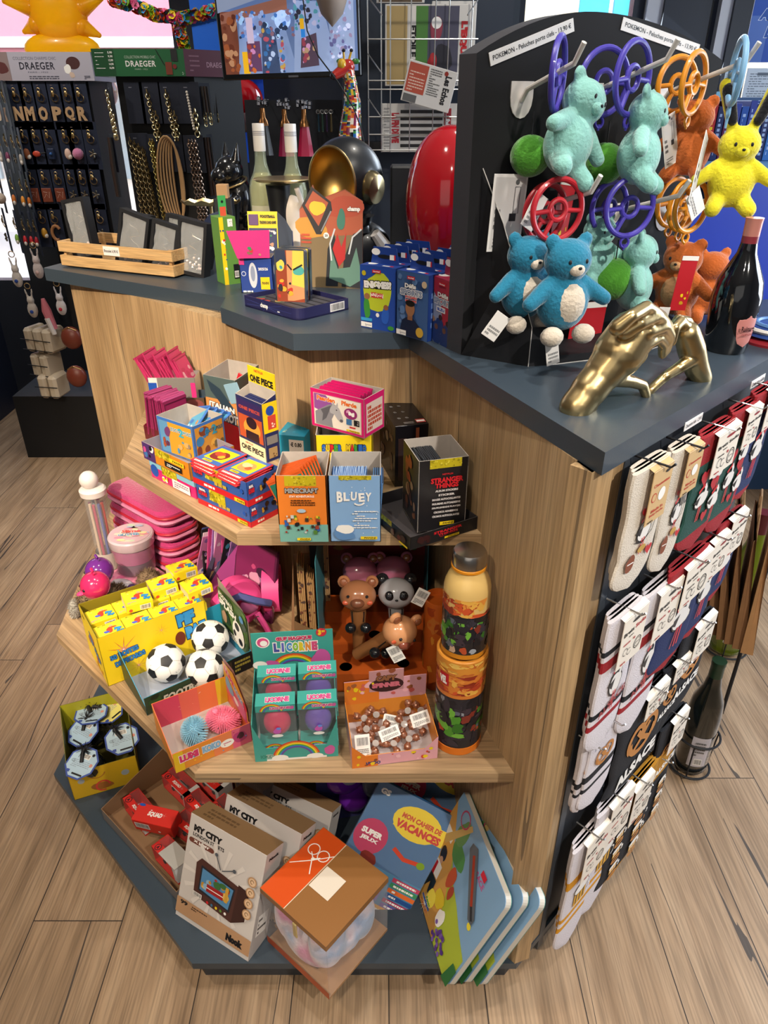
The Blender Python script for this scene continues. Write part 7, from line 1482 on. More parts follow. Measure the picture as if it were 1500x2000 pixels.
ptag(1382,262,.12,.035,.1,30,22,'spec','white folded tag beside the yellow rabbit ear'); ptag(1372,385,.14,.04,.03,0,55,'w','white fabric label on the yellow rabbit'); ptag(985,615,.09,.025,.04,-20,35,'w','white fabric label under the hidden teal bear'); ptag(1077,660,.13,.022,.042,-10,-12,'w','white fabric label hanging under the front teal bear'); ptag(1305,225,.05,.03,.075,0,-22,'spec','brownish white tag above the orange clips'); ptag(1300,600,.15,.032,.05,10,10,'w','white tag above the brass hands'); ptag(1060,380,.06,.025,.05,0,30,'w','grey fabric label beside the red clips')
# ---- brass sculpture: two hands forming a heart
def handmesh(mb,m,wr,palm,fingers,thumb):
    # wr: list of (point, radius xyz) for forearm and palm
    for (p0,r0),(p1,r1) in zip(wr[:-1],wr[1:]): mb.cap(p0,p1,r0,r1,m,16)
    for c,r_,R_ in palm: mb.ell(c,r_,m,20,R_)
    for ch in fingers+[thumb]:
        for (p0,r0),(p1,r1) in zip(ch[:-1],ch[1:]): mb.cap(p0,p1,r0,r1,m,12)
# built from pixel guides on a vertical plane through the sculpture
S0=TP(1130,800); S1=TP(1372,745); sx_=(S1-S0); sx_.z=0; sx_=sx_.normalized(); sn=V((sx_.y,-sx_.x,0))
def hp(px,py,off=0): return onp(px,py,S0+sn*off,sn)
def chain(l,off,r): return [(hp(x,y,off+o_),r*rr_) for x,y,o_,rr_ in l]
t=E('hands_sculpture','brass sculpture of two hands whose fingers form a heart, on the counter corner','sculpture',(0,0,0))
g=MB(); s_=mpp(S0)
# left hand: forearm from the counter, back of the hand to the viewer, fingers bending down at the right
for (x0,y0,r0,x1,y1,r1) in ((1125,795,27,1150,762,29),(1150,762,29,1178,728,31),(1178,728,31,1208,690,40),(1208,690,40,1232,655,42)): g.cap(hp(x0,y0),hp(x1,y1),r0*s_*1.22,r1*s_*1.12,GOLD,20)
g.ell(hp(1225,672,.0),(44*s_,22*s_,34*s_),GOLD,20,RY(-.6)); g.cap(hp(1122,802,.004),hp(1150,790,.004),19*s_,19*s_,GOLD); g.cap(hp(1180,715,.0),hp(1240,690,.0),30*s_,26*s_,GOLD)
F_=[[(1205,640,.028,14),(1232,618,.036,11.5),(1262,600,.03,11),(1292,618,.02,10),(1306,650,.012,9)],
    [(1220,650,.018,14),(1250,632,.03,12),(1283,617,.028,11.5),(1303,636,.018,10.5),(1308,665,.01,9.5)],
    [(1238,662,.012,14),(1266,648,.026,12),(1297,637,.024,11.5),(1308,656,.016,10.5),(1300,684,.008,9.5)],
    [(1240,690,.008,14),(1262,674,.022,11),(1285,660,.02,10.5),(1296,672,.014,10),(1294,692,.008,8.5)]]
for ch in F_:
    for a_,b_ in zip(ch[:-1],ch[1:]): g.cap(hp(a_[0],a_[1],a_[2]),hp(b_[0],b_[1],b_[2]),a_[3]*s_*1.12,b_[3]*s_*1.12,GOLD,12)
for a_,b_ in zip([(1200,742,14),(1232,745,13),(1255,752,11)],[(1232,745,13),(1255,752,11),(1262,772,10)]): g.cap(hp(a_[0],a_[1],.006),hp(b_[0],b_[1],.006),a_[2]*s_,b_[2]*s_,GOLD,12)
soft(g.build('left_hand',t),.0022,3)
g=MB()
# right hand: wrist on the counter at the right, fingers arching over to meet the left ones
for (x0,y0,r0,x1,y1,r1) in ((1368,738,20,1358,712,22),(1358,712,22,1350,680,24),(1350,680,24,1342,652,22)): g.cap(hp(x0,y0,-.01),hp(x1,y1,-.01),r0*s_*1.2,r1*s_*1.2,GOLD,18)
for ch in ([(1340,640,-.012,12),(1330,628,-.004,10.5),(1318,640,.0,9.5),(1312,668,.0,8.5)],[(1352,650,-.02,12),(1334,634,-.016,10.5),(1316,634,-.01,9.5),(1308,655,-.008,8.5)],[(1356,655,-.034,12),(1342,628,-.03,10.5),(1324,624,-.024,9.5),(1314,642,-.018,8.5)],[(1360,662,-.045,12),(1350,640,-.044,10),(1336,626,-.036,9),(1322,632,-.03,8)]):
    for a_,b_ in zip(ch[:-1],ch[1:]): g.cap(hp(a_[0],a_[1],a_[2]),hp(b_[0],b_[1],b_[2]),a_[3]*s_*1.12,b_[3]*s_*1.12,GOLD,12)
for (x0,y0,r0,x1,y1,r1) in ((1352,700,17,1330,716,13),(1330,716,13,1300,735,11),(1300,735,11,1270,762,10),(1270,762,10,1258,778,9)): g.cap(hp(x0,y0,-.004),hp(x1,y1,-.002),r0*s_,r1*s_,GOLD,12)
soft(g.build('right_hand',t),.0022,3)
# ---- dark champagne style bottle
Pb=TP(1400,690); 
t=E('champagne_bottle','large dark bottle with a pink neck foil and pink shield label','bottle',(Pb.x+.02,Pb.y+.02,ZT)); zt3=hz((Pb.x+.02,Pb.y+.02,0),425)-ZT; k=zt3/.3
mb=MB(); mb.lathe([(0,.004),(.045*k,0),(.05*k,.01),(.055*k,.09*k),(.056*k,.13*k),(.05*k,.165*k),(.034*k,.2*k),(.022*k,.225*k),(.0175*k,.25*k),(.017*k,.3*k)],M('0a0c10',.06,coat=1),40); mb.build('dark_glass',t)
mb=MB(); mb.lathe([(.0182*k,.235*k),(.018*k,.262*k)],M('7a2a34',.35),30,caps=False); mb.lathe([(.018*k,.262*k),(.0185*k,.29*k),(.0195*k,.3*k),(0,.301*k)],M('c88478',.3,.3),30); mb.build('neck_foil',t)
mb=MB(); vs=[]; rr_=.0552*k; n=14; m_=8
for j in range(m_+1):
    v_=j/m_; zz=.02*k+.075*k*v_; hw=.62*math.sqrt(max(0,1-(2*v_-1)**4))*(.6+.4*v_)
    for i in range(n+1): a_=-1.2+hw*(2*i/n-1); r2=.0507*k+(.0545*k-.0507*k)*min(1,(zz-.01)/(.08*k))+.0006; vs.append((r2*math.cos(a_),r2*math.sin(a_),zz))
mb.add(vs,[(j*(n+1)+i,j*(n+1)+i+1,(j+1)*(n+1)+i+1,(j+1)*(n+1)+i) for j in range(m_) for i in range(n)],M('c8827c',.45))
q=Fc(mb,(.0565*k*math.cos(-1.75),.0565*k*math.sin(-1.75),.035*k),V((.0565*k*(math.cos(-.85)-math.cos(-1.75)),.0565*k*(math.sin(-.85)-math.sin(-1.75)),0)),(0,0,.05*k)); q.o=q.o+q.n*.006; q.t('Ruinart',.5,.62,.7,.26,K('3a1a1c'),.03); q.t('CHAMPAGNE',.5,.35,.6,.1,K('8a3a3a'),.02); mb.build('pink_label',t,smooth=False)
# ---- caps and blue panel at the right edge
mb=MB(); mb.lathe([(0,.012),(.05,.01),(.06,.004),(.06,0)],K('8a1f2a'),28); mb.lathe([(0,.03),(.045,.026),(.055,.013),(.05,.012)],K('27458c'),28); mb.tube([(.05*math.cos(a_),.05*math.sin(a_),.022) for a_ in [2*PI*i/20 for i in range(20)]],.004,WHITE,6,True); mb.tube([(.036*math.cos(a_),.036*math.sin(a_),.028) for a_ in [2*PI*i/20 for i in range(20)]],.004,K('5a86c0'),6,True)
P=TP(1492,665); S(mb,'folded_caps','stack of blue, white and red caps at the right edge of the counter','caps',(P.x+.02,P.y+.0,ZT))
P=TP(1425,640); mb=MB(); pts=[(0,0),(.3,0),(.3,.1),(.12,.22),(.06,.235),(-.1,.16),(-.1,0)]; mb.X=R4('X',90); mb.prism(pts,-.004,0,M('1433a8',.4)); mb.X=Matrix.Identity(4); S(mb,'card_sign','bright blue card board behind the dark bottle','sign',(P.x+.02,P.y+.16,ZT),rad(20),smooth=False)
# ---- price labels on the counter edge
for (px,py,lab) in ((1338,826,'white price label on the counter edge above the cream socks'),(1468,745,'white price label on the counter edge at the right margin')):
    P=onp(px,py,Dc,PN); mb=MB(); mb.bb(0,-.001,0,.055,0,.013,WHITE,.0002); q=Fc(mb,(0,-.001,0),(.055,0,0),(0,0,.013)); q.t('Chaussettes bébé - 12,90 €' if px<1400 else 'Chaussettes adulte',.5,.5,.9,.5,BLK,.01); S(mb,'price_label',lab,'label',mat=T(P.x,P.y,P.z-.013)@R4('Z',45),smooth=False)
# ================================================================ socks on hooks along the side panel
def pl_uv(px,py,off): P=onp(px,py,RP+PN*off,PN); d_=P-RP-PN*off; return d_.dot(D5),P.z
def sockmesh(mb,w,h,colf,off,th=.006,toe='left',n=14,nr=26,foot=.3):
    """flat folded sock: u 0..w, z 0..-h; colf(t) material at relative height"""
    s_=-1 if toe=='left' else 1; rows=[]
    for j in range(nr+1):
        t_=j/nr; z=-h*t_; cx=w/2; hw=w/2*.92
        if t_>1-foot: k=(t_-(1-foot))/foot; cx+=s_*w*.07*math.sin(k*PI*.6); hw*=(1+.05*math.sin(k*PI))*math.sqrt(max(.02,1-max(0,(k-.45)/.55)**2))
        else: hw*=1+.04*math.sin(t_*14+off*90)
        rows.append((cx,hw,z))
    vs=[]
    for cx,hw,z in rows:
        for i in range(n): a=2*PI*i/n; c_,q_=math.cos(a),math.sin(a); vs.append((cx+hw*math.copysign(abs(c_)**.45,c_),-off+th*math.copysign(abs(q_)**.7,q_),z))
    b0=len(mb.v); mb.v+=[mb.X@V(v) for v in vs]
    for j in range(nr):
        k=mb.mi(colf((j+.5)/nr))
        for i in range(n): mb.f.append([b0+j*n+i,b0+j*n+(i+1)%n,b0+(j+1)*n+(i+1)%n,b0+(j+1)*n+i]); mb.fm.append(k)
    mb.f.append([b0+i for i in range(n)]); mb.fm.append(mb.mi(colf(0)))
def stork(F,x,y,s_,wh=True):
    B_=K('e4e0dc') if wh else K('c9c5c2'); F.blob(x,y,.145*s_,.06*s_,BLK,int(x*77)); F.ln([(x+.06*s_,y),(x+.08*s_,y+.06*s_),(x+.04*s_,y+.095*s_)],.075*s_,BLK); F.blob(x,y,.13*s_,.05*s_,B_,int(x*77)); F.ln([(x+.06*s_,y),(x+.08*s_,y+.06*s_),(x+.04*s_,y+.09*s_)],.05*s_,B_); F.ln([(x+.04*s_,y+.09*s_),(x-.08*s_,y+.06*s_)],.035*s_,K('c8202a')); F.p([(x-.16*s_,y+.01*s_),(x-.02*s_,y+.03*s_),(x-.06*s_,y-.02*s_)],BLK)
    for k in (0,.04): F.ln([(x+k*s_,y-.04*s_),(x+(k-.02)*s_,y-.13*s_)],.02*s_,K('c8202a'))
def pretzel(F,cx,cy,r,ry):
    m=K('b8762c')
    F.arc(cx-r*.42,cy,r*.5,-.6,4.0,.07,m,12,ry*.55); F.arc(cx+r*.42,cy,r*.5,-.9,3.7,.07,m,12,ry*.55); F.ln([(cx-r*.5,cy-ry*.5),(cx,cy-ry*.15),(cx+r*.4,cy+ry*.3)],.065,m); F.ln([(cx+r*.5,cy-ry*.5),(cx,cy-ry*.15),(cx-r*.4,cy+ry*.3)],.065,m); F.arc(cx,cy,r*.8,PI,2*PI,.07,m,10,ry*.75)
def mug(F,cx,cy,w_,h_,line=False):
    F.r(cx-w_*.36,cy-h_*.4,cx+w_*.3,cy+h_*.2,K('d8a020')); 
    for k in range(3): F.r(cx-w_*.26+k*w_*.2,cy-h_*.35,cx-w_*.2+k*w_*.2,cy+h_*.1,WHI if not line else BLK)
    F.blob(cx-.0,cy+h_*.3,w_*.42,h_*.22,WHI,int(cx*50)); F.arc(cx+w_*.36,cy-h_*.1,w_*.16,-1.4,1.4,.03,WHI,8,h_*.2)
    if line: F.arc(cx,cy+h_*.3,w_*.42,0,2*PI,.014,BLK,14,h_*.22)
def socks(xL,xR,yT,yB,off,kind,lab,nl=3,card=None,toe='left',grp='socks hanging on the side panel',foot=.3):
    ym=(yT+yB)/2; u0,_=pl_uv(xL,ym,off); u1,_=pl_uv(xR,ym,off); um=(u0+u1)/2; Pm=RP+D5*um+PN*off
    zt_=hz(Pm,yT); zb_=hz(Pm,yB); w_=u1-u0; h_=zt_-zb_
    Mx=T(*(RP+D5*u0+PN*off))@R4('Z',45); Mx.translation.z=zt_
    t=E('sock_pair',lab,'socks',mat=Mx,group=grp); col={}
    def C(c): return FB(c)
    rd,wh,bk,nv,gd,gr,cr='9c1a24','ddd6dc','1a1b22','1e2c5c','b8801c','1f4a42','d9cec0'
    def colf(t_):
        if kind=='cream': return C(cr)
        if kind=='green': return C(rd) if t_<.22 or t_>.84 else C(gr)
        if kind=='navy': return C(rd) if t_<.2 or t_>.92 else C(nv)
        if kind=='alsace': return C(rd) if (.28<t_<.33 or .74<t_<.78) else (C(bk) if (.2<t_<.25 or .67<t_<.7) else C(wh))
        if kind=='black': return C(bk)
        if kind=='wpret': return C(bk) if (.55<t_<.6 or .68<t_<.73) else C(wh)
        if kind=='beer': return C(gd) if t_<.32 or t_>.97 else C(bk)
        if kind=='wbeer': return C('d8961c') if (.28<t_<.35 or .62<t_<.66 or .7<t_<.74) else C(wh)
    for k in range(nl):
        mb=MB(); mb.X=T(w_*.07*k,0,0); sockmesh(mb,w_*(1-.07*k),h_*(1-.03*k),colf,-.0055*k,.0046,toe,foot=foot); mb.X=Matrix.Identity(4)
        if k==0:
            F=Fc(mb,(w_*.06,-.0056,-h_),(w_*.88,0,0),(0,0,h_)); F.k=8; R=random.Random(int(xL))
            if kind=='cream':
                stork(F,.5,.48,1.5); F.ln([(.3,.42),(.36,.52),(.5,.55)],.02,BLK); F.ln([(.3,.42),(.5,.38),(.75,.44),(.82,.54)],.02,BLK)
                for q_ in range(5): F.ln([(.56+q_*.06,.6),(.6+q_*.06,.52)],.03,BLK)
                F.blob(.24,.26,.14,.07,K('7a3a1c'),3); F.ln([(.16,.26),(.34,.25)],.02,WHI); F.e(.52,.33,.12,.03,K('b89040')); F.heart(.75,.28,.1,K('b8202a')); F.heart(.4,.66,.09,K('b8202a'))
            if kind=='green': stork(F,.3,.45,1.4); stork(F,.72,.62,1.3); stork(F,.75,.36,1.3); F.heart(.25,.66,.14,K('b01e2e')); F.heart(.62,.54,.12,K('b01e2e')); F.heart(.5,.28,.1,K('b01e2e'))
            if kind=='navy': stork(F,.55,.45,2.0); F.heart(.75,.62,.1,K('b01e2e')); F.ln([(.5,.38),(.4,.2)],.03,K('b02a30'))
            if kind=='alsace': stork(F,.5,.5,1.5); F.t('ALSACE',.5,.36,.86,.05,K('8c1a24'),.04,ang=.25)
            if kind in ('black','wpret'):
                pretzel(F,.5,.54 if kind=='black' else .6,.3,.3*F.W/F.H)
                if kind=='black': F.t('ALSACE',.5,.54-.42*F.W/F.H,.8,.17*F.W/F.H,WHI,.06,ang=.08)
            if kind=='beer':
                for i_ in range(2):
                    for j_ in range(3): mug(F,.28+i_*.45,.56-j_*.2,.26,.11); F.arc(.28+i_*.45,.47-j_*.2,.09,0,2*PI,.04,K('b8762c'),10,.025)
            if kind=='wbeer': mug(F,.5,.5,.6,.2,True)
        mb.build('sock',t)
    if card:
        cw,ch,cz,ck=card; cw*=w_*.8; ch*=h_*.95
        mb=MB(); base=K('c9a878') if ck=='kraft' else K('e6ddd0'); x0=w_*.5-cw*.3; z0=-cz*h_
        mb.bb(x0,-.0125,z0-ch,x0+cw,-.0112,z0,base,.0004); mb.add([(x0,-.0112,z0),(x0+cw,-.0112,z0),(x0+cw,-.002,z0+.004),(x0,-.002,z0+.004)],[(0,1,2,3)],base)
        q=Fc(mb,(x0,-.0125,z0-ch),(cw,0,0),(0,0,ch)); 
        if ck=='kraft': q.t('Chaussettes',.5,.72,.8,.06,K('b83a2a'),.03); q.c(.22,.5,.13,K('b83a2a')); q.c(.22,.5,.1,base); q.e(.6,.5,.18,.12,WHI); q.t('Made in',.5,.24,.6,.06,K('b83a2a'),.03); q.t('Baby Socks',.5,.16,.7,.06,K('b83a2a'),.03); q.lines(.1,.03,.9,.08,1,BLK,3); q.e(.7,.9,.12,.03,BLK)
        else:
            q.e(.55,.87,.2,.035,K('8c1a24') if kind in('green','navy') else BLK); q.t('Bretz',.28,.7,.42,.085,BLK,.04,ang=.05); q.t('Socks',.74,.72,.42,.085,K('a8202a') if kind in ('alsace','wbeer') else BLK,.04,ang=.05); q.lines(.3,.58,.85,.62,1,BLK,3)
            q.arc(.76,.3,.15,0,2*PI,.02,BLK); q.arc(.76,.3,.11,0,2*PI,.012,BLK); q.lines(.68,.27,.84,.33,2,BLK,2,.5); q.arc(.26,.3,.09,0,5,.014,BLK); q.arc(.42,.26,.08,1,6,.014,BLK); q.lines(.12,.46,.4,.52,1,K('a8202a') if kind in ('alsace','wbeer') else BLK,4); q.heart(.55,.48,.04,K('a8202a')); q.lines(.1,.06,.9,.12,1,K('a8202a'),6)
        mb.build('paper_band',t,smooth=False)
    mb=MB(); P0=(w_*.55,-.006,-.012 if not card else -card[2]*h_+.004); mb.tube([(P0[0],off-.004,P0[2]),(P0[0],-.022,P0[2]),(P0[0],-.027,P0[2]+.006)],.0016,STEEL if kind not in ('cream',) else BLKM,6); mb.build('hook',t)
    return t
C1=(.62,.34,.06,'white')
socks(1216,1282,905,1140,.034,'cream','cream wool socks with a stork and gingerbread, nearest the oak post',3,(.62,.45,.02,'kraft')); socks(1290,1336,868,1108,.034,'cream','cream wool socks with a stork, second from the oak post',3,(.7,.36,.02,'kraft'))
socks(1346,1404,835,1062,.036,'green','dark green stork socks with red cuffs, the nearer of the two',3,(.8,.36,.02,'white')); socks(1404,1450,792,1030,.034,'green','dark green stork socks with red cuffs, the further of the two',3,(.62,.3,.02,'white')); socks(1450,1490,760,968,.034,'navy','dark blue and red socks at the far end of the top row',3,(.6,.36,.0,'white'))
socks(1288,1352,1092,1295,.04,'navy','navy stork socks with red cuffs, front one of the second row',3,(.78,.38,.02,'white')); socks(1346,1390,1052,1235,.034,'navy','navy stork socks with red cuffs in the middle of the second row',2,(.72,.4,.0,'white')); socks(1386,1428,1008,1165,.032,'navy','navy stork socks with red cuffs, furthest in the second row',2,(.72,.46,.0,'white'))
socks(1166,1222,1190,1452,.036,'alsace','white ribbed socks with red and black stripes, nearest the oak post',3,(.86,.36,.02,'white'),foot=.34); socks(1232,1288,1140,1415,.036,'alsace','white ribbed socks with red and black stripes, the further pair',3,(.8,.34,.02,'white'),foot=.34)
socks(1205,1286,1350,1512,.03,'black','wide black pretzel socks with white lettering below the striped socks',3,(.5,.24,.0,'white'),foot=.2); socks(1284,1318,1290,1425,.028,'black','black pretzel socks squeezed between two other black pairs',2,(.8,.24,.0,'white')); socks(1318,1366,1215,1375,.03,'black','black pretzel socks with white band at the far end of the third row',2,(.7,.42,.0,'white')); socks(1280,1318,1400,1522,.028,'black','small black pretzel socks above the floor at the far end',2,(.7,.5,.0,'white'))
socks(1146,1196,1395,1560,.03,'wpret','white socks with orange pretzel and black stripes below the striped ones',3,None); socks(1128,1150,1440,1580,.024,'wpret','white pretzel socks wedged against the oak post',2,None)
socks(1188,1254,1530,1690,.036,'beer','navy beer mug socks with mustard cuffs, the nearer pair',3,(.5,.42,.0,'white'),foot=.16); socks(1244,1292,1475,1615,.03,'beer','navy beer mug socks with mustard cuffs, the further pair',3,None,foot=.16)
socks(1104,1152,1632,1832,.034,'wbeer','white beer mug socks with yellow stripes, lowest by the oak post',3,(.86,.36,.0,'white'),foot=.36); socks(1150,1200,1560,1765,.034,'wbeer','white beer mug socks with yellow stripes, the further and higher pair',3,(.8,.36,.0,'white'),foot=.36)
# ---- wine bottles on wire stands behind the panel, paper bags
def bigbottle(px,py,ytop,r,gl,lab,lblc,foil,rz=0,band=None):
    P=G(px,py,.01); h_=hz(P,ytop)-.01; t=E('floor_wine_bottle',lab,'bottle',(P.x,P.y,.01),rz)
    mb=MB(); mb.lathe([(0,.004),(r*.9,0),(r,.01),(r,h_*.55),(r*.88,h_*.66),(r*.5,h_*.78),(r*.38,h_*.88),(r*.36,h_*.96)],gl,32); mb.build('glass_body',t)
    mb=MB(); mb.lathe([(r*.4,h_*.82),(r*.39,h_*.96),(r*.42,h_*.97),(r*.42,h_),(0,h_)],M(foil,.35),28); mb.build('neck_foil',t)
    mb=MB(); vs=[]
    for i in range(9):
        a_=-2.3+i*.14
        for z in (h_*.1,h_*.38): vs.append(((r+.0006)*math.cos(a_),(r+.0006)*math.sin(a_),z))
    mb.add(vs,[(2*i,2*i+2,2*i+3,2*i+1) for i in range(8)],K(lblc)); q=Fc(mb,((r+.001)*math.cos(-2.2),(r+.001)*math.sin(-2.2),h_*.1),V(((r+.001)*(math.cos(-1.4)-math.cos(-2.2)),(r+.001)*(math.sin(-1.4)-math.sin(-2.2)),0)),(0,0,h_*.28)); q.o+=q.n*.004; q.lines(.1,.4,.9,.9,5,K('5a5a5a'),3); q.bars(.3,.08,.9,.3); mb.build('paper_label',t,smooth=False)
    mb=MB(); 
    for z,rr in ((.0,1.12),(.11,1.2)): mb.ring((0,0,z),r*rr+.004,.003,BLKM,(0,0,1),30,6)
    for a_ in (0,2.1,4.2): mb.tube([(r*1.12*math.cos(a_),r*1.12*math.sin(a_),0),(r*1.3*math.cos(a_),r*1.3*math.sin(a_),.11)],.002,BLKM,6)
    mb.build('wire_stand',t); return t
bigbottle(1346,1492,1290,.04,M('0c110e',.1,coat=1),'dark wine bottle in a wire ring stand beside the sock panel','b9b4bc','14301f')
bigbottle(1416,1262,1000,.052,M('6a7a12',.08,alpha=.85,coat=1),'yellow green wine bottle in a wire stand behind the paper bags','c9c5bc','5a1a24')
R=random.Random(4)
for i in range(6):
    P=G(1520-i*14,1290-i*10,.0); P=onp(1496-i*13,1130-i*4,(1.05,1.45,0),(0,1,0))
    t_=E('paper_bag',['brown kraft paper bag at the right margin, front one','brown kraft paper bag, second of the hanging row','brown kraft paper bag, third of the hanging row','brown kraft paper bag, fourth of the hanging row','brown kraft paper bag, fifth of the hanging row','brown kraft paper bag nearest the green bottle'][i],'bag',mat=T(P.x,P.y+.02*i,.34)@R4('Z',62+i*3)@R4('X',-4-i*2),group='kraft bags hanging beside the counter')
    mb=MB(); kc=M('8d6440' if i else 'b5875a',.75,bump=.2,bs=40); mb.add([(-.11,-.014,0),(.11,-.014,0),(.11,-.003,.3),(-.11,-.003,.3),(-.11,.014,0),(.11,.014,0),(.11,.003,.3),(-.11,.003,.3),(-.11,0,.0),(.11,0,.0),(-.1,0,.3),(.1,0,.3)],[(0,1,2,3),(5,4,7,6),(0,3,10,8),(8,10,7,4),(1,9,11,2),(9,5,6,11),(0,8,4,5,9,1)],kc); mb.build('bag_body',t_,smooth=False)
    mb=MB(); mb.tube([(-.05,-.004,.27),(-.05,-.004,.34),(-.02,-.004,.37),(.02,-.004,.37),(.05,-.004,.34),(.05,-.004,.27)],.0025,KRAFT,6); mb.build('handle',t_)
mb=MB(); mb.cyl((.95,1.5,.735),(1.35,1.62,.735),.006,STEEL); mb.cyl((1.35,1.62,0),(1.35,1.62,.74),.008,BLKM); mb.cyl((.95,1.5,0),(.95,1.5,.735),.005,BLKM); S(mb,'bag_rail','thin metal rail that carries the kraft bags','rail')
# ================================================================ things in the background
YF=3.2
DNV='1b2338'
def disc3(t,name,mb): return mb.build(name,t)
# ---- key ring tower
cx0=Y(40,170,YF).x; cx1=Y(170,170,YF).x
t=E('key_ring_tower','black revolving tower of key rings under a white header at the far left','display',(0,0,0)); zhb=Y(90,158,YF).z; zht=Y(90,102,YF).z
mb=MB(); bkm=M('08090d',.6); mb.box(cx0,YF+.02,.55,cx1,YF+.3,zhb,bkm); mb.add([(cx0,YF+.02,.55),(cx0,YF+.02,zhb),(cx0-.3,YF+.35,zhb),(cx0-.3,YF+.35,.55)],[(0,1,2,3)],bkm); mb.box(Y(35,800,YF).x-.0,YF-.02,.0,cx1+.1,YF+.35,.31,bkm); mb.box(cx0+.05,YF+.08,.3,cx1-.05,YF+.28,.56,bkm); mb.build('tower_body',t,smooth=False)
mb=MB(); hx0=Y(-60,130,YF).x; hx1=Y(184,130,YF).x; lh=M('a9a6b4',.5); mb.box(hx0,YF-.02,zhb,hx1,YF+.3,zht,lh); q=Fc(mb,(hx0,YF-.02,zhb),(hx1-hx0,0,0),(0,0,zht-zhb)); q.t('DRAEGER',.56,.52,.28,.26,K('2a2a36'),.02,spc=1.1); q.t('COLLECTION CHARMS CHIC',.55,.78,.34,.11,K('6a6a78'),0); q.t('PARIS - 1922',.56,.3,.16,.05,K('4a4a58'),0); q.lines(.48,.06,.72,.2,2,K('4a4a58'),4,.5); q.e(.85,.62,.055,.22,K('4a2c2c')); q.blob(.8,.42,.03,.16,WHI,3); q.blob(.83,.2,.02,.12,K('c8b0a0'),4); q.r(.24,0,.34,1,K('8a7878')); q.blob(.28,.45,.05,.25,K('5a3030'),4); q.lines(.92,.06,.97,.2,3,K('5a5a6a'),3); mb.build('header_sign',t,smooth=False)
def charm(px,py,y_,w_,h_,kind,lab,rz=0,val=None,lean=0):
    P=Y(px,py,y_); P.y-=.012; t=E('key_ring',lab,'key ring',mat=T(*P)@R4('Z',rz),group='key rings on the revolving tower')
    mb=MB(); mb.bb(-w_/2,0,-h_/2,w_/2,.0015,h_/2,M(DNV,.5),.0004); q=Fc(mb,(-w_/2,0,-h_/2),(w_,0,0),(0,0,h_)); q.lines(.3,.88,.7,.91,1,K('6a5a5a'),3); mb.build('card',t,smooth=False)
    g=M('b59a6a',.3,1); mb=MB(); mb.ring((0,-.006,h_*.14),.0135,.0016,g,(0,1,.2),18,6); mb.ell((-.004,-.008,h_*.22),(.007,.004,.011),g,10); mb.ring((-.004,-.006,h_*.3),.006,.0014,g,(0,1,0),12,5); mb.build('clip_ring',t)
    mb=MB(); zc=-h_*.16
    if kind=='letter':
        q=Fc(mb,(-.022,-.01,zc-.03),(.044,0,0),(0,0,.056)); q.t(val,.5,.5,.8,.86,M('e6bf94',.35,.6),.05); q2=Fc(mb,(-.022,-.013,zc-.03),(.044,0,0),(0,0,.056)); q2.t(val,.5,.5,.8,.86,M('e6bf94',.35,.6),.05)
    elif kind=='tag': mb.bb(-.02,-.011,zc-.028,.02,-.006,zc+.024,M(val,.6),.002); q=Fc(mb,(-.02,-.011,zc-.028),(.04,0,0),(0,0,.052)); q.ln([(.2,.3),(.45,.6),(.7,.3),(.8,.75)],.03,K('d0b8a8')); q.ln([(.2,.75),(.6,.7)],.03,K('d0b8a8'))
    elif kind=='pom': mb.ell((.004,-.012,zc),.021,PL(val),16)
    elif kind=='fig': mb.ell((0,-.01,zc),(.013,.008,.02),M(val,.5),14); mb.ell((.007,-.012,zc-.01),(.009,.006,.009),M('d8d0c8',.4),10)
    elif kind=='dark': mb.bb(-.014,-.011,zc-.022,.014,-.004,zc+.02,M(val,.4),.004); mb.ell((0,-.012,zc),.006,K('2f5a9a'),10)
    elif kind=='guitar': mb.ell((-.006,-.01,zc),(.016,.005,.011),M(val,.4),14); mb.cyl((0,-.01,zc),(.03,-.01,zc+.004),.0025,BLK)
    elif kind=='horn': mb.tube([(.012*math.cos(a_)*1.5,-.01,zc+.02*math.sin(a_)*1.4) for a_ in [.6+i*.5 for i in range(10)]],.0065,M(val,.6,bump=.3),8)
    elif kind=='star':
        for k in range(5): a_=2*PI*k/5; mb.cap((.012*math.cos(a_),-.01,zc+.014*math.sin(a_)),(.004,-.01,zc),.004,.003,M('8a8478',.25,1),8)
    mb.build('pendant',t); return t
CW,CHt=.058,.168
for px,v in ((38,'N'),(60,'M'),(86,'O'),(113,'P'),(138,'Q'),(162,'R')): charm(px,205,YF,CW,CHt,'letter','gilt letter %s key ring in the top row of the tower'%v,val=v)
for px,k_,v,lb in ((54,'fig','9a5a3a','small brown figure key ring, left in the second row'),(76,'guitar','b8402c','red guitar key ring in the second row'),(101,'dark','1f2a44','dark blue gadget key ring in the second row'),(134,'fig','d8b8a8','pale figure key ring in the second row'),(152,'pom','c87aa0','pink pompon key ring in the second row'),(182,'star','','gilt star key ring at the right of the second row')): charm(px,285,YF,CW,CHt,k_,lb,val=v)
for px,k_,v,lb in ((68,'tag','7a3a26','rust leather tag key ring, leftmost in the third row'),(93,'tag','7a3a26','rust leather tag key ring with a scorpion shape, second in the third row'),(119,'tag','7a3a26','rust leather tag key ring with crossed lines, third in the third row'),(144,'star','','gilt pendant key ring, fourth in the third row'),(166,'star','','gilt pendant key ring, fifth in the third row'),(188,'star','','gilt pendant key ring, last in the third row')): charm(px,365,YF,CW,CHt,k_,lb,val=v)
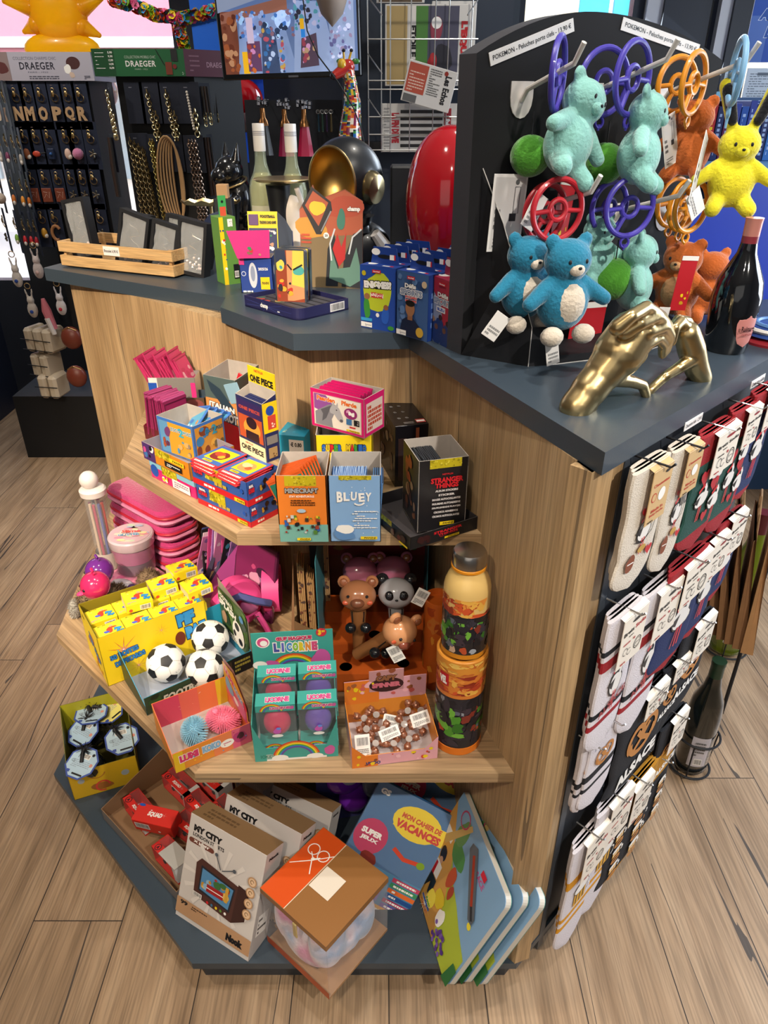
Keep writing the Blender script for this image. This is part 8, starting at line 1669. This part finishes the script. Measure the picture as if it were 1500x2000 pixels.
for px,k_,v,lb in ((88,'fig','b8862a','amber bottle key ring in the fourth row'),(112,'horn','a8744a','curved croissant key ring in the fourth row'),(150,'star','','gilt key ring behind the crate, left one'),(178,'fig','c8a08a','small key ring behind the crate, middle one'),(200,'star','','gilt key ring behind the crate, right one')): charm(px,440,YF,CW,CHt,k_,lb,val=v)
for (px,py,k_,v,lb) in ((4,205,'letter','J','gilt letter J key ring on the left face of the tower'),(16,207,'letter','K','gilt letter K key ring on the left face of the tower'),(6,290,'fig','b8b0a8','silver figure key ring, left face, second row'),(20,292,'fig','7a3a5a','plum figure key ring, left face, second row'),(34,294,'star','','gilt charm key ring, left face, second row'),(46,296,'fig','a8a098','grey charm key ring, left face, second row'),(6,372,'pom','c8b8a8','fluffy white and orange key ring at the left margin'),(32,375,'fig','c8702a','orange fish key ring on the left face'),(50,378,'fig','d88a2a','orange toy key ring on the left face'),(62,380,'fig','b8641c','amber toy key ring on the left face'),(16,448,'star','','gilt chain key ring on the left face'),(38,452,'fig','8ab84a','avocado key ring on the left face'),(54,455,'fig','b8202a','cherry key ring on the left face'),(66,456,'fig','b8202a','second cherry key ring on the left face'),(76,457,'fig','a01a28','third cherry key ring on the left face')): charm(px,py,YF-.02,CW*.55,CHt,k_,lb,rz=-52,val=v)
# lower plush charms and pouches
def hang(px,py,y_,mbf,name,lab,cat,rz=0): P=Y(px,py,y_); t=E(name,lab,cat,tuple(P),rad(rz)); mbf(t); return t
def bunny(col,tie):
    def f(t):
        mb=MB(); m=PL(col); mb.ell((0,0,0),(.022,.015,.035),m,14); mb.ell((0,0,.04),(.016,.014,.016),m,14)
        for s_ in (-1,1): mb.cap((s_*.008,0,.05),(s_*.014,0,.085),.005,.004,m,8)
        soft(mb.build('plush_body',t),.004,3); mb=MB(); mb.ell((0,-.014,-.006),(.008,.005,.008),K(tie),10); mb.build('printed_dot',t); mb=MB(); mb.ring((0,0,.1),.012,.0018,M('b59a6a',.3,1),(0,1,0),14,5); mb.build('clip_ring',t)
    return f
hang(34,545,YF-.05,bunny('c9bfb6','1f3f8a'),'plush_key_ring','white plush key ring with a blue dot at the left edge of the tower','key ring'); hang(64,605,YF-.05,bunny('c0b4a8','1f3f8a'),'plush_key_ring','white plush key ring with orange ears above the beige pouches','key ring'); hang(120,600,YF-.05,bunny('d0c8c8','b02a3a'),'plush_key_ring','white plush rabbit key ring beside the oak panel','key ring'); hang(75,528,YF-.05,bunny('cfc0bc','c8a8a0'),'plush_key_ring','pale fluffy key ring beside the counter end','key ring')
def scarf(t): mb=MB(); mb.tube([(0,0,.08),(.004,0,.03),(.02,0,-.05)],[.008,.02,.016],FB('c8707a'),10); mb.tube([(.006,-.01,.0),(.022,-.012,-.07)],[.014,.01],FB('d8d0cc'),8); mb.build('cloth',t)
hang(92,620,YF-.06,scarf,'scarf_charm','pink and white scarf charm hanging over the pouches','key ring')
def pouch(n_):
    def f(t):
        mb=MB(); 
        for k in range(n_): mb.bb(-.02+k*.05-.0,-.03,-.055,.024+k*.05,.08,.05,M('b8a892',.6),.012)
        mb.build('pouch_body',t); mb=MB(); mb.box(-.03,-.034,-.045,.03+.05*(n_-1),-.031,-.042,BLKM); mb.box(-.03,-.034,.0,.03+.05*(n_-1),-.031,.003,BLKM); mb.build('wire_basket',t)
    return f
hang(62,660,YF-.02,pouch(3),'beige_pouch','group of three beige pouches in the upper wire basket','pouch',-20); hang(75,710,YF-.02,pouch(2),'beige_pouch','pair of beige pouches in the middle wire basket','pouch',-20); hang(88,752,YF-.06,pouch(2),'beige_pouch','pair of beige pouches in the lowest wire basket','pouch',-10)
def purse(t): mb=MB(); mb.ell((0,0,0),(.045,.03,.05),M('6b2f20',.4),20); mb.tube([(-.03,-.01,.035),(0,-.015,.05),(.03,-.01,.035)],.003,M('b59a6a',.3,1),6); mb.build('purse_body',t)
hang(140,660,YF-.05,purse,'round_purse','round rust leather purse hanging beside the oak panel','purse'); hang(150,735,YF-.05,purse,'round_purse','second round rust leather purse below the first','purse')
# ---- chain tower
y2=2.85; 
t=E('chain_tower','black tower of phone chains under a green and maroon header','display',(0,0,0)); zb_=Y(270,149,y2).z; zt_=Y(270,95,y2).z; xa,xb=Y(181,120,y2).x,Y(360,120,y2).x
mb=MB(); gm=M('24603a',.45); mb.box(xa,y2,zb_,xb,y2+.2,zt_,gm); q=Fc(mb,(xa,y2,zb_),(xb-xa,0,0),(0,0,zt_-zb_)); q.r(0,0,.24,1,K('1c4a2c')); q.t('DRAEGER',.52,.46,.33,.22,WHI,.02,spc=1.1); q.t('COLLECTION MOBILE CHIC',.52,.7,.34,.1,K('b8c8b8'),0); q.t('PARIS - 1922',.52,.26,.14,.05,K('b8c8b8'),0)
for k,v in enumerate(('5,90','9,90','12,90','14,90','16,90')): q.t(v,.2,.86-k*.14,.05,.09,WHI,.03); q.lines(.03,.84-k*.14,.13,.87-k*.14,1,WHI,k,.8)
q.r(.86,.55,.93,.98,K('2a2a2c')); q.ln([(.7,.98),(.78,.4)],.008,BLK); q.r(.79,.06,.86,.52,K('7a3a2a')); q.c(.89,.36,.022,K('7a2a2a')); q.blobs(.95,.05,.985,.3,3,[K('b8c8b8')],.01,3)
mm=M('5a1f34',.45); mb.add([(xb,y2,zb_),(xb+.16,y2+.18,zb_),(xb+.16,y2+.18,zt_),(xb,y2,zt_)],[(0,1,2,3)],mm); mb.add([(xb,y2,zb_),(xb,y2+.2,zb_),(xb+.16,y2+.18,zb_)],[(0,2,1)],mm); q=Fc(mb,(xb,y2,zb_),(.16,.18,0),(0,0,zt_-zb_)); q.t('DRAEGER',.55,.45,.36,.2,K('b88a98'),.02); q.lines(.08,.2,.25,.9,4,K('9a6a78'),3,.3); mb.build('header_sign',t,smooth=False)
mb=MB(); xl,xr=Y(222,160,y2).x,Y(376,160,y2).x; mb.box(xl,y2+.03,0,xr,y2+.25,.5,bkm); mb.box(xl,y2+.03,.5,xr,y2+.25,zb_,bkm); mb.add([(xr,y2+.03,.5),(xr+.13,y2+.2,.5),(xr+.13,y2+.2,zb_),(xr,y2+.03,zb_)],[(0,1,2,3)],bkm); mb.build('tower_body',t,smooth=False)
def chaincard(px,py,w_,h_,kind,lab,y_=y2+.01,rz=0):
    P=Y(px,py,y_); t=E('phone_chain',lab,'chain',mat=T(*P)@R4('Z',rz),group='chains and straps on the second tower'); mb=MB(); mb.bb(-w_/2,0,-h_,w_/2,.0015,0,M('1a1f2e',.5),.0004); q=Fc(mb,(-w_/2,0,-h_),(w_,0,0),(0,0,h_)); q.lines(.25,.86,.75,.9,1,K('7a7a86'),3); mb.build('card',t,smooth=False)
    mb=MB()
    def links(x0,x1,z0,z1,n_,r_,m,th=.0016):
        for i in range(n_): f_=i/(n_-1); mb.ring((x0+(x1-x0)*f_,-.008,z0+(z1-z0)*f_),r_,th,m,(0,1,0) if i%2 else (.9,.4,0),10,4,1,1.35)
    if kind=='chain_s': links(-.008,.004,-.03,-h_*1.35,13,.0075,M('c9b98a',.25,1)); links(.012,.014,-h_*.75,-h_*1.35,7,.0075,M('c9b98a',.25,1))
    if kind=='pearl':
        for i in range(14): mb.ell((-.006+i*.0008,-.008,-.03-i*.0085),.0048,M('d8d0c4',.2,coat=.6),10)
        links(.014,.014,-h_*.7,-h_*1.25,6,.008,M('c9b98a',.25,1))
    if kind=='chain_l':
        for k in range(4): links(-.026+k*.013,-.02+k*.017,-.02-.01*k,-.30+.006*k,26,.0075,M('a99a72',.25,1))
    if kind=='chain_t':
        for k in range(2): links(-.014+k*.009,-.002+k*.013,-.02,-.30,32,.006,M('c8b870',.25,1))
    if kind=='chain_r':
        for k in range(3): links(-.014+k*.011,-.006+k*.013,-.02,-.29,26,.0066,M('9a8474',.3,1))
    if kind=='rope':
        for k in range(6):
            a_=.012+.0065*k; mb.tube([(-a_*.6+(.3*a_)*math.cos(u)*1.0+(a_*.7)*math.cos(u)+.012,-.008-.002*k,-.15+(.125+.004*k)*math.sin(u)+(.0)) for u in [2*PI*i/26 for i in range(26)]],.0036,M('a8845a',.6),6,True)
    if kind=='strap':
        for k in range(3): mb.tube([(-.01+k*.01,-.006,-.01),(-.012+k*.012,-.01,-.1),(-.008+k*.012,-.01,-.2)],.005,M(['2a1a14','3a241a','1a1616'][k],.6),6)
    if kind=='short':
        for k in range(3): mb.tube([(-.01+k*.01,-.006,-.01),(-.012+k*.012,-.01,-.09)],.0045,M(['2a2420','3a2c24','1f1c1c'][k],.6),6)
        links(-.01,-.01,-.095,-.125,4,.006,M('c9b98a',.25,1)); links(.01,.012,-.095,-.12,4,.006,M('c9b98a',.25,1))
    if mb.v: mb.build('chain',t)
chaincard(258,160,.062,.125,'none','plain dark card without chain at the left of the second tower'); chaincard(290,160,.07,.125,'chain_s','gilt link chain on a dark card, upper row left'); chaincard(327,160,.07,.125,'chain_s','gilt double chain on a dark card, upper row middle'); chaincard(367,160,.07,.125,'pearl','pearl chain on a dark card, upper row right')
chaincard(268,260,.07,.12,'chain_l','wide bundle of gilt chains, lower row left'); chaincard(300,262,.06,.12,'chain_t','fine pale gilt chain, lower row next to the rope'); chaincard(333,262,.075,.12,'rope','looped beige cord on a dark card'); chaincard(376,264,.07,.12,'chain_r','rose brown link chain, lower row right')
for i,px in enumerate((396,410,422)): chaincard(px,162+i*2,.05,.1,'short',['dark leather wrist strap on the right face, first','dark leather wrist strap on the right face, second','dark leather wrist strap on the right face, third'][i],y2+.05+.05*i,45)
for i,px in enumerate((402,418,434)): chaincard(px,262+i*2,.05,.12,'strap',['long brown strap on the right face, first','long brown strap on the right face, second','long brown strap on the right face, third'][i],y2+.05+.05*i,45)
chaincard(216,262,.04,.12,'strap','navy strap on the left edge of the second tower',y2,-50); chaincard(212,162,.04,.12,'chain_s','red and gilt chain on the left edge of the second tower',y2,-50)
# ---- sun balloon, garland, balloons
Ps_=Y(112,22,3.55); ym=M('ffcc18',.3,coat=.4); nt2=ym.node_tree; tb=nt2.nodes.new('ShaderNodeBsdfTranslucent'); tb.inputs[0].default_value=lin('ffd820'); mxs=nt2.nodes.new('ShaderNodeMixShader'); mxs.inputs[0].default_value=.6
nt2.links.new(nt2.nodes['Principled BSDF'].outputs[0],mxs.inputs[1]); nt2.links.new(tb.outputs[0],mxs.inputs[2]); nt2.links.new(mxs.outputs[0],nt2.nodes['Material Output'].inputs[0])
t=E('sun_balloon','inflated yellow foil sun hanging in the left window','balloon',tuple(Ps_)); k=mpp(Ps_)
mb=MB(); mb.ell((0,0,0),(58*k,26*k,56*k),ym,30); mb.ell((-4*k,0,-62*k),(76*k,20*k,30*k),ym,24); mb.build('sun_body',t)
for (dx,dz,L_,an) in ((-62,6,70,165),(66,8,48,28),(58,-34,30,-18),(-60,-30,22,195),(-20,60,50,110),(30,60,50,70)):
    mb=MB(); a_=rad(an); mb.cap((dx*k*.75,0,dz*k*.75),((dx+L_*math.cos(a_)*.55)*k,0,(dz+L_*math.sin(a_)*.55)*k),17*k,5*k,ym,14); mb.build('ray',t)
mb=MB(); mb.tube([(0,0,50*k),(0,0,300*k)],.0015,WHITE,4); mb.build('cord',t)
R=random.Random(6); gpx=[(222,0),(250,8),(280,18),(305,30),(335,32),(352,38),(350,60),(358,80),(362,98)]; gpx2=[(352,38),(385,30),(415,22),(440,14)]
mb=MB()
for path in (gpx,gpx2):
    for (a_,b_) in zip(path[:-1],path[1:]):
        for s_ in range(7):
            f_=s_/7; P=Y(a_[0]+(b_[0]-a_[0])*f_,a_[1]+(b_[1]-a_[1])*f_,3.3)
            for q_ in range(5):
                v=V((R.gauss(0,1),R.gauss(0,1),R.gauss(0,1))).normalized(); c=P+v*.012; m=K(['d8307a','e8c81e','3a9ad8','d85a1c','7ab82c','e86a9a','d8481c','4ab8c8'][(s_+int(a_[0]))%8]); e1_=v.orthogonal().normalized(); e2_=v.cross(e1_)
                mb.add([c]+[c+v*.008+(e1_*math.cos(u)+e2_*math.sin(u))*.016 for u in [2*PI*i/6 for i in range(6)]],[(0,1+i,1+(i+1)%6) for i in range(6)],m)
S(mb,'flower_garland','colourful paper flower garland hanging in the left window','garland')
def balloon(px,py,y_,rpx,col,lab,sz=1.12,alpha=1,col2=None):
    P=Y(px,py,y_); r=rpx*mpp(P); t=E('balloon',lab,'balloon',tuple(P)); mb=MB(); mb.ell((0,0,0),(r,r*.8,r*sz),M(col,.12,alpha=alpha,coat=1),28); mb.cyl((0,0,-r*sz*1.06),(0,0,-r*sz*.97),r*.09,M(col,.2),r*.03); mb.build('balloon_body',t)
    if col2: mb=MB(); mb.ell((0,r*.1,-r*.5),(r*1.02,r*.75,r*.75),M(col2,.15,.2,coat=1),24); mb.build('lower_half',t)
    mb=MB(); mb.tube([(0,0,-r*sz),(0.01,0,-r*sz-.3)],.001,WHITE,4); mb.build('string',t)
balloon(196,212,4.6,13,'2a9ad8','light blue balloon outside between the two towers'); balloon(208,178,4.8,22,'7a3a2a','brown striped balloon outside above the blue one',1.3); balloon(468,195,3.2,46,'b8101c','shiny red and silver balloon below the screen',.85,1,'a88a92'); 
P=Y(460,185,3.55); mb=MB(); mb.box(-.14,0,-.26,.12,.005,.1,M('0a4fd0',.5)); S(mb,'blue_banner','bright blue banner below the screen','banner',tuple(P))
P=Y(405,50,3.3); mb=MB(); mb.box(-.06,0,-.14,.06,.004,.3,M('0a62d8',.5)); S(mb,'blue_banner','bright blue banner at the left edge of the screen','banner',tuple(P))
# ---- screen
A_=Y(436,157,2.5); B_=Y(706,150,2.45); tw=(B_-A_).length; Mtv=T(*A_)@Matrix.Rotation(math.atan2(B_.y-A_.y,B_.x-A_.x),4,'Z')@R4('Y',-1.4)
t=E('wall_screen','flat screen showing a shop picture, hanging above the back shelf','screen',mat=Mtv); th=.27
mb=MB(); mb.bb(0,0,0,tw,.03,th,M('08090c',.3),.003); mb.build('screen_case',t)
mb=MB(); q=Fc(mb,(.012,-.0005,.014),(tw-.02,0,0),(0,0,th-.024)); 
def EM(h): return M(h,.4,emit=.75)
q.fill(EM('5a6f98')); q.r(0,.0,.12,.62,EM('6a3a2a')); q.p([(.0,.6),(.5,.74),(.5,.62),(.0,.5)],EM('8a5a4a')); q.p([(.1,0),(.14,.55),(.45,.6),(.55,0)],EM('7a8fb8')); q.p([(.52,0),(.56,.7),(.75,.68),(.86,0)],EM('8a9cc0')); q.p([(.28,.0),(.3,.5),(.4,.4),(.42,0)],EM('3a4a6a')); q.p([(.82,.05),(.78,.75),(.98,.78),(.98,.1)],EM('8a9ab8')); q.c(.46,.52,.06,EM('b0cdf8'))
q.blobs(.0,.02,.12,.6,26,[EM('8a4a2a'),EM('5a2a1c'),EM('a87a5a')],.03,4); q.blobs(.3,.0,.46,.45,40,[EM('a8b8d8'),EM('2a3a5a'),EM('b8944a'),EM('a84a5a'),EM('3a6aa0')],.02,5); q.blobs(.12,.35,.55,.62,60,[EM('3a6ab0'),EM('8aa0d0'),EM('22304a'),EM('9ac0e8'),EM('7a5a6a')],.02,6); q.blobs(.55,.4,.76,.72,40,[EM('3a5a8a'),EM('2a2a3a'),EM('a8a8c8'),EM('4a8a9a')],.02,7); q.blobs(.8,.1,.97,.75,60,[EM('a0a8d0'),EM('5a5a8a'),EM('8a7a9a'),EM('c0c8e8')],.018,8)
q.r(.15,0,.2,.22,EM('d8a41c')); q.r(.19,.02,.29,.32,EM('5a3a5a')); q.blobs(.19,.0,.29,.3,16,[EM('b8602a'),EM('b87aa8'),EM('8a3a3a')],.02,9); q.p([(.58,.04),(.6,.33),(.71,.38),(.72,.06)],EM('4a3a4a')); q.blobs(.6,.06,.7,.34,14,[EM('c08ab0'),EM('8a3a4a'),EM('a8886a')],.02,10); q.r(.595,.42,.625,.52,EM('d8a41c')); q.r(.6,.34,.63,.42,EM('2a7ac8')); q.p([(0,.6),(.66,.86),(.66,1),(0,1)],EM('7a86a0')); q.r(.2,.3,.25,.55,EM('b8a8c0'))
mb.build('screen_picture',t,smooth=False)
mb=MB(); mb.box(tw*.48,-.002,.002,tw*.55,-.0005,.007,M('6a6a70',.4)); mb.build('maker_plate',t); mb=MB(); mb.box(tw*.45,.03,th*.6,tw*.55,.06,2.75-A_.z,BLKM); mb.build('ceiling_bracket',t)
mb=MB(); mb.tube([Y(*p_,2.2) for p_ in ((592,0),(600,60),(622,110),(660,160),(690,210),(705,250),(712,285))]+[V((Y(712,285,2.2).x+.02,2.25,ZT))],.0018,BLKM,6); S(mb,'hanging_cable','thin black cable hanging in front of the screen down to the counter','cable')
mb=MB(); mb.lathe([(0,-.05),(.03,-.02),(.045,.02),(.05,.08)],M('a89a90',.6),14); P=Y(648,10,2.4); S(mb,'camera_housing','beige ceiling camera housing just above the screen','camera',tuple(P))
# ---- pink stoppers and small openers on the dark wall
for i,(px,py,c_,lb) in enumerate(((515,250,'17181c','black bottle stopper with crystal top, left of the three'),(557,252,'a81f52','dark pink bottle stopper with crystal top, in the middle'),(595,252,'d8245a','bright pink bottle stopper with crystal top, right one'))):
    P=Y(px,py,2.6); k=mpp(P); t=E('bottle_stopper',lb,'bottle stopper',tuple(P),group='stoppers hanging on the dark wall')
    mb=MB(); mb.lathe([(16*k,-48*k),(15*k,-40*k),(9*k,0),(8*k,8*k),(0,9*k)],M(c_,.3,coat=.4),6,sy=.5); mb.build('handle',t); mb=MB(); mb.lathe([(11*k,4*k),(9*k,12*k),(5*k,18*k),(5*k,34*k),(0,34*k)],M('a8764a',.25,1),14); mb.build('copper_neck',t); mb=MB()
    R=random.Random(i)
    for q_ in range(8): mb.ell((R.uniform(-12,12)*k,R.uniform(-4,4)*k,(40+R.uniform(-4,10))*k),(5*k,4*k,5*k),M('8a8a90',.15,1),6)
    mb.build('crystal_top',t); mb=MB(); mb.tube([(0,.0,44*k),(0,.06,48*k),(0,2.75-2.6,48*k)],.0015,STEEL,5); mb.build('peg',t)
for i,px in enumerate((622,630,638,647)):
    P=Y(px,240,2.62); k=mpp(P); mb=MB(); mb.cap((0,0,-14*k),(0,0,14*k),2.6*k,1.6*k,M(['4a6a7a','5a7a6a','5a4a6a','8a7a5a'][i],.2,.8),8); mb.ring((0,0,19*k),3.5*k,1*k,STEEL,(0,1,0),10,4); mb.tube([(0,0,20*k),(0,.13,22*k)],.001,STEEL,4)
    S(mb,'small_opener',['first','second','third','fourth'][i]+' of four tiny metallic openers right of the stoppers','opener',tuple(P),group='tiny openers on the dark wall')
# ---- newspaper rack
yn=2.5
t=E('newspaper_rack','chrome wire wall rack holding newspapers','rack',(0,0,0)); mb=MB()
x0,x1=Y(720,200,yn).x,Y(925,200,yn).x
for py in (0,78,158,175,228,262,292): z=Y(800,py,yn).z; mb.cyl((x0,yn-.03,z),(x1,yn-.03,z),.002,STEEL,n=6)
for px in (720,745,762,800,845,870,912): x=Y(px,200,yn).x; mb.cyl((x,yn-.03,Y(800,296,yn).z),(x,yn-.03,1.9),.0018,STEEL,n=6)
for py in (20,130,215): z=Y(800,py,yn).z; mb.cyl((x0,yn-.03,z+.03),(x0+.04,yn-.1,z-.02),.0018,STEEL,n=6); mb.cyl((x1,yn-.03,z+.03),(x1-.04,yn-.1,z-.02),.0018,STEEL,n=6)
mb.build('wire_frame',t)
def paper(pxs,y_,lab,draw,th=.008,rot=0):
    (ax,ay),(bx,by)=pxs; A_=Y(ax,by,y_); B_=Y(bx,ay,y_); w_,h_=B_.x-A_.x,B_.z-A_.z; mb=MB(); mb.bb(0,0,0,w_,th,h_,K('c9c6c2'),.001); q=Fc(mb,(0,0,0),(w_,0,0),(0,0,h_)); draw(q); S(mb,'newspaper',lab,'newspaper',mat=T(*A_)@R4('Y',rot),smooth=False,group='newspapers in the wire rack')
def d1(q): q.r(.02,.02,.26,.98,K('a89060')); q.r(.28,.02,.36,.98,K('d8d4d0')); q.r(.36,.02,.5,.98,K('4a7a3a')); q.r(.5,.02,.86,.98,K('4a4a5c')); q.t('ETOILE F.',.33,.5,.5,.07,BLK,.06,ang=-PI/2); q.blob(.6,.72,.08,.14,K('8a3a4a'),3); q.blob(.7,.35,.1,.2,K('2a2a34'),4); q.blob(.56,.3,.05,.1,K('a82a30'),5); q.c(.6,.78,.06,WHI); q.t("L'EQUIPE",.92,.5,.6,.09,K('b82a30'),.08,ang=-PI/2)
paper(((752,8),(922,168)),yn,"newspaper with a green football photo and big sideways red title, top of the rack",d1)
def d2(q): q.r(.03,.25,.42,.95,K('a84a38')); q.lines(.06,.3,.38,.8,7,K('d8b8a8'),3,.4); q.lines(.46,.3,.7,.95,12,K('5a5a5a'),4,.5); q.t('Les Echos',.84,.5,.7,.13,BLK,.04,ang=-PI/2); q.r(.03,.02,.3,.2,K('5a5a5a')); q.c(.78,.9,.04,K('8a2a20'))
paper(((782,112),(882,195)),yn-.07,'pale newspaper with a red box, tilted in front of the others',d2,.006,14)
def d3(q): 
    q.r(.1,.0,.96,1,K('c9c6c2'))
    for k in range(6): q.r(.22,.1+k*.14,.72,.17+k*.14,K('2a2a2c'))
    q.t('LA FIN DE VIE',.16,.5,.62,.09,K('b0303a'),.07,ang=-PI/2); q.r(.74,.1,.82,.9,K('9a2a34')); q.t('Libération',.78,.5,.5,.06,WHI,.05,ang=-PI/2); q.star(.78,.82,.04,K('b0303a'),4,.015); q.lines(.02,.05,.09,.95,14,K('8a8a8a'),3,.4)
paper(((746,202),(912,297)),yn-.02,'newspaper with broad black bars and sideways red words, bottom of the rack',d3)
def d4(q): q.r(.05,.05,.95,.95,K('5a4a3a')); q.blobs(.1,.1,.9,.9,8,[K('7a6a4a'),K('3a3028')],.14,3)
paper(((735,-40),(830,6)),yn+.02,'dark magazine cut by the top of the picture',d4); 
def d5(q): q.t('LE HAVRE',.6,.5,.6,.1,K('b82a30'),.06,ang=-PI/2); q.blobs(.05,.05,.4,.9,6,[K('3a3a4a'),K('8a7a6a')],.1,3)
paper(((840,2),(932,150)),yn+.04,'newspaper with sideways red letters behind the green one',d5)
# ---- right side: notices, sign, books
yr=2.9
def flat(pxs,y_,name,lab,cat,col,draw,th=.004,rz=0): 
    (ax,ay),(bx,by)=pxs; A_=Y(ax,by,y_); B_=Y(bx,ay,y_); w_,h_=B_.x-A_.x,B_.z-A_.z; mb=MB(); mb.bb(0,0,0,w_,th,h_,M(col,.45),.0005); q=Fc(mb,(0,0,0),(w_,0,0),(0,0,h_)); draw(q); S(mb,name,lab,cat,mat=T(*A_)@R4('Z',rz),smooth=False)
def s1(q): q.r(.0,.0,.3,.7,K('4a6ab0')); q.t('AMERICAN',.6,.72,.96,.17,K('1a4a9a'),.06,shear=.2,out=K('c8d4e8'),ob=.04); q.t('EXPRESS',.66,.46,.8,.17,K('1a4a9a'),.06,shear=.2,out=K('c8d4e8'),ob=.04)
flat(((1450,-10),(1600,122)),yr,'payment_sign','blue payment card sign with slanted white letters at the top right','sign','1446a0',s1)
def s2(q): q.lines(.08,.1,.92,.9,12,K('5a6470'),3,.3); q.r(.3,.8,.7,.88,K('5a6470'))
flat(((1408,138),(1440,190)),yr,'notice','narrow printed notice behind the pale blue clip','notice','b9c8d4',s2); flat(((1446,133),(1530,205)),yr-.01,'notice','wide printed notice under the payment sign','notice','c4ced8',s2); flat(((1480,215),(1560,330)),yr-.02,'notice','printed notice below the wide one at the right margin','notice','b4c0cc',s2)
mb=MB(); z_=Y(1400,190,2.6).z; z2_=Y(1400,330,2.6).z; xx=Y(1378,200,2.6).x
mb.box(xx,2.55,z_-.2,xx+.75,2.85,z_-.18,K('5a8ab8')); mb.box(xx,2.85,.0,xx+.75,2.87,z_+.0,M('3a5a86',.5)); mb.box(xx,2.55,z_-.6,xx+.75,2.85,z_-.58,K('5a8ab8')); mb.box(xx,2.55,z_+.0,xx+.08,2.87,z_+.015,K('7ab0d0')); mb.box(xx-.02,2.6,0,xx,2.87,z_,M('2a3a5a',.5)); mb.box(xx+.73,2.55,0,xx+.75,2.87,z_,M('2a3a5a',.5)); S(mb,'book_rack','light blue book rack at the right margin behind the stand','rack',smooth=False)
bc=['a8202a','a8202a','1c2a5a','5a1a4a','2a3a8a','1f4a9a','2a3a8a','24569a','1c2a5a','2f6ab0']
for i in range(14):
    hh_=.17-.008*(i%3); mb=MB(); mb.bb(0,0,0,.022,.13,hh_,K(bc[i%10]),.001); q=Fc(mb,(0,0,0),(.022,0,0),(0,0,hh_)); q.t('6 ans' if i<2 else 'CP 6/7',.5,.45,.6,.5,YEL if i<2 else K('a8c0e8'),.03,ang=PI/2) if False else q.lines(.3,.1,.7,.9,9,YEL if i<2 else K('a8c0e8'),i,.6)
    S(mb,'exercise_book',['red spined book, first on the upper shelf of the blue rack','red spined book, second on the upper shelf of the blue rack'][i] if i<2 else 'blue spined exercise book on the upper shelf of the rack','book',(xx+.005+i*.0245,2.62,z_-.179),group=None if i<2 else 'blue books on the upper rack shelf')
for i in range(16):
    hh_=.3+.02*(i%3); mb=MB(); mb.bb(0,0,0,.02,.14,hh_,K(['3a7ab8','2a62a8','4a8ac8','c8c8cc','8a3a4a','5aa0d0'][i%6]),.001); q=Fc(mb,(0,0,0),(.02,0,0),(0,0,hh_)); q.lines(.3,.1,.7,.9,12,WHI,i,.6)
    S(mb,'exercise_book','pale blue spined exercise book on the lower shelf of the rack','book',(xx+.1+i*.0225,2.6,z_-.579),group='blue books on the lower rack shelf')
# hanging key holder strip near the column
mb=MB(); mb.bb(0,0,0,.03,.004,.045,K('d0a8a8'),.001); P=Y(975,64,2.7); S(mb,'paper_note','small pink note on the dark column beside the stand','note',tuple(P))
mb=MB(); mb.box(0,0,0,.13,.14,2.75,M('26303c',.5)); P=Y(935,60,2.75); mb2=mb; o_=struct(mb,'trim_6'); o_.location=(P.x,2.78,0)
